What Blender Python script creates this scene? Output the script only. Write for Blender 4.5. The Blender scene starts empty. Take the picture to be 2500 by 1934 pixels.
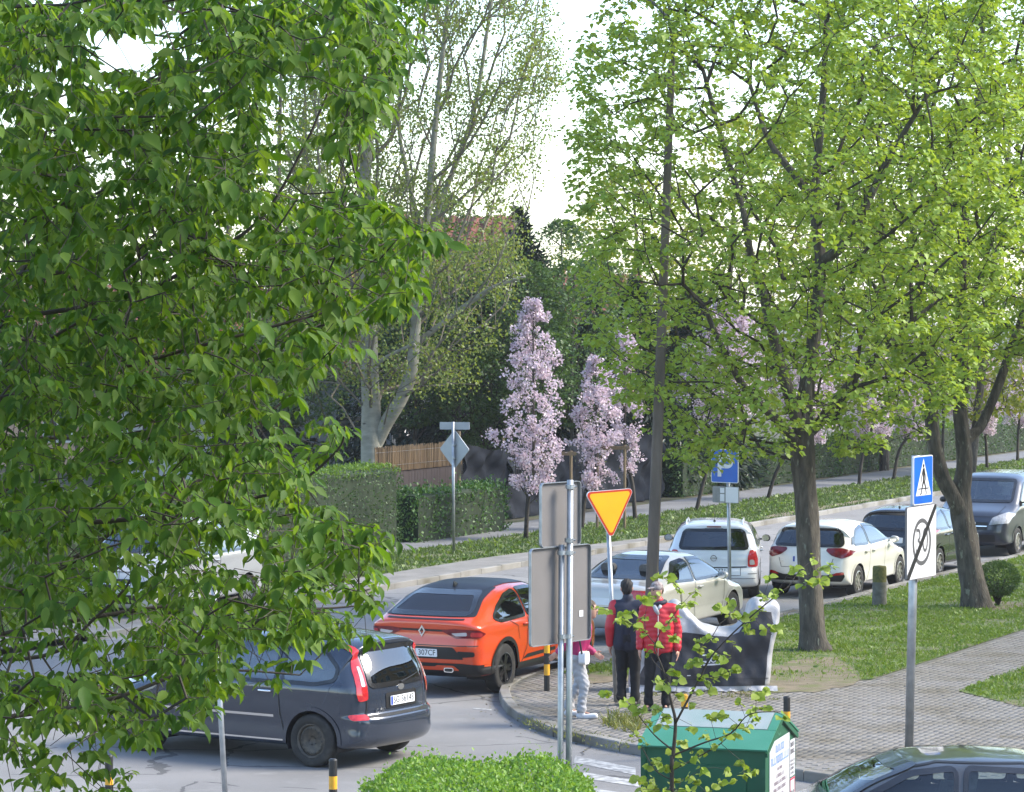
import bpy, bmesh, math, random
import numpy as np
from mathutils import Vector, Matrix
from mathutils.bvhtree import BVHTree

scene = bpy.context.scene
COL = scene.collection
random.seed(7)
PI = math.pi

# ------------------------------------------------------------------ camera
F = 7500.0                       # focal length in pixels of the 2500 px wide photograph
CAMH = 5.5
PH = math.atan(193.0 / F)
cam_d = bpy.data.cameras.new('camera')
cam = bpy.data.objects.new('camera', cam_d)
COL.objects.link(cam)
cam.location = (0, 0, CAMH)
cam.rotation_euler = (PI / 2 - PH, 0, 0)
cam_d.sensor_width = 36
cam_d.lens = 36 * F / 2500
cam_d.clip_start = 0.5
cam_d.clip_end = 6000
scene.camera = cam

# ------------------------------------------------------------------ light
SUN_EL, SUN_AZ = 40.0, 88.0      # azimuth measured clockwise from +Y (the view direction)
world = bpy.data.worlds.new('World')
scene.world = world
world.use_nodes = True
wn = world.node_tree.nodes
wl = world.node_tree.links
bgn = wn['Background']
sky = wn.new('ShaderNodeTexSky')
sky.sky_type = 'NISHITA'
sky.sun_disc = False
sky.sun_elevation = math.radians(SUN_EL)
sky.sun_rotation = math.radians(SUN_AZ)
sky.air_density = 1.0
sky.dust_density = 0.7
sky.ozone_density = 1.3
wl.new(sky.outputs['Color'], bgn.inputs['Color'])
bgn.inputs['Strength'].default_value = 0.145
sun_d = bpy.data.lights.new('sun', 'SUN')
sun_d.energy = 2.5
sun_d.angle = math.radians(22)
sun_d.color = (1.0, 0.93, 0.80)
sun = bpy.data.objects.new('sun', sun_d)
COL.objects.link(sun)
_az, _el = math.radians(SUN_AZ), math.radians(SUN_EL)
sd = Vector((math.sin(_az) * math.cos(_el), math.cos(_az) * math.cos(_el), math.sin(_el)))
sun.rotation_euler = sd.to_track_quat('Z', 'Y').to_euler()
sun.location = sd * 60

scene.view_settings.view_transform = 'Standard'
scene.view_settings.look = 'None'
scene.view_settings.exposure = 1.68
scene.view_settings.gamma = 1.0
scene.view_settings.use_curve_mapping = False
scene.render.engine = 'CYCLES'
scene.cycles.use_denoising = True
try:
    scene.cycles.denoiser = 'OPENIMAGEDENOISE'
    scene.cycles.denoising_prefilter = 'ACCURATE'
except Exception:
    pass
scene.cycles.max_bounces = 8
scene.cycles.diffuse_bounces = 3
scene.cycles.glossy_bounces = 3
scene.cycles.transmission_bounces = 6
scene.cycles.transparent_max_bounces = 12
scene.cycles.use_adaptive_sampling = True
scene.cycles.adaptive_threshold = 0.015
scene.cycles.caustics_reflective = False
scene.cycles.caustics_refractive = False

# ------------------------------------------------------------------ survey helpers
def ray(px, py):
    x = (px - 1250) / F
    v = (967 - py) / F
    return Vector((x, math.cos(PH) + v * math.sin(PH), -math.sin(PH) + v * math.cos(PH)))
def P(px, py, Y):
    d = ray(px, py)
    return Vector((0, 0, CAMH)) + d * (Y / d.y)
def G(px, py, z=0.0):
    d = ray(px, py)
    return Vector((0, 0, CAMH)) + d * ((z - CAMH) / d.z)
TH = math.atan(3570.0 / F)       # heading of the street
U = Vector((math.sin(TH), math.cos(TH), 0))
NV = Vector((math.cos(TH), -math.sin(TH), 0))
def S(a, n, z=0.0):
    v = U * a + NV * n
    return Vector((v.x, v.y, z))
def onn(px, n):
    Y = -n / (math.sin(TH) - math.cos(TH) * (px - 1250) / F)
    return Vector(((px - 1250) / F * Y, Y, 0))
def an(p):
    return p.x * U.x + p.y * U.y, p.x * NV.x + p.y * NV.y

# ------------------------------------------------------------------ materials
MATS = {}
def rgba(c, k=1.0):
    return (c[0] * k, c[1] * k, c[2] * k, 1)
def M(name, col, rough=0.6, metal=0.0, col2=None, scale=6.0, detail=4.0, bump=0.0, bscale=60.0,
      coat=0.0, spec=0.5, ramp=(0.35, 0.65), col3=None, scale3=1.0, ramp3=(0.5, 0.7), stretch=None, rough2=None):
    if name in MATS:
        return MATS[name]
    m = bpy.data.materials.new(name)
    m.use_nodes = True
    nt = m.node_tree
    b = nt.nodes['Principled BSDF']
    b.inputs['Base Color'].default_value = rgba(col)
    b.inputs['Roughness'].default_value = rough
    b.inputs['Metallic'].default_value = metal
    b.inputs['Specular IOR Level'].default_value = spec
    b.inputs['Coat Weight'].default_value = coat
    b.inputs['Coat Roughness'].default_value = 0.06
    tc = nt.nodes.new('ShaderNodeTexCoord')
    src = tc.outputs['Object']
    if stretch:
        mp = nt.nodes.new('ShaderNodeMapping')
        mp.inputs['Scale'].default_value = stretch
        nt.links.new(src, mp.inputs['Vector'])
        src = mp.outputs['Vector']
    out = None
    if col2 is not None:
        n = nt.nodes.new('ShaderNodeTexNoise')
        n.inputs['Scale'].default_value = scale
        n.inputs['Detail'].default_value = detail
        nt.links.new(src, n.inputs['Vector'])
        r = nt.nodes.new('ShaderNodeValToRGB')
        r.color_ramp.elements[0].position = ramp[0]
        r.color_ramp.elements[1].position = ramp[1]
        r.color_ramp.elements[0].color = rgba(col)
        r.color_ramp.elements[1].color = rgba(col2)
        nt.links.new(n.outputs['Fac'], r.inputs['Fac'])
        out = r.outputs['Color']
        if rough2 is not None:
            mr = nt.nodes.new('ShaderNodeMapRange')
            mr.inputs['To Min'].default_value = rough
            mr.inputs['To Max'].default_value = rough2
            nt.links.new(n.outputs['Fac'], mr.inputs['Value'])
            nt.links.new(mr.outputs['Result'], b.inputs['Roughness'])
    if col3 is not None:
        n3 = nt.nodes.new('ShaderNodeTexNoise')
        n3.inputs['Scale'].default_value = scale3
        n3.inputs['Detail'].default_value = 5
        nt.links.new(src, n3.inputs['Vector'])
        r3 = nt.nodes.new('ShaderNodeValToRGB')
        r3.color_ramp.elements[0].position = ramp3[0]
        r3.color_ramp.elements[1].position = ramp3[1]
        mx = nt.nodes.new('ShaderNodeMixRGB')
        nt.links.new(n3.outputs['Fac'], r3.inputs['Fac'])
        nt.links.new(r3.outputs['Color'], mx.inputs['Fac'])
        if out is not None:
            nt.links.new(out, mx.inputs['Color1'])
        else:
            mx.inputs['Color1'].default_value = rgba(col)
        mx.inputs['Color2'].default_value = rgba(col3)
        out = mx.outputs['Color']
    if out is not None:
        nt.links.new(out, b.inputs['Base Color'])
    if bump > 0:
        nb = nt.nodes.new('ShaderNodeTexNoise')
        nb.inputs['Scale'].default_value = bscale
        nb.inputs['Detail'].default_value = 6
        nt.links.new(src, nb.inputs['Vector'])
        bp = nt.nodes.new('ShaderNodeBump')
        bp.inputs['Strength'].default_value = bump
        bp.inputs['Distance'].default_value = 0.02
        nt.links.new(nb.outputs['Fac'], bp.inputs['Height'])
        nt.links.new(bp.outputs['Normal'], b.inputs['Normal'])
    MATS[name] = m
    return m

def leafmat(name, cols, trans=0.4, tcol=(1.25, 1.2, 0.5), rough=0.45, spec=0.35):
    if name in MATS:
        return MATS[name]
    m = bpy.data.materials.new(name)
    m.use_nodes = True
    nt = m.node_tree
    b = nt.nodes['Principled BSDF']
    b.inputs['Roughness'].default_value = rough
    b.inputs['Specular IOR Level'].default_value = spec
    g = nt.nodes.new('ShaderNodeNewGeometry')
    oi = nt.nodes.new('ShaderNodeObjectInfo')
    ad = nt.nodes.new('ShaderNodeMath'); ad.operation = 'ADD'
    fr = nt.nodes.new('ShaderNodeMath'); fr.operation = 'FRACT'
    nt.links.new(g.outputs['Random Per Island'], ad.inputs[0])
    nt.links.new(oi.outputs['Random'], ad.inputs[1])
    nt.links.new(ad.outputs[0], fr.inputs[0])
    r = nt.nodes.new('ShaderNodeValToRGB')
    els = r.color_ramp.elements
    while len(els) < len(cols):
        els.new(0.5)
    for i, c in enumerate(cols):
        els[i].position = i / (len(cols) - 1)
        els[i].color = rgba(c)
    nt.links.new(fr.outputs[0], r.inputs['Fac'])
    nt.links.new(r.outputs['Color'], b.inputs['Base Color'])
    tl = nt.nodes.new('ShaderNodeBsdfTranslucent')
    mu = nt.nodes.new('ShaderNodeMixRGB'); mu.blend_type = 'MULTIPLY'
    mu.inputs['Fac'].default_value = 1
    mu.inputs['Color2'].default_value = rgba(tcol)
    nt.links.new(r.outputs['Color'], mu.inputs['Color1'])
    nt.links.new(mu.outputs['Color'], tl.inputs['Color'])
    mx = nt.nodes.new('ShaderNodeMixShader')
    mx.inputs['Fac'].default_value = trans
    nt.links.new(b.outputs[0], mx.inputs[1])
    nt.links.new(tl.outputs[0], mx.inputs[2])
    nt.links.new(mx.outputs[0], nt.nodes['Material Output'].inputs['Surface'])
    MATS[name] = m
    return m

def glassmat(name, tint=(0.1, 0.13, 0.14), refl=0.3, rough=0.02):
    if name in MATS:
        return MATS[name]
    m = bpy.data.materials.new(name)
    m.use_nodes = True
    nt = m.node_tree
    nt.nodes.remove(nt.nodes['Principled BSDF'])
    t = nt.nodes.new('ShaderNodeBsdfTransparent')
    t.inputs['Color'].default_value = rgba(tint)
    g = nt.nodes.new('ShaderNodeBsdfGlossy')
    g.inputs['Roughness'].default_value = rough
    g.inputs['Color'].default_value = (0.95, 0.98, 1, 1)
    lw = nt.nodes.new('ShaderNodeFresnel')
    lw.inputs['IOR'].default_value = 1.5
    ma = nt.nodes.new('ShaderNodeMath'); ma.operation = 'MULTIPLY_ADD'
    ma.inputs[1].default_value = 1.3
    ma.inputs[2].default_value = refl
    ma.use_clamp = True
    nt.links.new(lw.outputs[0], ma.inputs[0])
    mx = nt.nodes.new('ShaderNodeMixShader')
    nt.links.new(ma.outputs[0], mx.inputs['Fac'])
    nt.links.new(t.outputs[0], mx.inputs[1])
    nt.links.new(g.outputs[0], mx.inputs[2])
    nt.links.new(mx.outputs[0], nt.nodes['Material Output'].inputs['Surface'])
    MATS[name] = m
    return m

# ------------------------------------------------------------------ object helpers
def link_mesh(name, me, mat=None, parent=None, smooth=False):
    o = bpy.data.objects.new(name, me)
    COL.objects.link(o)
    if mat is not None and not me.materials:
        me.materials.append(mat)
    if parent is not None:
        o.parent = parent
    if smooth:
        me.polygons.foreach_set('use_smooth', [True] * len(me.polygons))
    return o
def mesh(name, V, Fc, mat=None, parent=None, smooth=False):
    me = bpy.data.meshes.new(name)
    me.from_pydata([tuple(v) for v in V], [], Fc)
    me.update()
    return link_mesh(name, me, mat, parent, smooth)
def tag(o, label, cat, group=None, kind=None):
    o['label'] = label
    o['category'] = cat
    if group: o['group'] = group
    if kind: o['kind'] = kind
    return o
def thing(name, label, cat, loc=(0, 0, 0), rz=0.0, group=None):
    o = bpy.data.objects.new(name, None)
    o.empty_display_size = 0.2
    COL.objects.link(o)
    o.location = loc
    o.rotation_euler = (0, 0, rz)
    return tag(o, label, cat, group)
def struct(o):
    o['kind'] = 'structure'
    return o
def copy_tree(o, parent=None):
    c = o.copy()
    COL.objects.link(c)
    if parent is not None:
        c.parent = parent
    for ch in list(o.children):
        copy_tree(ch, c)
    return c

class MB:
    def __init__(s):
        s.V = []; s.F = []
    def add(s, V, Fc):
        b = len(s.V)
        s.V.extend([tuple(v) for v in V])
        s.F.extend([tuple(i + b for i in f) for f in Fc])
        return s
    def box(s, c, d, rz=0.0, tilt=None):
        V = []
        R = Matrix.Rotation(rz, 3, 'Z')
        if tilt is not None:
            R = tilt
        for z in (-.5, .5):
            for y in (-.5, .5):
                for x in (-.5, .5):
                    V.append(Vector(c) + R @ Vector((x * d[0], y * d[1], z * d[2])))
        return s.add(V, [(0, 2, 3, 1), (4, 5, 7, 6), (0, 1, 5, 4), (2, 6, 7, 3), (0, 4, 6, 2), (1, 3, 7, 5)])
    def tube(s, pts, rad, sides=8, cap=True, jit=None):
        pts = [Vector(p) for p in pts]
        if not hasattr(rad, '__len__'):
            rad = [rad] * len(pts)
        V = []; n = len(pts)
        ref = None
        for i, p in enumerate(pts):
            t = (pts[min(i + 1, n - 1)] - pts[max(i - 1, 0)])
            t = t.normalized() if t.length > 1e-9 else Vector((0, 0, 1))
            if ref is None:
                ref = t.orthogonal().normalized()
            ref = (ref - t * ref.dot(t))
            ref = ref.normalized() if ref.length > 1e-6 else t.orthogonal().normalized()
            bi = t.cross(ref)
            for k in range(sides):
                a = 2 * PI * k / sides
                r = rad[i]
                if jit is not None:
                    r *= jit(i, k)
                V.append(p + (ref * math.cos(a) + bi * math.sin(a)) * r)
        Fc = []
        for i in range(n - 1):
            for k in range(sides):
                k2 = (k + 1) % sides
                Fc.append((i * sides + k, i * sides + k2, (i + 1) * sides + k2, (i + 1) * sides + k))
        if cap:
            Fc.append(tuple(range(sides - 1, -1, -1)))
            Fc.append(tuple((n - 1) * sides + k for k in range(sides)))
        return s.add(V, Fc)
    def lathe(s, prof, sides=24, axis='z', c=(0, 0, 0)):
        V = []; Fc = []
        n = len(prof)
        for (r, h) in prof:
            for k in range(sides):
                a = 2 * PI * k / sides
                x, y = r * math.cos(a), r * math.sin(a)
                v = (x, y, h) if axis == 'z' else ((x, h, y) if axis == 'y' else (h, x, y))
                V.append((v[0] + c[0], v[1] + c[1], v[2] + c[2]))
        for i in range(n - 1):
            for k in range(sides):
                k2 = (k + 1) % sides
                f = (i * sides + k, i * sides + k2, (i + 1) * sides + k2, (i + 1) * sides + k)
                Fc.append(f if axis != 'y' else f[::-1])
        return s.add(V, Fc)
    def prism(s, poly, y0, y1):
        # polygon in the local x-z plane, extruded along y
        n = len(poly)
        V = [(p[0], y0, p[1]) for p in poly] + [(p[0], y1, p[1]) for p in poly]
        Fc = [tuple(range(n)), tuple(range(2 * n - 1, n - 1, -1))]
        for i in range(n):
            j = (i + 1) % n
            Fc.append((i, i + n, j + n, j))
        return s.add(V, Fc)
    def build(s, name, mat, parent=None, smooth=False, recalc=True):
        o = mesh(name, s.V, s.F, mat, parent, smooth)
        if recalc:
            bm = bmesh.new(); bm.from_mesh(o.data)
            bmesh.ops.recalc_face_normals(bm, faces=bm.faces)
            bm.to_mesh(o.data); bm.free()
        return o

def auto_smooth(o, deg=35):
    try:
        o.data.polygons.foreach_set('use_smooth', [True] * len(o.data.polygons))
        o.data.set_sharp_from_angle(angle=math.radians(deg))
    except Exception:
        pass
    return o

def chaikin(pts, it=2, closed=True):
    for _ in range(it):
        out = []
        n = len(pts)
        for i in range(n if closed else n - 1):
            a = pts[i]; b = pts[(i + 1) % n]
            out.append(tuple(a[k] * .75 + b[k] * .25 for k in range(len(a))))
            out.append(tuple(a[k] * .25 + b[k] * .75 for k in range(len(a))))
        if not closed:
            out = [pts[0]] + out + [pts[-1]]
        pts = out
    return pts
def corner_round(poly, r=.06, n=4):
    out = []
    m = len(poly)
    for i in range(m):
        p = poly[i]; a = poly[i - 1]; b = poly[(i + 1) % m]
        la = math.dist(p, a); lb = math.dist(p, b)
        k = min(r, .42 * la, .42 * lb)
        A = (p[0] + (a[0] - p[0]) / la * k, p[1] + (a[1] - p[1]) / la * k)
        B_ = (p[0] + (b[0] - p[0]) / lb * k, p[1] + (b[1] - p[1]) / lb * k)
        for q in range(n + 1):
            t = q / n
            out.append(tuple((1 - t) ** 2 * A[j] + 2 * t * (1 - t) * p[j] + t * t * B_[j] for j in range(2)))
    return out
def rrect(w, h, r, n=5, cx=0, cz=0):
    out = []
    for (sx, sz, a0) in ((1, 1, 0), (-1, 1, 90), (-1, -1, 180), (1, -1, 270)):
        for k in range(n + 1):
            a = math.radians(a0 + 90 * k / n)
            out.append((cx + sx * (w / 2 - r) + r * math.cos(a), cz + sz * (h / 2 - r) + r * math.sin(a)))
    return out
def circle2(r, n=24, cx=0, cz=0, rx=1.0):
    return [(cx + r * rx * math.cos(2 * PI * k / n), cz + r * math.sin(2 * PI * k / n)) for k in range(n)]

def text_mesh(txt, size, extr=0.002):
    cu = bpy.data.curves.new('txt', 'FONT')
    cu.body = txt
    cu.size = size
    cu.extrude = extr / 2
    cu.align_x = 'CENTER'; cu.align_y = 'CENTER'
    cu.resolution_u = 3
    ob = bpy.data.objects.new('txt', cu)
    COL.objects.link(ob)
    dg = bpy.context.evaluated_depsgraph_get()
    me = bpy.data.meshes.new_from_object(ob.evaluated_get(dg))
    bpy.data.objects.remove(ob)
    bpy.data.curves.remove(cu)
    me.materials.clear()
    return me

# leaves: batches of small shaped faces
T_LEAF = np.array([[0, 0, 0], [.3, .42, .05], [.65, .36, .03], [1, 0, -.12], [.65, -.36, .03], [.3, -.42, .05], [.45, 0, -.03]])
F_LEAF = [(0, 6, 2, 1), (6, 3, 2), (0, 5, 4, 6), (6, 4, 3)]
T_ROUND = np.array([[0, 0, 0], [.12, .42, .06], [.5, .52, .05], [1, 0, -.14], [.5, -.52, .05], [.12, -.42, .06], [.45, 0, -.04]])
T_DIA = np.array([[0, 0, 0], [.45, .5, .06], [1, 0, -.06], [.45, -.5, .06]])
F_DIA = [(0, 2, 1), (0, 3, 2)]
def unit(a):
    return a / np.maximum(np.linalg.norm(a, axis=1, keepdims=True), 1e-9)
def leaf_arrays(Pp, D, N, L, W, T):
    D = unit(D)
    curl = rng.choice([-.6, .5, 1.0, 1.6, 2.6], len(D), p=[.12, .25, .28, .2, .15])
    S_ = unit(np.cross(D, N))
    N = np.cross(S_, D)
    V = (Pp[:, None, :] + T[None, :, 0, None] * (L[:, None, None] * D[:, None, :])
         + T[None, :, 1, None] * (W[:, None, None] * S_[:, None, :])
         + T[None, :, 2, None] * ((L * curl)[:, None, None] * N[:, None, :]))
    return V.reshape(-1, 3)
def fast_mesh(name, V, faces_t, nT, count):
    """same face template repeated count times, each with nT verts"""
    me = bpy.data.meshes.new(name)
    V = np.asarray(V, dtype=np.float32)
    me.vertices.add(len(V))
    me.vertices.foreach_set('co', V.ravel())
    flat = np.concatenate([np.array(f) for f in faces_t])
    tot = np.array([len(f) for f in faces_t])
    allv = (flat[None, :] + (np.arange(count) * nT)[:, None]).ravel()
    allt = np.tile(tot, count)
    starts = np.concatenate([[0], np.cumsum(allt)[:-1]])
    me.loops.add(len(allv))
    me.loops.foreach_set('vertex_index', allv.astype(np.int32))
    me.polygons.add(len(allt))
    me.polygons.foreach_set('loop_start', starts.astype(np.int32))
    me.update(calc_edges=True)
    me.validate()
    return me
def leaves(name, Pp, D, N, L, W, mat, parent=None, T=T_DIA, Fc=F_DIA):
    V = leaf_arrays(Pp, D, N, L, W, T)
    me = fast_mesh(name, V, Fc, len(T), len(Pp))
    o = link_mesh(name, me, mat, parent)
    return o
rng = np.random.default_rng(11)
def rsph(n):
    return unit(rng.normal(size=(n, 3)))

def grow(seeds, pts, wlen=0.3, step=0.5, up=0.0):
    """seeds: list of (pos, parent). Connect scattered points to the nearest good node. returns nodes, parents, terminals"""
    cap = len(seeds) + len(pts) * 6 + 10
    nodes = np.zeros((cap, 3)); par = np.full(cap, -1, int); pl = np.zeros(cap)
    n = 0
    for p, q in seeds:
        nodes[n] = p; par[n] = q
        pl[n] = 0 if q < 0 else pl[q] + np.linalg.norm(nodes[n] - nodes[q])
        n += 1
    ns = n
    pts = np.asarray(pts)
    d0 = np.array([np.min(np.linalg.norm(nodes[:ns] - p, axis=1)) for p in pts])
    terms = []
    for i in np.argsort(d0):
        p = pts[i]
        dv = p - nodes[:n]
        d = np.linalg.norm(dv, axis=1)
        cost = d + wlen * pl[:n] - up * dv[:, 2]
        j = int(np.argmin(cost))
        k = max(1, int(d[j] / step))
        a = nodes[j].copy(); last = j
        for q in range(1, k + 1):
            if n >= cap - 1: break
            f = q / k
            pos = a * (1 - f) + p * f
            if q < k:
                pos = pos + rng.normal(size=3) * 0.06 * step + np.array([0, 0, 0.10 * d[j] * f * (1 - f)])
            nodes[n] = pos; par[n] = last
            pl[n] = pl[last] + np.linalg.norm(nodes[n] - nodes[last])
            last = n; n += 1
        terms.append(last)
    return nodes[:n], par[:n], terms, ns
def limb_mesh(nodes, par, ns, rtip=0.004, ex=2.4, rmax=0.2):
    n = len(nodes)
    acc = np.zeros(n)
    haschild = np.zeros(n, bool)
    for i in range(n - 1, ns - 1, -1):
        r = rtip if not haschild[i] else acc[i] ** (1 / ex)
        acc[i] = r ** ex
        if par[i] >= 0:
            acc[par[i]] += acc[i]; haschild[par[i]] = True
    R = np.minimum(np.maximum(acc, 1e-12) ** (1 / ex), rmax)
    mb = MB()
    for i in range(ns, n):
        j = par[i]
        r1 = R[i]; r0 = min(R[j] if j >= ns else r1 * 1.25, r1 * 1.35)
        sides = 7 if r1 > .05 else (5 if r1 > .014 else 3)
        mb.tube([nodes[j], nodes[i]], [r0, r1], sides, cap=False)
    return mb, R
# ================================================================== SETTING
def islandmat(name, cols, rough=0.85, bump=0.15, bscale=80, stain=None):
    m = bpy.data.materials.new(name)
    m.use_nodes = True
    nt = m.node_tree
    b = nt.nodes['Principled BSDF']
    b.inputs['Roughness'].default_value = rough
    b.inputs['Specular IOR Level'].default_value = 0.3
    g = nt.nodes.new('ShaderNodeNewGeometry')
    oi = nt.nodes.new('ShaderNodeObjectInfo')
    ad = nt.nodes.new('ShaderNodeMath'); ad.operation = 'ADD'
    fr = nt.nodes.new('ShaderNodeMath'); fr.operation = 'FRACT'
    nt.links.new(g.outputs['Random Per Island'], ad.inputs[0])
    nt.links.new(oi.outputs['Random'], ad.inputs[1])
    nt.links.new(ad.outputs[0], fr.inputs[0])
    r = nt.nodes.new('ShaderNodeValToRGB')
    els = r.color_ramp.elements
    while len(els) < len(cols):
        els.new(0.5)
    for i, c in enumerate(cols):
        els[i].position = i / (len(cols) - 1); els[i].color = rgba(c)
    nt.links.new(fr.outputs[0], r.inputs['Fac'])
    n = nt.nodes.new('ShaderNodeTexNoise')
    n.inputs['Scale'].default_value = 1.1; n.inputs['Detail'].default_value = 7
    nt.links.new(g.outputs['Position'], n.inputs['Vector'])
    rr = nt.nodes.new('ShaderNodeValToRGB')
    rr.color_ramp.elements[0].position = .42; rr.color_ramp.elements[1].position = .68
    nt.links.new(n.outputs['Fac'], rr.inputs['Fac'])
    mx = nt.nodes.new('ShaderNodeMixRGB'); mx.blend_type = 'MULTIPLY'
    nt.links.new(rr.outputs['Color'], mx.inputs['Fac'])
    nt.links.new(r.outputs['Color'], mx.inputs['Color1'])
    mx.inputs['Color2'].default_value = rgba(stain or (.72, .68, .58))
    nt.links.new(mx.outputs['Color'], b.inputs['Base Color'])
    nb = nt.nodes.new('ShaderNodeTexNoise'); nb.inputs['Scale'].default_value = bscale
    nt.links.new(g.outputs['Position'], nb.inputs['Vector'])
    bp = nt.nodes.new('ShaderNodeBump'); bp.inputs['Strength'].default_value = bump; bp.inputs['Distance'].default_value = .01
    nt.links.new(nb.outputs['Fac'], bp.inputs['Height'])
    nt.links.new(bp.outputs['Normal'], b.inputs['Normal'])
    MATS[name] = m
    return m
def inpoly(X, Y, poly):
    X = np.asarray(X); Y = np.asarray(Y)
    c = np.zeros(X.shape, bool)
    n = len(poly)
    for i in range(n):
        x1, y1 = poly[i][0], poly[i][1]; x2, y2 = poly[(i + 1) % n][0], poly[(i + 1) % n][1]
        if y1 == y2: continue
        t = ((y1 > Y) != (y2 > Y)) & (X < (x2 - x1) * (Y - y1) / (y2 - y1) + x1)
        c ^= t
    return c
def sheet(name, poly, z, mat):
    o = mesh(name, [(p[0], p[1], z) for p in poly], [tuple(range(len(poly)))], mat)
    bm = bmesh.new(); bm.from_mesh(o.data)
    bmesh.ops.recalc_face_normals(bm, faces=bm.faces)
    for f in bm.faces:
        if f.normal.z < 0: f.normal_flip()
    bmesh.ops.triangulate(bm, faces=bm.faces)
    bm.to_mesh(o.data); bm.free()
    return o
def xy(p): return (p.x, p.y)

m_soil = M('soil', (.07, .055, .035), .95, col2=(.05, .065, .02), scale=1.5, bump=.6, bscale=25, col3=(.10, .085, .055), scale3=.4)
m_asph = M('asphalt', (.25, .243, .238), .85, col2=(.20, .195, .191), scale=.55, detail=9, bump=.35, bscale=220,
           col3=(.28, .275, .27), scale3=2.2, ramp3=(.55, .8), spec=.35)
def add_cracks(m, scale, col, width=.012, fac=.7):
    nt = m.node_tree; b = nt.nodes['Principled BSDF']
    src = b.inputs['Base Color'].links[0].from_socket
    tc = nt.nodes.new('ShaderNodeTexCoord')
    nz = nt.nodes.new('ShaderNodeTexNoise'); nz.inputs['Scale'].default_value = 1.3; nz.inputs['Detail'].default_value = 6
    nt.links.new(tc.outputs['Object'], nz.inputs['Vector'])
    mxv = nt.nodes.new('ShaderNodeMixRGB'); mxv.inputs['Fac'].default_value = .35
    nt.links.new(tc.outputs['Object'], mxv.inputs['Color1']); nt.links.new(nz.outputs['Color'], mxv.inputs['Color2'])
    v = nt.nodes.new('ShaderNodeTexVoronoi'); v.feature = 'DISTANCE_TO_EDGE'; v.inputs['Scale'].default_value = scale
    nt.links.new(mxv.outputs['Color'], v.inputs['Vector'])
    lt = nt.nodes.new('ShaderNodeMath'); lt.operation = 'LESS_THAN'; lt.inputs[1].default_value = width
    nt.links.new(v.outputs['Distance'], lt.inputs[0])
    n2 = nt.nodes.new('ShaderNodeTexNoise'); n2.inputs['Scale'].default_value = .35
    nt.links.new(tc.outputs['Object'], n2.inputs['Vector'])
    gt = nt.nodes.new('ShaderNodeMath'); gt.operation = 'GREATER_THAN'; gt.inputs[1].default_value = .48
    nt.links.new(n2.outputs['Fac'], gt.inputs[0])
    mu = nt.nodes.new('ShaderNodeMath'); mu.operation = 'MULTIPLY'
    nt.links.new(lt.outputs[0], mu.inputs[0]); nt.links.new(gt.outputs[0], mu.inputs[1])
    m2 = nt.nodes.new('ShaderNodeMath'); m2.operation = 'MULTIPLY'; m2.inputs[1].default_value = fac
    nt.links.new(mu.outputs[0], m2.inputs[0])
    mx = nt.nodes.new('ShaderNodeMixRGB'); nt.links.new(m2.outputs[0], mx.inputs['Fac'])
    nt.links.new(src, mx.inputs['Color1']); mx.inputs['Color2'].default_value = rgba(col)
    nt.links.new(mx.outputs['Color'], b.inputs['Base Color'])
    # older and newer lengths of surfacing
    v2 = nt.nodes.new('ShaderNodeTexVoronoi'); v2.inputs['Scale'].default_value = .16
    nt.links.new(mxv.outputs['Color'], v2.inputs['Vector'])
    mr = nt.nodes.new('ShaderNodeMapRange'); mr.inputs['To Min'].default_value = .82; mr.inputs['To Max'].default_value = 1.08
    sp = nt.nodes.new('ShaderNodeSeparateColor'); nt.links.new(v2.outputs['Color'], sp.inputs['Color'])
    nt.links.new(sp.outputs['Red'], mr.inputs['Value'])
    mv = nt.nodes.new('ShaderNodeMixRGB'); mv.blend_type = 'MULTIPLY'; mv.inputs['Fac'].default_value = 1
    nt.links.new(mx.outputs['Color'], mv.inputs['Color1']); nt.links.new(mr.outputs['Result'], mv.inputs['Color2'])
    nt.links.new(mv.outputs['Color'], b.inputs['Base Color'])
add_cracks(m_asph, .55, (.06, .06, .062), .008)
m_side = M('sidewalk_concrete', (.165, .165, .17), .9, col2=(.125, .125, .13), scale=1.2, detail=8, bump=.25, bscale=120)
m_apron = M('apron_concrete', (.22, .208, .192), .9, col2=(.16, .152, .14), scale=1.6, detail=8, bump=.3, bscale=110)
m_joint = M('joint_sand', (.172, .163, .145), .95, col2=(.145, .14, .115), scale=9, bump=.4, bscale=80)
m_paver = islandmat('paver_brick', [(.185, .176, .166), (.20, .19, .18), (.19, .181, .171), (.208, .198, .186), (.187, .179, .17)], .88, .25, 150)
m_kerb = islandmat('kerb_concrete', [(.20, .195, .185), (.27, .26, .24), (.235, .225, .21)], .9, .4, 60, (.5, .47, .38))
m_lawn = M('lawn_ground', (.13, .175, .055), .95, col2=(.16, .14, .085), scale=.9, detail=8, bump=.6, bscale=60, col3=(.06, .10, .02), scale3=5, ramp3=(.45, .6))
m_paint = M('road_paint', (.42, .42, .41), .85, col2=(.22, .22, .22), scale=9, ramp=(.42, .58))

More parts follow.
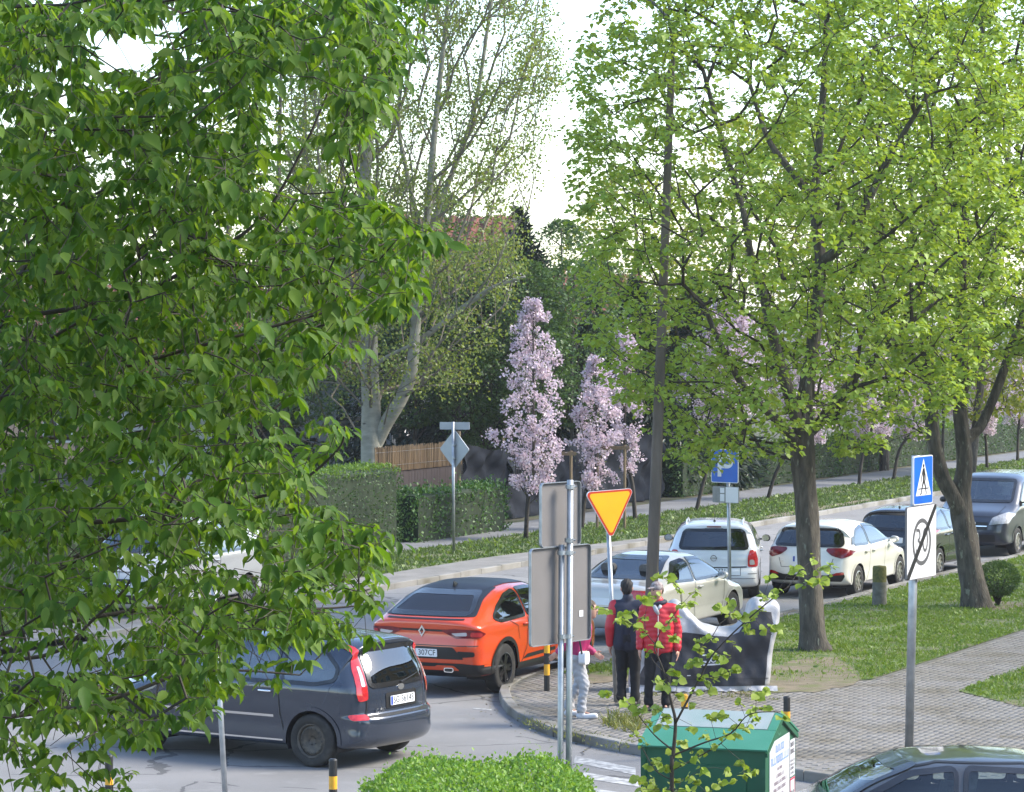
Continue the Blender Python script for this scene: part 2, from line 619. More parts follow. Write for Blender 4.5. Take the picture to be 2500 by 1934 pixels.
ground = struct(sheet('ground', [(-900, -60), (1600, -60), (1600, 2600), (-900, 2600)], -.03, m_soil))
road = struct(sheet('road', [xy(S(11, -28.85)), (60, 22), xy(S(420, 60)), xy(S(420, -28.85))], 0.0, m_asph))
pave_far = struct(sheet('sidewalk', [xy(S(20, -32.6)), xy(S(420, -32.6)), xy(S(420, -34.55)), xy(S(20, -34.55))], .10, m_side))
apron = struct(sheet('roadside_apron', [xy(S(20, -28.95)), xy(S(72, -28.95)), xy(S(68, -29.4)), xy(S(62, -30.1)), xy(S(20, -30.2))], .105, m_apron))
verge = struct(sheet('verge', [xy(S(20, -28.94)), xy(S(420, -28.94)), xy(S(420, -32.62)), xy(S(20, -32.62))], .09, m_lawn))
gard = struct(sheet('garden_ground', [xy(S(-40, -34.5)), xy(S(420, -34.5)), xy(S(420, -120)), xy(S(-40, -160))], .06, m_soil))

# pavement island with its kerb
corner = [G(1390, 1625), G(1305, 1658), G(1243, 1682), G(1225, 1706), G(1259, 1757), G(1374, 1803), G(1534, 1837), G(1760, 1872), G(2004, 1910), G(2500, 1986), G(3100, 2080)]
kpts = [S(150, -19.55), S(100, -19.55), S(60, -19.55), S(48, -19.55)] + [Vector((p.x, p.y, 0)) for p in corner]
sm = chaikin([tuple(p) for p in kpts[3:10]], 3, closed=False)
kline = [kpts[0]] + [Vector(p) for p in sm] + kpts[10:]
island = [xy(p) for p in kline] + [(30, 24), (90, 60), xy(S(150, 0))]
pav = struct(sheet('pavement', island, .105, m_joint))
lawn1 = [S(42.2, -19.25), S(150, -19.38), S(150, -14.75), S(43.4, -14.75), S(42.6, -15.6), S(42.1, -16.6), S(41.9, -18.2)]
lawn2 = [S(42.6, -13.15), S(150, -13.15), S(150, 30), S(36, 30), S(40.2, -10.0), S(41.3, -11.9)]
lawn1 = [xy(p) for p in lawn1]; lawn2 = [xy(p) for p in lawn2]
o = sheet('lawn', lawn1, .116, m_lawn); struct(o)
o = sheet('lawn', lawn2, .116, m_lawn); struct(o)

def resample(line, step):
    out = []; acc = 0.0
    for a, b in zip(line[:-1], line[1:]):
        L = (b - a).length; t = (-acc) % step if acc else 0
        d = t
        while d < L:
            out.append(a.lerp(b, d / L)); d += step
        acc = (acc + L) % step
    return out
kerb = thing('kerb', 'concrete kerb', 'kerb'); del kerb['label']; del kerb['category']; kerb['kind'] = 'structure'
def kerb_stones(line, step, w, h, side, par, ymin, ymax):
    pts = resample(line, step)
    k = 0; ks = None
    for a, b in zip(pts[:-1], pts[1:]):
        c = (a + b) / 2
        if not (ymin < c.y < ymax) or abs(c.x) > c.y * .19 + 1: continue
        L = (b - a).length - .012
        if ks is None:
            mb = MB()
            e = .012
            X, Y_, Z = .5, w / 2, h
            V = [(-X, -Y_, -.05), (X, -Y_, -.05), (X, Y_, -.05), (-X, Y_, -.05), (-X, -Y_, Z - e), (X, -Y_, Z - e), (X, Y_, Z - e), (-X, Y_, Z - e),
                 (-X + .006, -Y_ + e, Z), (X - .006, -Y_ + e, Z), (X - .006, Y_ - e, Z), (-X + .006, Y_ - e, Z)]
            Fq = [(0, 1, 5, 4), (1, 2, 6, 5), (2, 3, 7, 6), (3, 0, 4, 7), (4, 5, 9, 8), (5, 6, 10, 9), (6, 7, 11, 10), (7, 4, 8, 11), (8, 9, 10, 11)]
            ks = mesh('kerb_stone', V, Fq, m_kerb, par); oo = ks
        else:
            oo = ks.copy(); COL.objects.link(oo); oo.parent = par
        oo.location = (c.x, c.y, random.uniform(-.008, .006))
        oo.scale = (L, 1, 1)
        d = b - a
        oo.rotation_euler = (random.uniform(-.02, .02), 0, math.atan2(d.y, d.x))
kerb_stones([p for p in kline], .8, .15, .125, 1, kerb, 36, 85)
kerb2 = thing('kerb', 'k', 'k'); del kerb2['label']; del kerb2['category']; kerb2['kind'] = 'structure'
kerb_stones([S(44, -28.87), S(140, -28.87)], 1.0, .13, .12, 1, kerb2, 50, 112)

# pavers : running bond along the street direction
def pavers():
    aa = np.arange(26, 66, .205); nn = np.arange(-20, 2, .105)
    A, Nn = np.meshgrid(aa, nn)
    A = A + (np.arange(len(nn)) % 2)[:, None] * .1025
    A = A.ravel(); Nn = Nn.ravel()
    X = A * U.x + Nn * NV.x; Y = A * U.y + Nn * NV.y
    isl2 = [(p[0], p[1]) for p in island]
    ok = inpoly(X, Y, isl2) & ~inpoly(X, Y, lawn1) & ~inpoly(X, Y, lawn2) & (X < Y * .172 + .3) & (Y < 58) & (Y > 35.2)
    # keep clear of the kerb stones
    K = np.array([(p.x, p.y) for p in resample(kline, .1)])
    X, Y = X[ok], Y[ok]
    dm = np.full(len(X), 9.0)
    for k in K:
        if 34 < k[1] < 60: dm = np.minimum(dm, np.hypot(X - k[0], Y - k[1]))
    ok = dm > .16
    X, Y = X[ok], Y[ok]
    order = np.argsort(Y)
    X, Y = X[order], Y[order]
    w, d = .0985, .0485
    def tpl():
        e = .006
        V = [(-w, -d, -.004), (w, -d, -.004), (w, d, -.004), (-w, d, -.004), (-w + e, -d + e, .011), (w - e, -d + e, .011), (w - e, d - e, .011), (-w + e, d - e, .011)]
        return np.array(V), [(0, 1, 5, 4), (1, 2, 6, 5), (2, 3, 7, 6), (3, 0, 4, 7), (4, 5, 6, 7)]
    T, Fq = tpl()
    ang = math.atan2(U.y, U.x)
    first = mesh('paver', T, Fq, m_paver, pav)
    n1 = min(300, len(X))
    for i in range(n1):
        oo = first if i == 0 else first.copy()
        if i: COL.objects.link(oo); oo.parent = pav
        oo.location = (X[i], Y[i], .1 + random.uniform(-.003, .004))
        oo.rotation_euler = (random.gauss(0, .012), random.gauss(0, .008), ang + random.gauss(0, .01))
    X, Y = X[n1:], Y[n1:]
    n = len(X)
    ca, sa = math.cos(ang), math.sin(ang)
    tx = rng.normal(0, .012, n); ty = rng.normal(0, .008, n)
    lx = T[None, :, 0]; ly = T[None, :, 1]
    V = np.stack([X[:, None] + lx * ca - ly * sa, Y[:, None] + lx * sa + ly * ca,
                  .1 + T[None, :, 2] + lx * ty[:, None] + ly * tx[:, None] + rng.uniform(-.003, .004, n)[:, None]], axis=2).reshape(-1, 3)
    me = fast_mesh('paver_field', V, Fq, 8, n)
    oo = link_mesh('paver_field', me, m_paver, pav); oo['kind'] = 'stuff'
    print('pavers', n1, n)
pavers()

# bare trodden soil beside the thick lime and along the path edge
m_bare = M('bare_soil', (.20, .165, .115), .95, col2=(.13, .11, .07), scale=5, bump=.7, bscale=40, col3=(.12, .13, .05), scale3=2.6, ramp3=(.5, .62))
def blotch(pts, z):
    pl = [xy(G(px, py, z)) for px, py in pts]
    pl = chaikin(pl, 2)
    pl = [(x + rng.normal(0, .05), y + rng.normal(0, .09)) for x, y in pl]
    struct(sheet('bare_soil', pl, z, m_bare))
BARE = [[(1690, 1672), (1800, 1640), (1950, 1612), (2030, 1600), (2085, 1630), (2110, 1672), (2010, 1688), (1850, 1694), (1740, 1690)],
        [(2345, 1480), (2440, 1492), (2500, 1486), (2520, 1470), (2420, 1468)], [(1400, 1652), (1470, 1640), (1560, 1652), (1500, 1668), (1420, 1668)]]
for i_, pt in enumerate(BARE): blotch(pt, .1185 + .001 * i_)
BARE2 = [[(790, 1440), (900, 1408), (1010, 1392), (1150, 1376), (1180, 1384), (1040, 1408), (930, 1430), (830, 1452)], [(1330, 1352), (1440, 1336), (1540, 1316), (1560, 1322), (1450, 1344), (1350, 1360)], [(1850, 1262), (1980, 1240), (2120, 1216), (2130, 1222), (1990, 1247), (1870, 1268)]]
for pt in BARE2: blotch(pt, .1)
BAREXY = [[xy(G(px, py, .11)) for px, py in pt] for pt in BARE + BARE2]
# grass
m_grass = leafmat('grass_blade', [(.12, .20, .035), (.17, .26, .05), (.145, .23, .04), (.22, .29, .075), (.13, .22, .04)], .35)
m_grass2 = leafmat('verge_blade', [(.068, .115, .036), (.10, .155, .048), (.082, .135, .04), (.135, .175, .065)], .3)
T_BL = np.array([[0, .5, 0], [0, -.5, 0], [.55, .32, .02], [1, 0, -.15], [.55, -.32, .02]])
F_BL = [(0, 2, 4, 1), (2, 3, 4)]
def grass(name, polys, dens, h, w, mat, z, lim=None, clump=None, lean=.55):
    Xs = []; Ys = []
    for poly in polys:
        pa = np.array(poly)
        x0, y0 = pa.min(0); x1, y1 = pa.max(0)
        y1 = min(y1, 125); x1 = min(x1, 22); x0 = max(x0, -22)
        n = int((x1 - x0) * (y1 - y0) * dens)
        X = rng.uniform(x0, x1, n); Y = rng.uniform(y0, y1, n)
        ok = inpoly(X, Y, poly) & (np.abs(X) < Y * .176 + .3)
        # thin with distance
        ok &= rng.uniform(size=n) < np.minimum(1, (52.0 / np.maximum(Y, 1)) ** 1.5)
        if name[:4] in ('lawn', 'verg'):
            for bp in BAREXY: ok &= ~(inpoly(X, Y, bp) & (rng.uniform(size=n) < .82))
        if clump is not None:
            cl = np.sin(X * 2.1 + 1.3 * np.sin(Y * 1.7)) * np.sin(Y * 1.9 + X * .7) + .6 * np.sin(X * 5.3) * np.sin(Y * 4.7 + 1)
            ok &= rng.uniform(size=n) < np.clip(.62 + clump * cl, .12, 1)
        Xs.append(X[ok]); Ys.append(Y[ok])
    X = np.concatenate(Xs); Y = np.concatenate(Ys); n = len(X)
    Pp = np.stack([X, Y, np.full(n, z)], 1)
    D = np.stack([rng.normal(0, lean, n), rng.normal(0, lean, n), np.ones(n)], 1)
    N = np.stack([rng.normal(0, 1, n), rng.normal(0, 1, n), np.full(n, .2)], 1)
    sc = np.clip(Y / 50, 1, 2)
    L = rng.uniform(.5, 1.3, n) * h; W = rng.uniform(.7, 1.3, n) * w * sc
    o = leaves(name, Pp, D, N, L, W, mat, T=T_BL, Fc=F_BL)
    o['kind'] = 'stuff'
    tag(o, {'lawn_grass': 'short yellow green lawn grass between the parking kerb and the brick path',
            'lawn_weeds': 'broad light green weed leaves scattered in the lawn beside the brick path',
            'verge_grass': 'longer darker green grass of the verge between street and far sidewalk',
            'verge_weeds': 'broad leaved weeds among the longer grass of the far verge',
            'kerb_tuft': 'yellowish tuft of weeds on the pavement in front of the leaning sign pole',
            'joint_weeds': 'small yellowish weeds growing in the pavement along the corner kerb'}[name], {'joint_weeds': 'weeds', 'kerb_tuft': 'weeds', 'verge_weeds': 'weeds', 'lawn_weeds': 'weeds'}.get(name, 'grass'))
    print(name, n)
    return o
grass('lawn_grass', [lawn1, lawn2], 900, .055, .014, m_grass, .115, clump=.38)
m_weed = leafmat('weed_leaf', [(.13, .22, .03), (.19, .27, .05), (.10, .19, .03)], .35)
grass('lawn_weeds', [lawn1, lawn2], 110, .075, .045, m_weed, .118, clump=.6, lean=1.2)
vp = [xy(S(30, -30.25)), xy(S(62, -30.15)), xy(S(69, -29.4)), xy(S(73, -29.0)), xy(S(150, -29.0)), xy(S(150, -32.58)), xy(S(30, -32.58))]
grass('verge_grass', [vp], 640, .10, .018, m_grass2, .09, clump=.55)
grass('verge_weeds', [vp], 32, .11, .07, m_weed, .10, clump=.8, lean=1.3)
jw = [[xy(G(1255, 1745, .1)), xy(G(1300, 1790, .1)), xy(G(1520, 1838, .1)), xy(G(1560, 1815, .1)), xy(G(1330, 1770, .1)), xy(G(1275, 1735, .1))],
      [xy(G(1560, 1700, .1)), xy(G(1900, 1712, .1)), xy(G(1930, 1692, .1)), xy(G(1580, 1684, .1))]]
m_weed2 = leafmat('joint_weed_leaf', [(.16, .19, .05), (.22, .22, .08), (.12, .16, .04)], .3)
grass('joint_weeds', jw, 260, .055, .014, m_weed2, .11, clump=.9, lean=.9)
grass('kerb_tuft', [[xy(G(1465, 1775, .1)), xy(G(1555, 1795, .1)), xy(G(1570, 1765, .1)), xy(G(1500, 1750, .1))]], 420, .19, .022, m_weed2, .11, lean=.8)

# zebra stripes, worn
zeb = []
for k, (q) in enumerate([[(1405, 1846), (1552, 1876), (1552, 1893), (1400, 1862)], [(1425, 1886), (1560, 1908), (1560, 1922), (1420, 1900)], [(1450, 1926), (1570, 1944), (1570, 1962), (1445, 1944)]]):
    o = struct(sheet('road_marking', [xy(G(*p)) for p in q], .004, m_paint))
o = struct(sheet('road_marking', [xy(G(1156, 1729)), xy(G(1200, 1732)), xy(G(1200, 1735)), xy(G(1155, 1732))], .004, m_paint))

# fallen catkins, leaf scraps and petals on the paving and the gutter
def debris():
    n = 5200
    X = rng.uniform(-1.5, 10, n); Y = rng.uniform(36, 58, n)
    ok = inpoly(X, Y, island) & ~inpoly(X, Y, lawn1) & ~inpoly(X, Y, lawn2) & (X < Y * .172)
    cl = np.sin(X * 1.7 + Y * .6) * np.sin(Y * 1.3 - X * .8)
    ok &= rng.uniform(size=n) < np.clip(.25 + .5 * cl, .03, 1)
    K = [p for p in resample(kline, .25) if 36 < p.y < 60]
    kx = []; ky = []
    for p in K:
        for q in range(9):
            kx.append(p.x + rng.normal(-.12, .16)); ky.append(p.y + rng.normal(-.1, .25))
    Pp = np.concatenate([np.stack([X[ok], Y[ok], np.full(ok.sum(), .122)], 1), np.stack([kx, ky, np.where(inpoly(kx, ky, island), .13, .008)], 1)])
    m = len(Pp)
    a = rng.uniform(0, 2 * PI, m)
    L = rng.uniform(.015, .05, m)
    o = leaves('fallen_debris', Pp, np.stack([np.cos(a), np.sin(a), rng.normal(0, .1, m)], 1), np.tile([0, 0, 1.0], (m, 1)) + rng.normal(0, .2, (m, 3)), L, L * rng.uniform(.3, .7, m),
               leafmat('fallen_scraps', [(.14, .12, .06), (.20, .18, .08), (.10, .08, .05), (.24, .22, .12)], .1))
    o['kind'] = 'stuff'; tag(o, 'fallen catkins and leaf scraps strewn over the brick paving and gutter', 'litter')
debris()
# ================================================================== CARS
m_black = M('black_plastic', (.012, .012, .013), .45)
m_dark = M('dark_interior', (.02, .02, .022), .8)
m_tyre = M('tyre_rubber', (.022, .021, .02), .85, col2=(.05, .047, .042), scale=9, ramp=(.5, .75))
m_alloy = M('alloy_silver', (.45, .44, .42), .35, .85, col2=(.28, .26, .23), scale=14)
m_rimdk = M('rim_black', (.03, .03, .032), .3, .6)
m_steel = M('rim_steel', (.045, .042, .038), .55, .3, col2=(.09, .075, .06), scale=20)
m_chrome = M('chrome', (.75, .75, .76), .15, 1.0)
m_red = M('tail_red', (.42, .01, .015), .12, coat=1.0, col2=(.58, .03, .03), scale=20)
m_redd = M('tail_dark_red', (.11, .004, .010), .2, coat=.5, col2=(.2, .008, .015), scale=15)
m_clear = M('lamp_clear', (.55, .50, .50), .2, .2, coat=.6)
m_head = M('headlamp_glass', (.30, .30, .31), .15, .1, coat=.8, col2=(.45, .45, .46), scale=14)
m_plate = M('plate_white', (.75, .76, .78), .4)
m_plblue = M('plate_blue', (.02, .06, .35), .4)
m_ink = M('ink_black', (.02, .02, .022), .6)
m_glass = glassmat('car_glass', (.22, .27, .28), .12)
m_glassd = glassmat('car_glass_dark', (.05, .065, .07), .07)
m_glassc = glassmat('car_glass_clear', (.70, .78, .77), .02)
m_trim = M('window_trim_black', (.010, .010, .011), .25, coat=.5)
m_seat = M('seat_cloth', (.09, .088, .09), .9, col2=(.13, .125, .125), scale=30)

class CarBody:
    def __init__(s, sil, hw, zb, H, tum=.24, rr=(.36, .27, .10), zsp=.62, xin=.75, tr=.05, tf=.10, nexp=3.5):
        s.hw, s.zb, s.H, s.tum = hw, zb, H, tum
        pts = corner_round(corner_round(sil, .10, 3), .05, 2)
        # resample
        cl = pts + [pts[0]]
        seg = [math.dist(a, b) for a, b in zip(cl[:-1], cl[1:])]
        tot = sum(seg); N = 300; out = []; i = 0; acc = 0
        for k in range(N):
            t = tot * k / N
            while acc + seg[i] < t:
                acc += seg[i]; i += 1
            f = (t - acc) / seg[i]
            out.append((cl[i][0] + (cl[i + 1][0] - cl[i][0]) * f, cl[i][1] + (cl[i + 1][1] - cl[i][1]) * f))
        xs = [p[0] for p in out]; s.L = max(xs)
        s.x0 = min(xs)
        nrm = []
        for k in range(N):
            a = out[k - 1]; b = out[(k + 1) % N]
            tx, tz = b[0] - a[0], b[1] - a[1]; l = math.hypot(tx, tz)
            nrm.append((-tz / l, tx / l))
        K = 36
        V = []; Fq = []
        ring = []
        rad = []
        for k in range(N):
            nx, nz = nrm[k]
            r = rr[0] * nx * nx + (rr[1] if nz > 0 else rr[2]) * nz * nz
            rad.append(r)
        rad = [sum(rad[(k + j) % N] for j in range(-6, 7)) / 13 for k in range(N)]
        for k in range(N):
            V.append((out[k][0], 0.0, out[k][1]))
        rows = [[k for k in range(N)]]
        rowsR = [[k for k in range(N)]]
        for q in range(1, K + 1):
            t = (q / K) ** 1.9
            r1 = []; r2 = []
            for k in range(N):
                px, pz = out[k]
                qx = min(max(px, xin), s.L - xin); qz = zsp
                d = t * math.hypot(qx - px, qz - pz)
                u = min(d / rad[k], 1.0)
                e = (1 - (1 - u) ** nexp) ** (1 / nexp)
                x = px + (qx - px) * t; z = pz + (qz - pz) * t
                y = s.width(x, z, tr, tf) * e
                r1.append(len(V)); V.append((x, y, z))
                r2.append(len(V)); V.append((x, -y, z))
            rows.append(r1); rowsR.append(r2)
        for q in range(K):
            for k in range(N):
                k2 = (k + 1) % N
                Fq.append((rows[q][k], rows[q][k2], rows[q + 1][k2], rows[q + 1][k]))
                Fq.append((rowsR[q][k2], rowsR[q][k], rowsR[q + 1][k], rowsR[q + 1][k2]))
        bm = bmesh.new()
        bv = [bm.verts.new(v) for v in V]
        for f in Fq:
            try: bm.faces.new([bv[i] for i in f])
            except ValueError: pass
        bmesh.ops.remove_doubles(bm, verts=bm.verts, dist=.0008)
        bmesh.ops.recalc_face_normals(bm, faces=bm.faces)
        s.bm = bm
        s.bvh = BVHTree.FromBMesh(bm)
    def width(s, x, z, tr, tf):
        p = 1.0
        a = max(0.0, (1.1 - (x - s.x0)) / 1.1); p -= tr * a * a
        a = max(0.0, (1.3 - (s.L - x)) / 1.3); p -= tf * a * a
        zb = s.zb
        if z > zb:
            t = (z - zb) / max(.05, s.H - zb)
            q = 1 - .018 * min(1, (z - zb) / .05) - s.tum * t ** 1.15
        else:
            t = (zb - z) / zb
            q = 1 - .05 * max(0, t - .35) ** 1.2 - .012 * (1 - min(1, abs(z - (zb - .12)) / .12)) * 0
            # shoulder crease and concave flank
            q += .010 * math.exp(-((z - (zb - .08)) / .05) ** 2) - .014 * math.exp(-((z - .52) / .13) ** 2)
        return s.hw * p * q
    def hit(s, a, b, axis, sign):
        if axis == 'y': o, d = Vector((a, sign * 3, b)), Vector((0, -sign, 0))
        elif axis == 'x': o, d = Vector((sign * 20, a, b)), Vector((-sign, 0, 0))
        else: o, d = Vector((a, b, 6)), Vector((0, 0, -1))
        loc, nor, i, dist = s.bvh.ray_cast(o, d)
        if loc is None:
            base = Vector((a, sign * s.hw, b)) if axis == 'y' else (Vector((s.x0 if sign < 0 else s.L, a, b)) if axis == 'x' else Vector((a, b, s.H)))
            loc, nor, i, dist = s.bvh.find_nearest(base)
        if nor.dot(d) > 0: nor = -nor
        return loc, nor
    def panel(s, name, poly, axis, sign, mat, parent, off=.006, cell=.028, smooth=True):
        xs = [p[0] for p in poly]; zs = [p[1] for p in poly]
        x0, x1, z0, z1 = min(xs), max(xs), min(zs), max(zs)
        nx = max(1, int((x1 - x0) / cell)); nz = max(1, int((z1 - z0) / cell))
        key = {}; V = []; Fq = []
        def vid(p):
            k = (round(p[0], 4), round(p[1], 4))
            if k not in key:
                loc, nor = s.hit(p[0], p[1], axis, sign)
                key[k] = len(V); V.append(loc + nor * off)
            return key[k]
        for i in range(nx):
            for j in range(nz):
                a0 = x0 + (x1 - x0) * i / nx; a1 = x0 + (x1 - x0) * (i + 1) / nx
                b0 = z0 + (z1 - z0) * j / nz; b1 = z0 + (z1 - z0) * (j + 1) / nz
                pl = poly
                for (ax, lim, keep) in ((0, a0, 1), (0, a1, -1), (1, b0, 1), (1, b1, -1)):
                    o = []
                    for q in range(len(pl)):
                        c = pl[q]; n = pl[(q + 1) % len(pl)]
                        ci = (c[ax] - lim) * keep >= -1e-9; ni = (n[ax] - lim) * keep >= -1e-9
                        if ci: o.append(c)
                        if ci != ni:
                            f = (lim - c[ax]) / (n[ax] - c[ax])
                            o.append((c[0] + (n[0] - c[0]) * f, c[1] + (n[1] - c[1]) * f))
                    pl = o
                    if len(pl) < 3: break
                if len(pl) < 3: continue
                ids = []
                for p in pl:
                    v = vid(p)
                    if not ids or v != ids[-1]: ids.append(v)
                if ids[0] == ids[-1]: ids.pop()
                if len(set(ids)) >= 3 and len(set(ids)) == len(ids): Fq.append(tuple(ids))
        o = mesh(name, V, Fq, mat, parent, smooth)
        s.orient(o, axis, sign)
        return o
    def orient(s, o, axis, sign):
        me = o.data
        dirv = {'y': Vector((0, sign, 0)), 'x': Vector((sign, 0, 0)), 'z': Vector((0, 0, 1))}[axis]
        tot = sum((p.normal.dot(dirv) * p.area for p in me.polygons))
        if tot < 0: me.flip_normals()
    def strip(s, name, pts, axis, sign, w, mat, parent, off=.007, closed=False):
        pts = list(pts) + ([pts[0]] if closed else [])
        rs = []
        for a, b in zip(pts[:-1], pts[1:]):
            n = max(1, int(math.dist(a, b) / .03))
            for k in range(n):
                rs.append((a[0] + (b[0] - a[0]) * k / n, a[1] + (b[1] - a[1]) * k / n))
        rs.append(pts[-1])
        V = []; Fq = []
        m = len(rs)
        for i in range(m):
            if closed:
                a = rs[(i - 1) % (m - 1)]; b = rs[(i + 1) % (m - 1)]
            else:
                a = rs[max(i - 1, 0)]; b = rs[min(i + 1, m - 1)]
            dx, dz = b[0] - a[0], b[1] - a[1]; l = math.hypot(dx, dz) or 1
            nx, nz = -dz / l * w / 2, dx / l * w / 2
            for sg in (1, -1):
                loc, nor = s.hit(rs[i][0] + nx * sg, rs[i][1] + nz * sg, axis, sign)
                V.append(loc + nor * off)
        for i in range(m - 1):
            Fq.append((2 * i, 2 * i + 1, 2 * i + 3, 2 * i + 2))
        o = mesh(name, V, Fq, mat, parent, True)
        s.orient(o, axis, sign)
        return o

def poly_in(x, y, poly):
    c = False; n = len(poly)
    for i in range(n):
        x1, y1 = poly[i]; x2, y2 = poly[(i + 1) % n]
        if (y1 > y) != (y2 > y) and x < (x2 - x1) * (y - y1) / (y2 - y1) + x1: c = not c
    return c
def shrink(poly, d):
    cx = sum(p[0] for p in poly) / len(poly); cz = sum(p[1] for p in poly) / len(poly)
    out = []
    for p in poly:
        v = (p[0] - cx, p[1] - cz); l = math.hypot(*v) or 1
        out.append((cx + v[0] * (1 - d / l), cz + v[1] * (1 - d / l)))
    return out
def rnd(poly, it=2): return corner_round(poly, .07 if it == 2 else .03, 4)

def make_wheel(R, w, rim, style, parent, x, y, side):
    wh = MB()
    pr = [(R * .64, -w * .46), (R * .86, -w * .5), (R * .95, -w * .46), (R, -w * .34), (R, w * .34), (R * .95, w * .46), (R * .86, w * .5), (R * .64, w * .46), (R * .60, w * .1), (R * .6, -w * .46), (R * .64, -w * .46)]
    wh.lathe(pr, 36, 'y')
    t = wh.build('wheel', m_tyre, parent, True)
    t.location = (x, y, R)
    rm = {'steel': m_steel, 'alloy': m_alloy, 'black': m_rimdk}[style]
    b = MB()
    r = R * .645
    yo = side * w * .47
    # rim barrel and lip
    b.lathe([(r, yo), (r * .93, yo + side * .004), (r * .88, yo - side * .03), (r * .86, yo - side * .09), (0.001, yo - side * .10)], 30, 'y')
    if style == 'steel':
        b.lathe([(r * .88, yo - side * .03), (r * .74, yo - side * .012), (r * .62, yo - side * .035), (r * .36, yo - side * .02), (r * .28, yo - side * .045), (.001, yo - side * .045)], 30, 'y')
        rimo = b.build('rim', rm, t, True)
        h = MB()
        for k in range(16):
            a = 2 * PI * k / 16
            c = (math.cos(a) * r * .73, yo - side * .009, math.sin(a) * r * .73)
            h.lathe([(r * .055, 0), (.001, side * .004)], 7, 'y', c)
        for k in range(5):
            a = 2 * PI * k / 5
            c = (math.cos(a) * r * .24, yo - side * .04, math.sin(a) * r * .24)
            h.lathe([(r * .04, 0), (r * .03, side * .014), (.001, side * .014)], 6, 'y', c)
        h.build('rim_hole', m_black, t)['kind'] = 'stuff'
    else:
        n = 5 if style == 'black' else 9
        for k in range(n):
            a0 = 2 * PI * k / n
            for da in ((-.17, .17) if style == 'black' else (0,)):
                a = a0 + da
                d = Vector((math.cos(a), 0, math.sin(a))); tt = Vector((-math.sin(a), 0, math.cos(a)))
                w0, w1 = (.028, .02) if style == 'black' else (.03, .022)
                q = [d * (r * .2) + tt * w0, d * (r * .2) - tt * w0, d * (r * .93) - tt * w1, d * (r * .93) + tt * w1]
                V = [p + Vector((0, yo - side * .012, 0)) for p in q] + [p + Vector((0, yo - side * .05, 0)) for p in q]
                b.add(V, [(0, 1, 2, 3), (4, 7, 6, 5), (0, 4, 5, 1), (1, 5, 6, 2), (2, 6, 7, 3), (3, 7, 4, 0)])
        b.lathe([(r * .26, yo - side * .05), (r * .24, yo - side * .005), (.001, yo)], 16, 'y')
        rimo = auto_smooth(b.build('rim', rm, t))
    return t

def plate_on(body, parent, txt, cy, cz, w=.52, h=.114, axis='x', sign=-1, off=.018):
    loc, nor = body.hit(cy, cz, axis, sign)
    t = math.asin(max(-.6, min(.6, nor.z))) * .6
    pl = MB(); pl.prism(rrect(w, h, .012, 3), -.004, .004)
    p = pl.build('license_plate', m_plate, parent)
    p.location = loc + Vector((sign * off, 0, 0))
    # local x -> -y(car) for the rear (viewed from behind), front of the plate = local -y -> car -x
    p.rotation_euler = (0, 0, -PI / 2) if sign < 0 else (0, 0, PI / 2)
    p.rotation_euler.rotate_axis('X', -t)
    bl = MB(); bl.prism(rrect(.04, h - .01, .006, 2, cx=-w / 2 + .026), -.0055, -.0035)
    bl.build('country_band', m_plblue, p)
    if txt:
        me = text_mesh(txt, h * 1.02, .002)
        x = max(v.co.x for v in me.vertices) - min(v.co.x for v in me.vertices)
        k = (w - .085) / x
        for v in me.vertices:
            c = v.co.copy(); v.co = Vector((c.x * k + .018, -.0055 - c.z, c.y * 1.0))
        link_mesh('plate_text', me, m_ink, p)
    return p

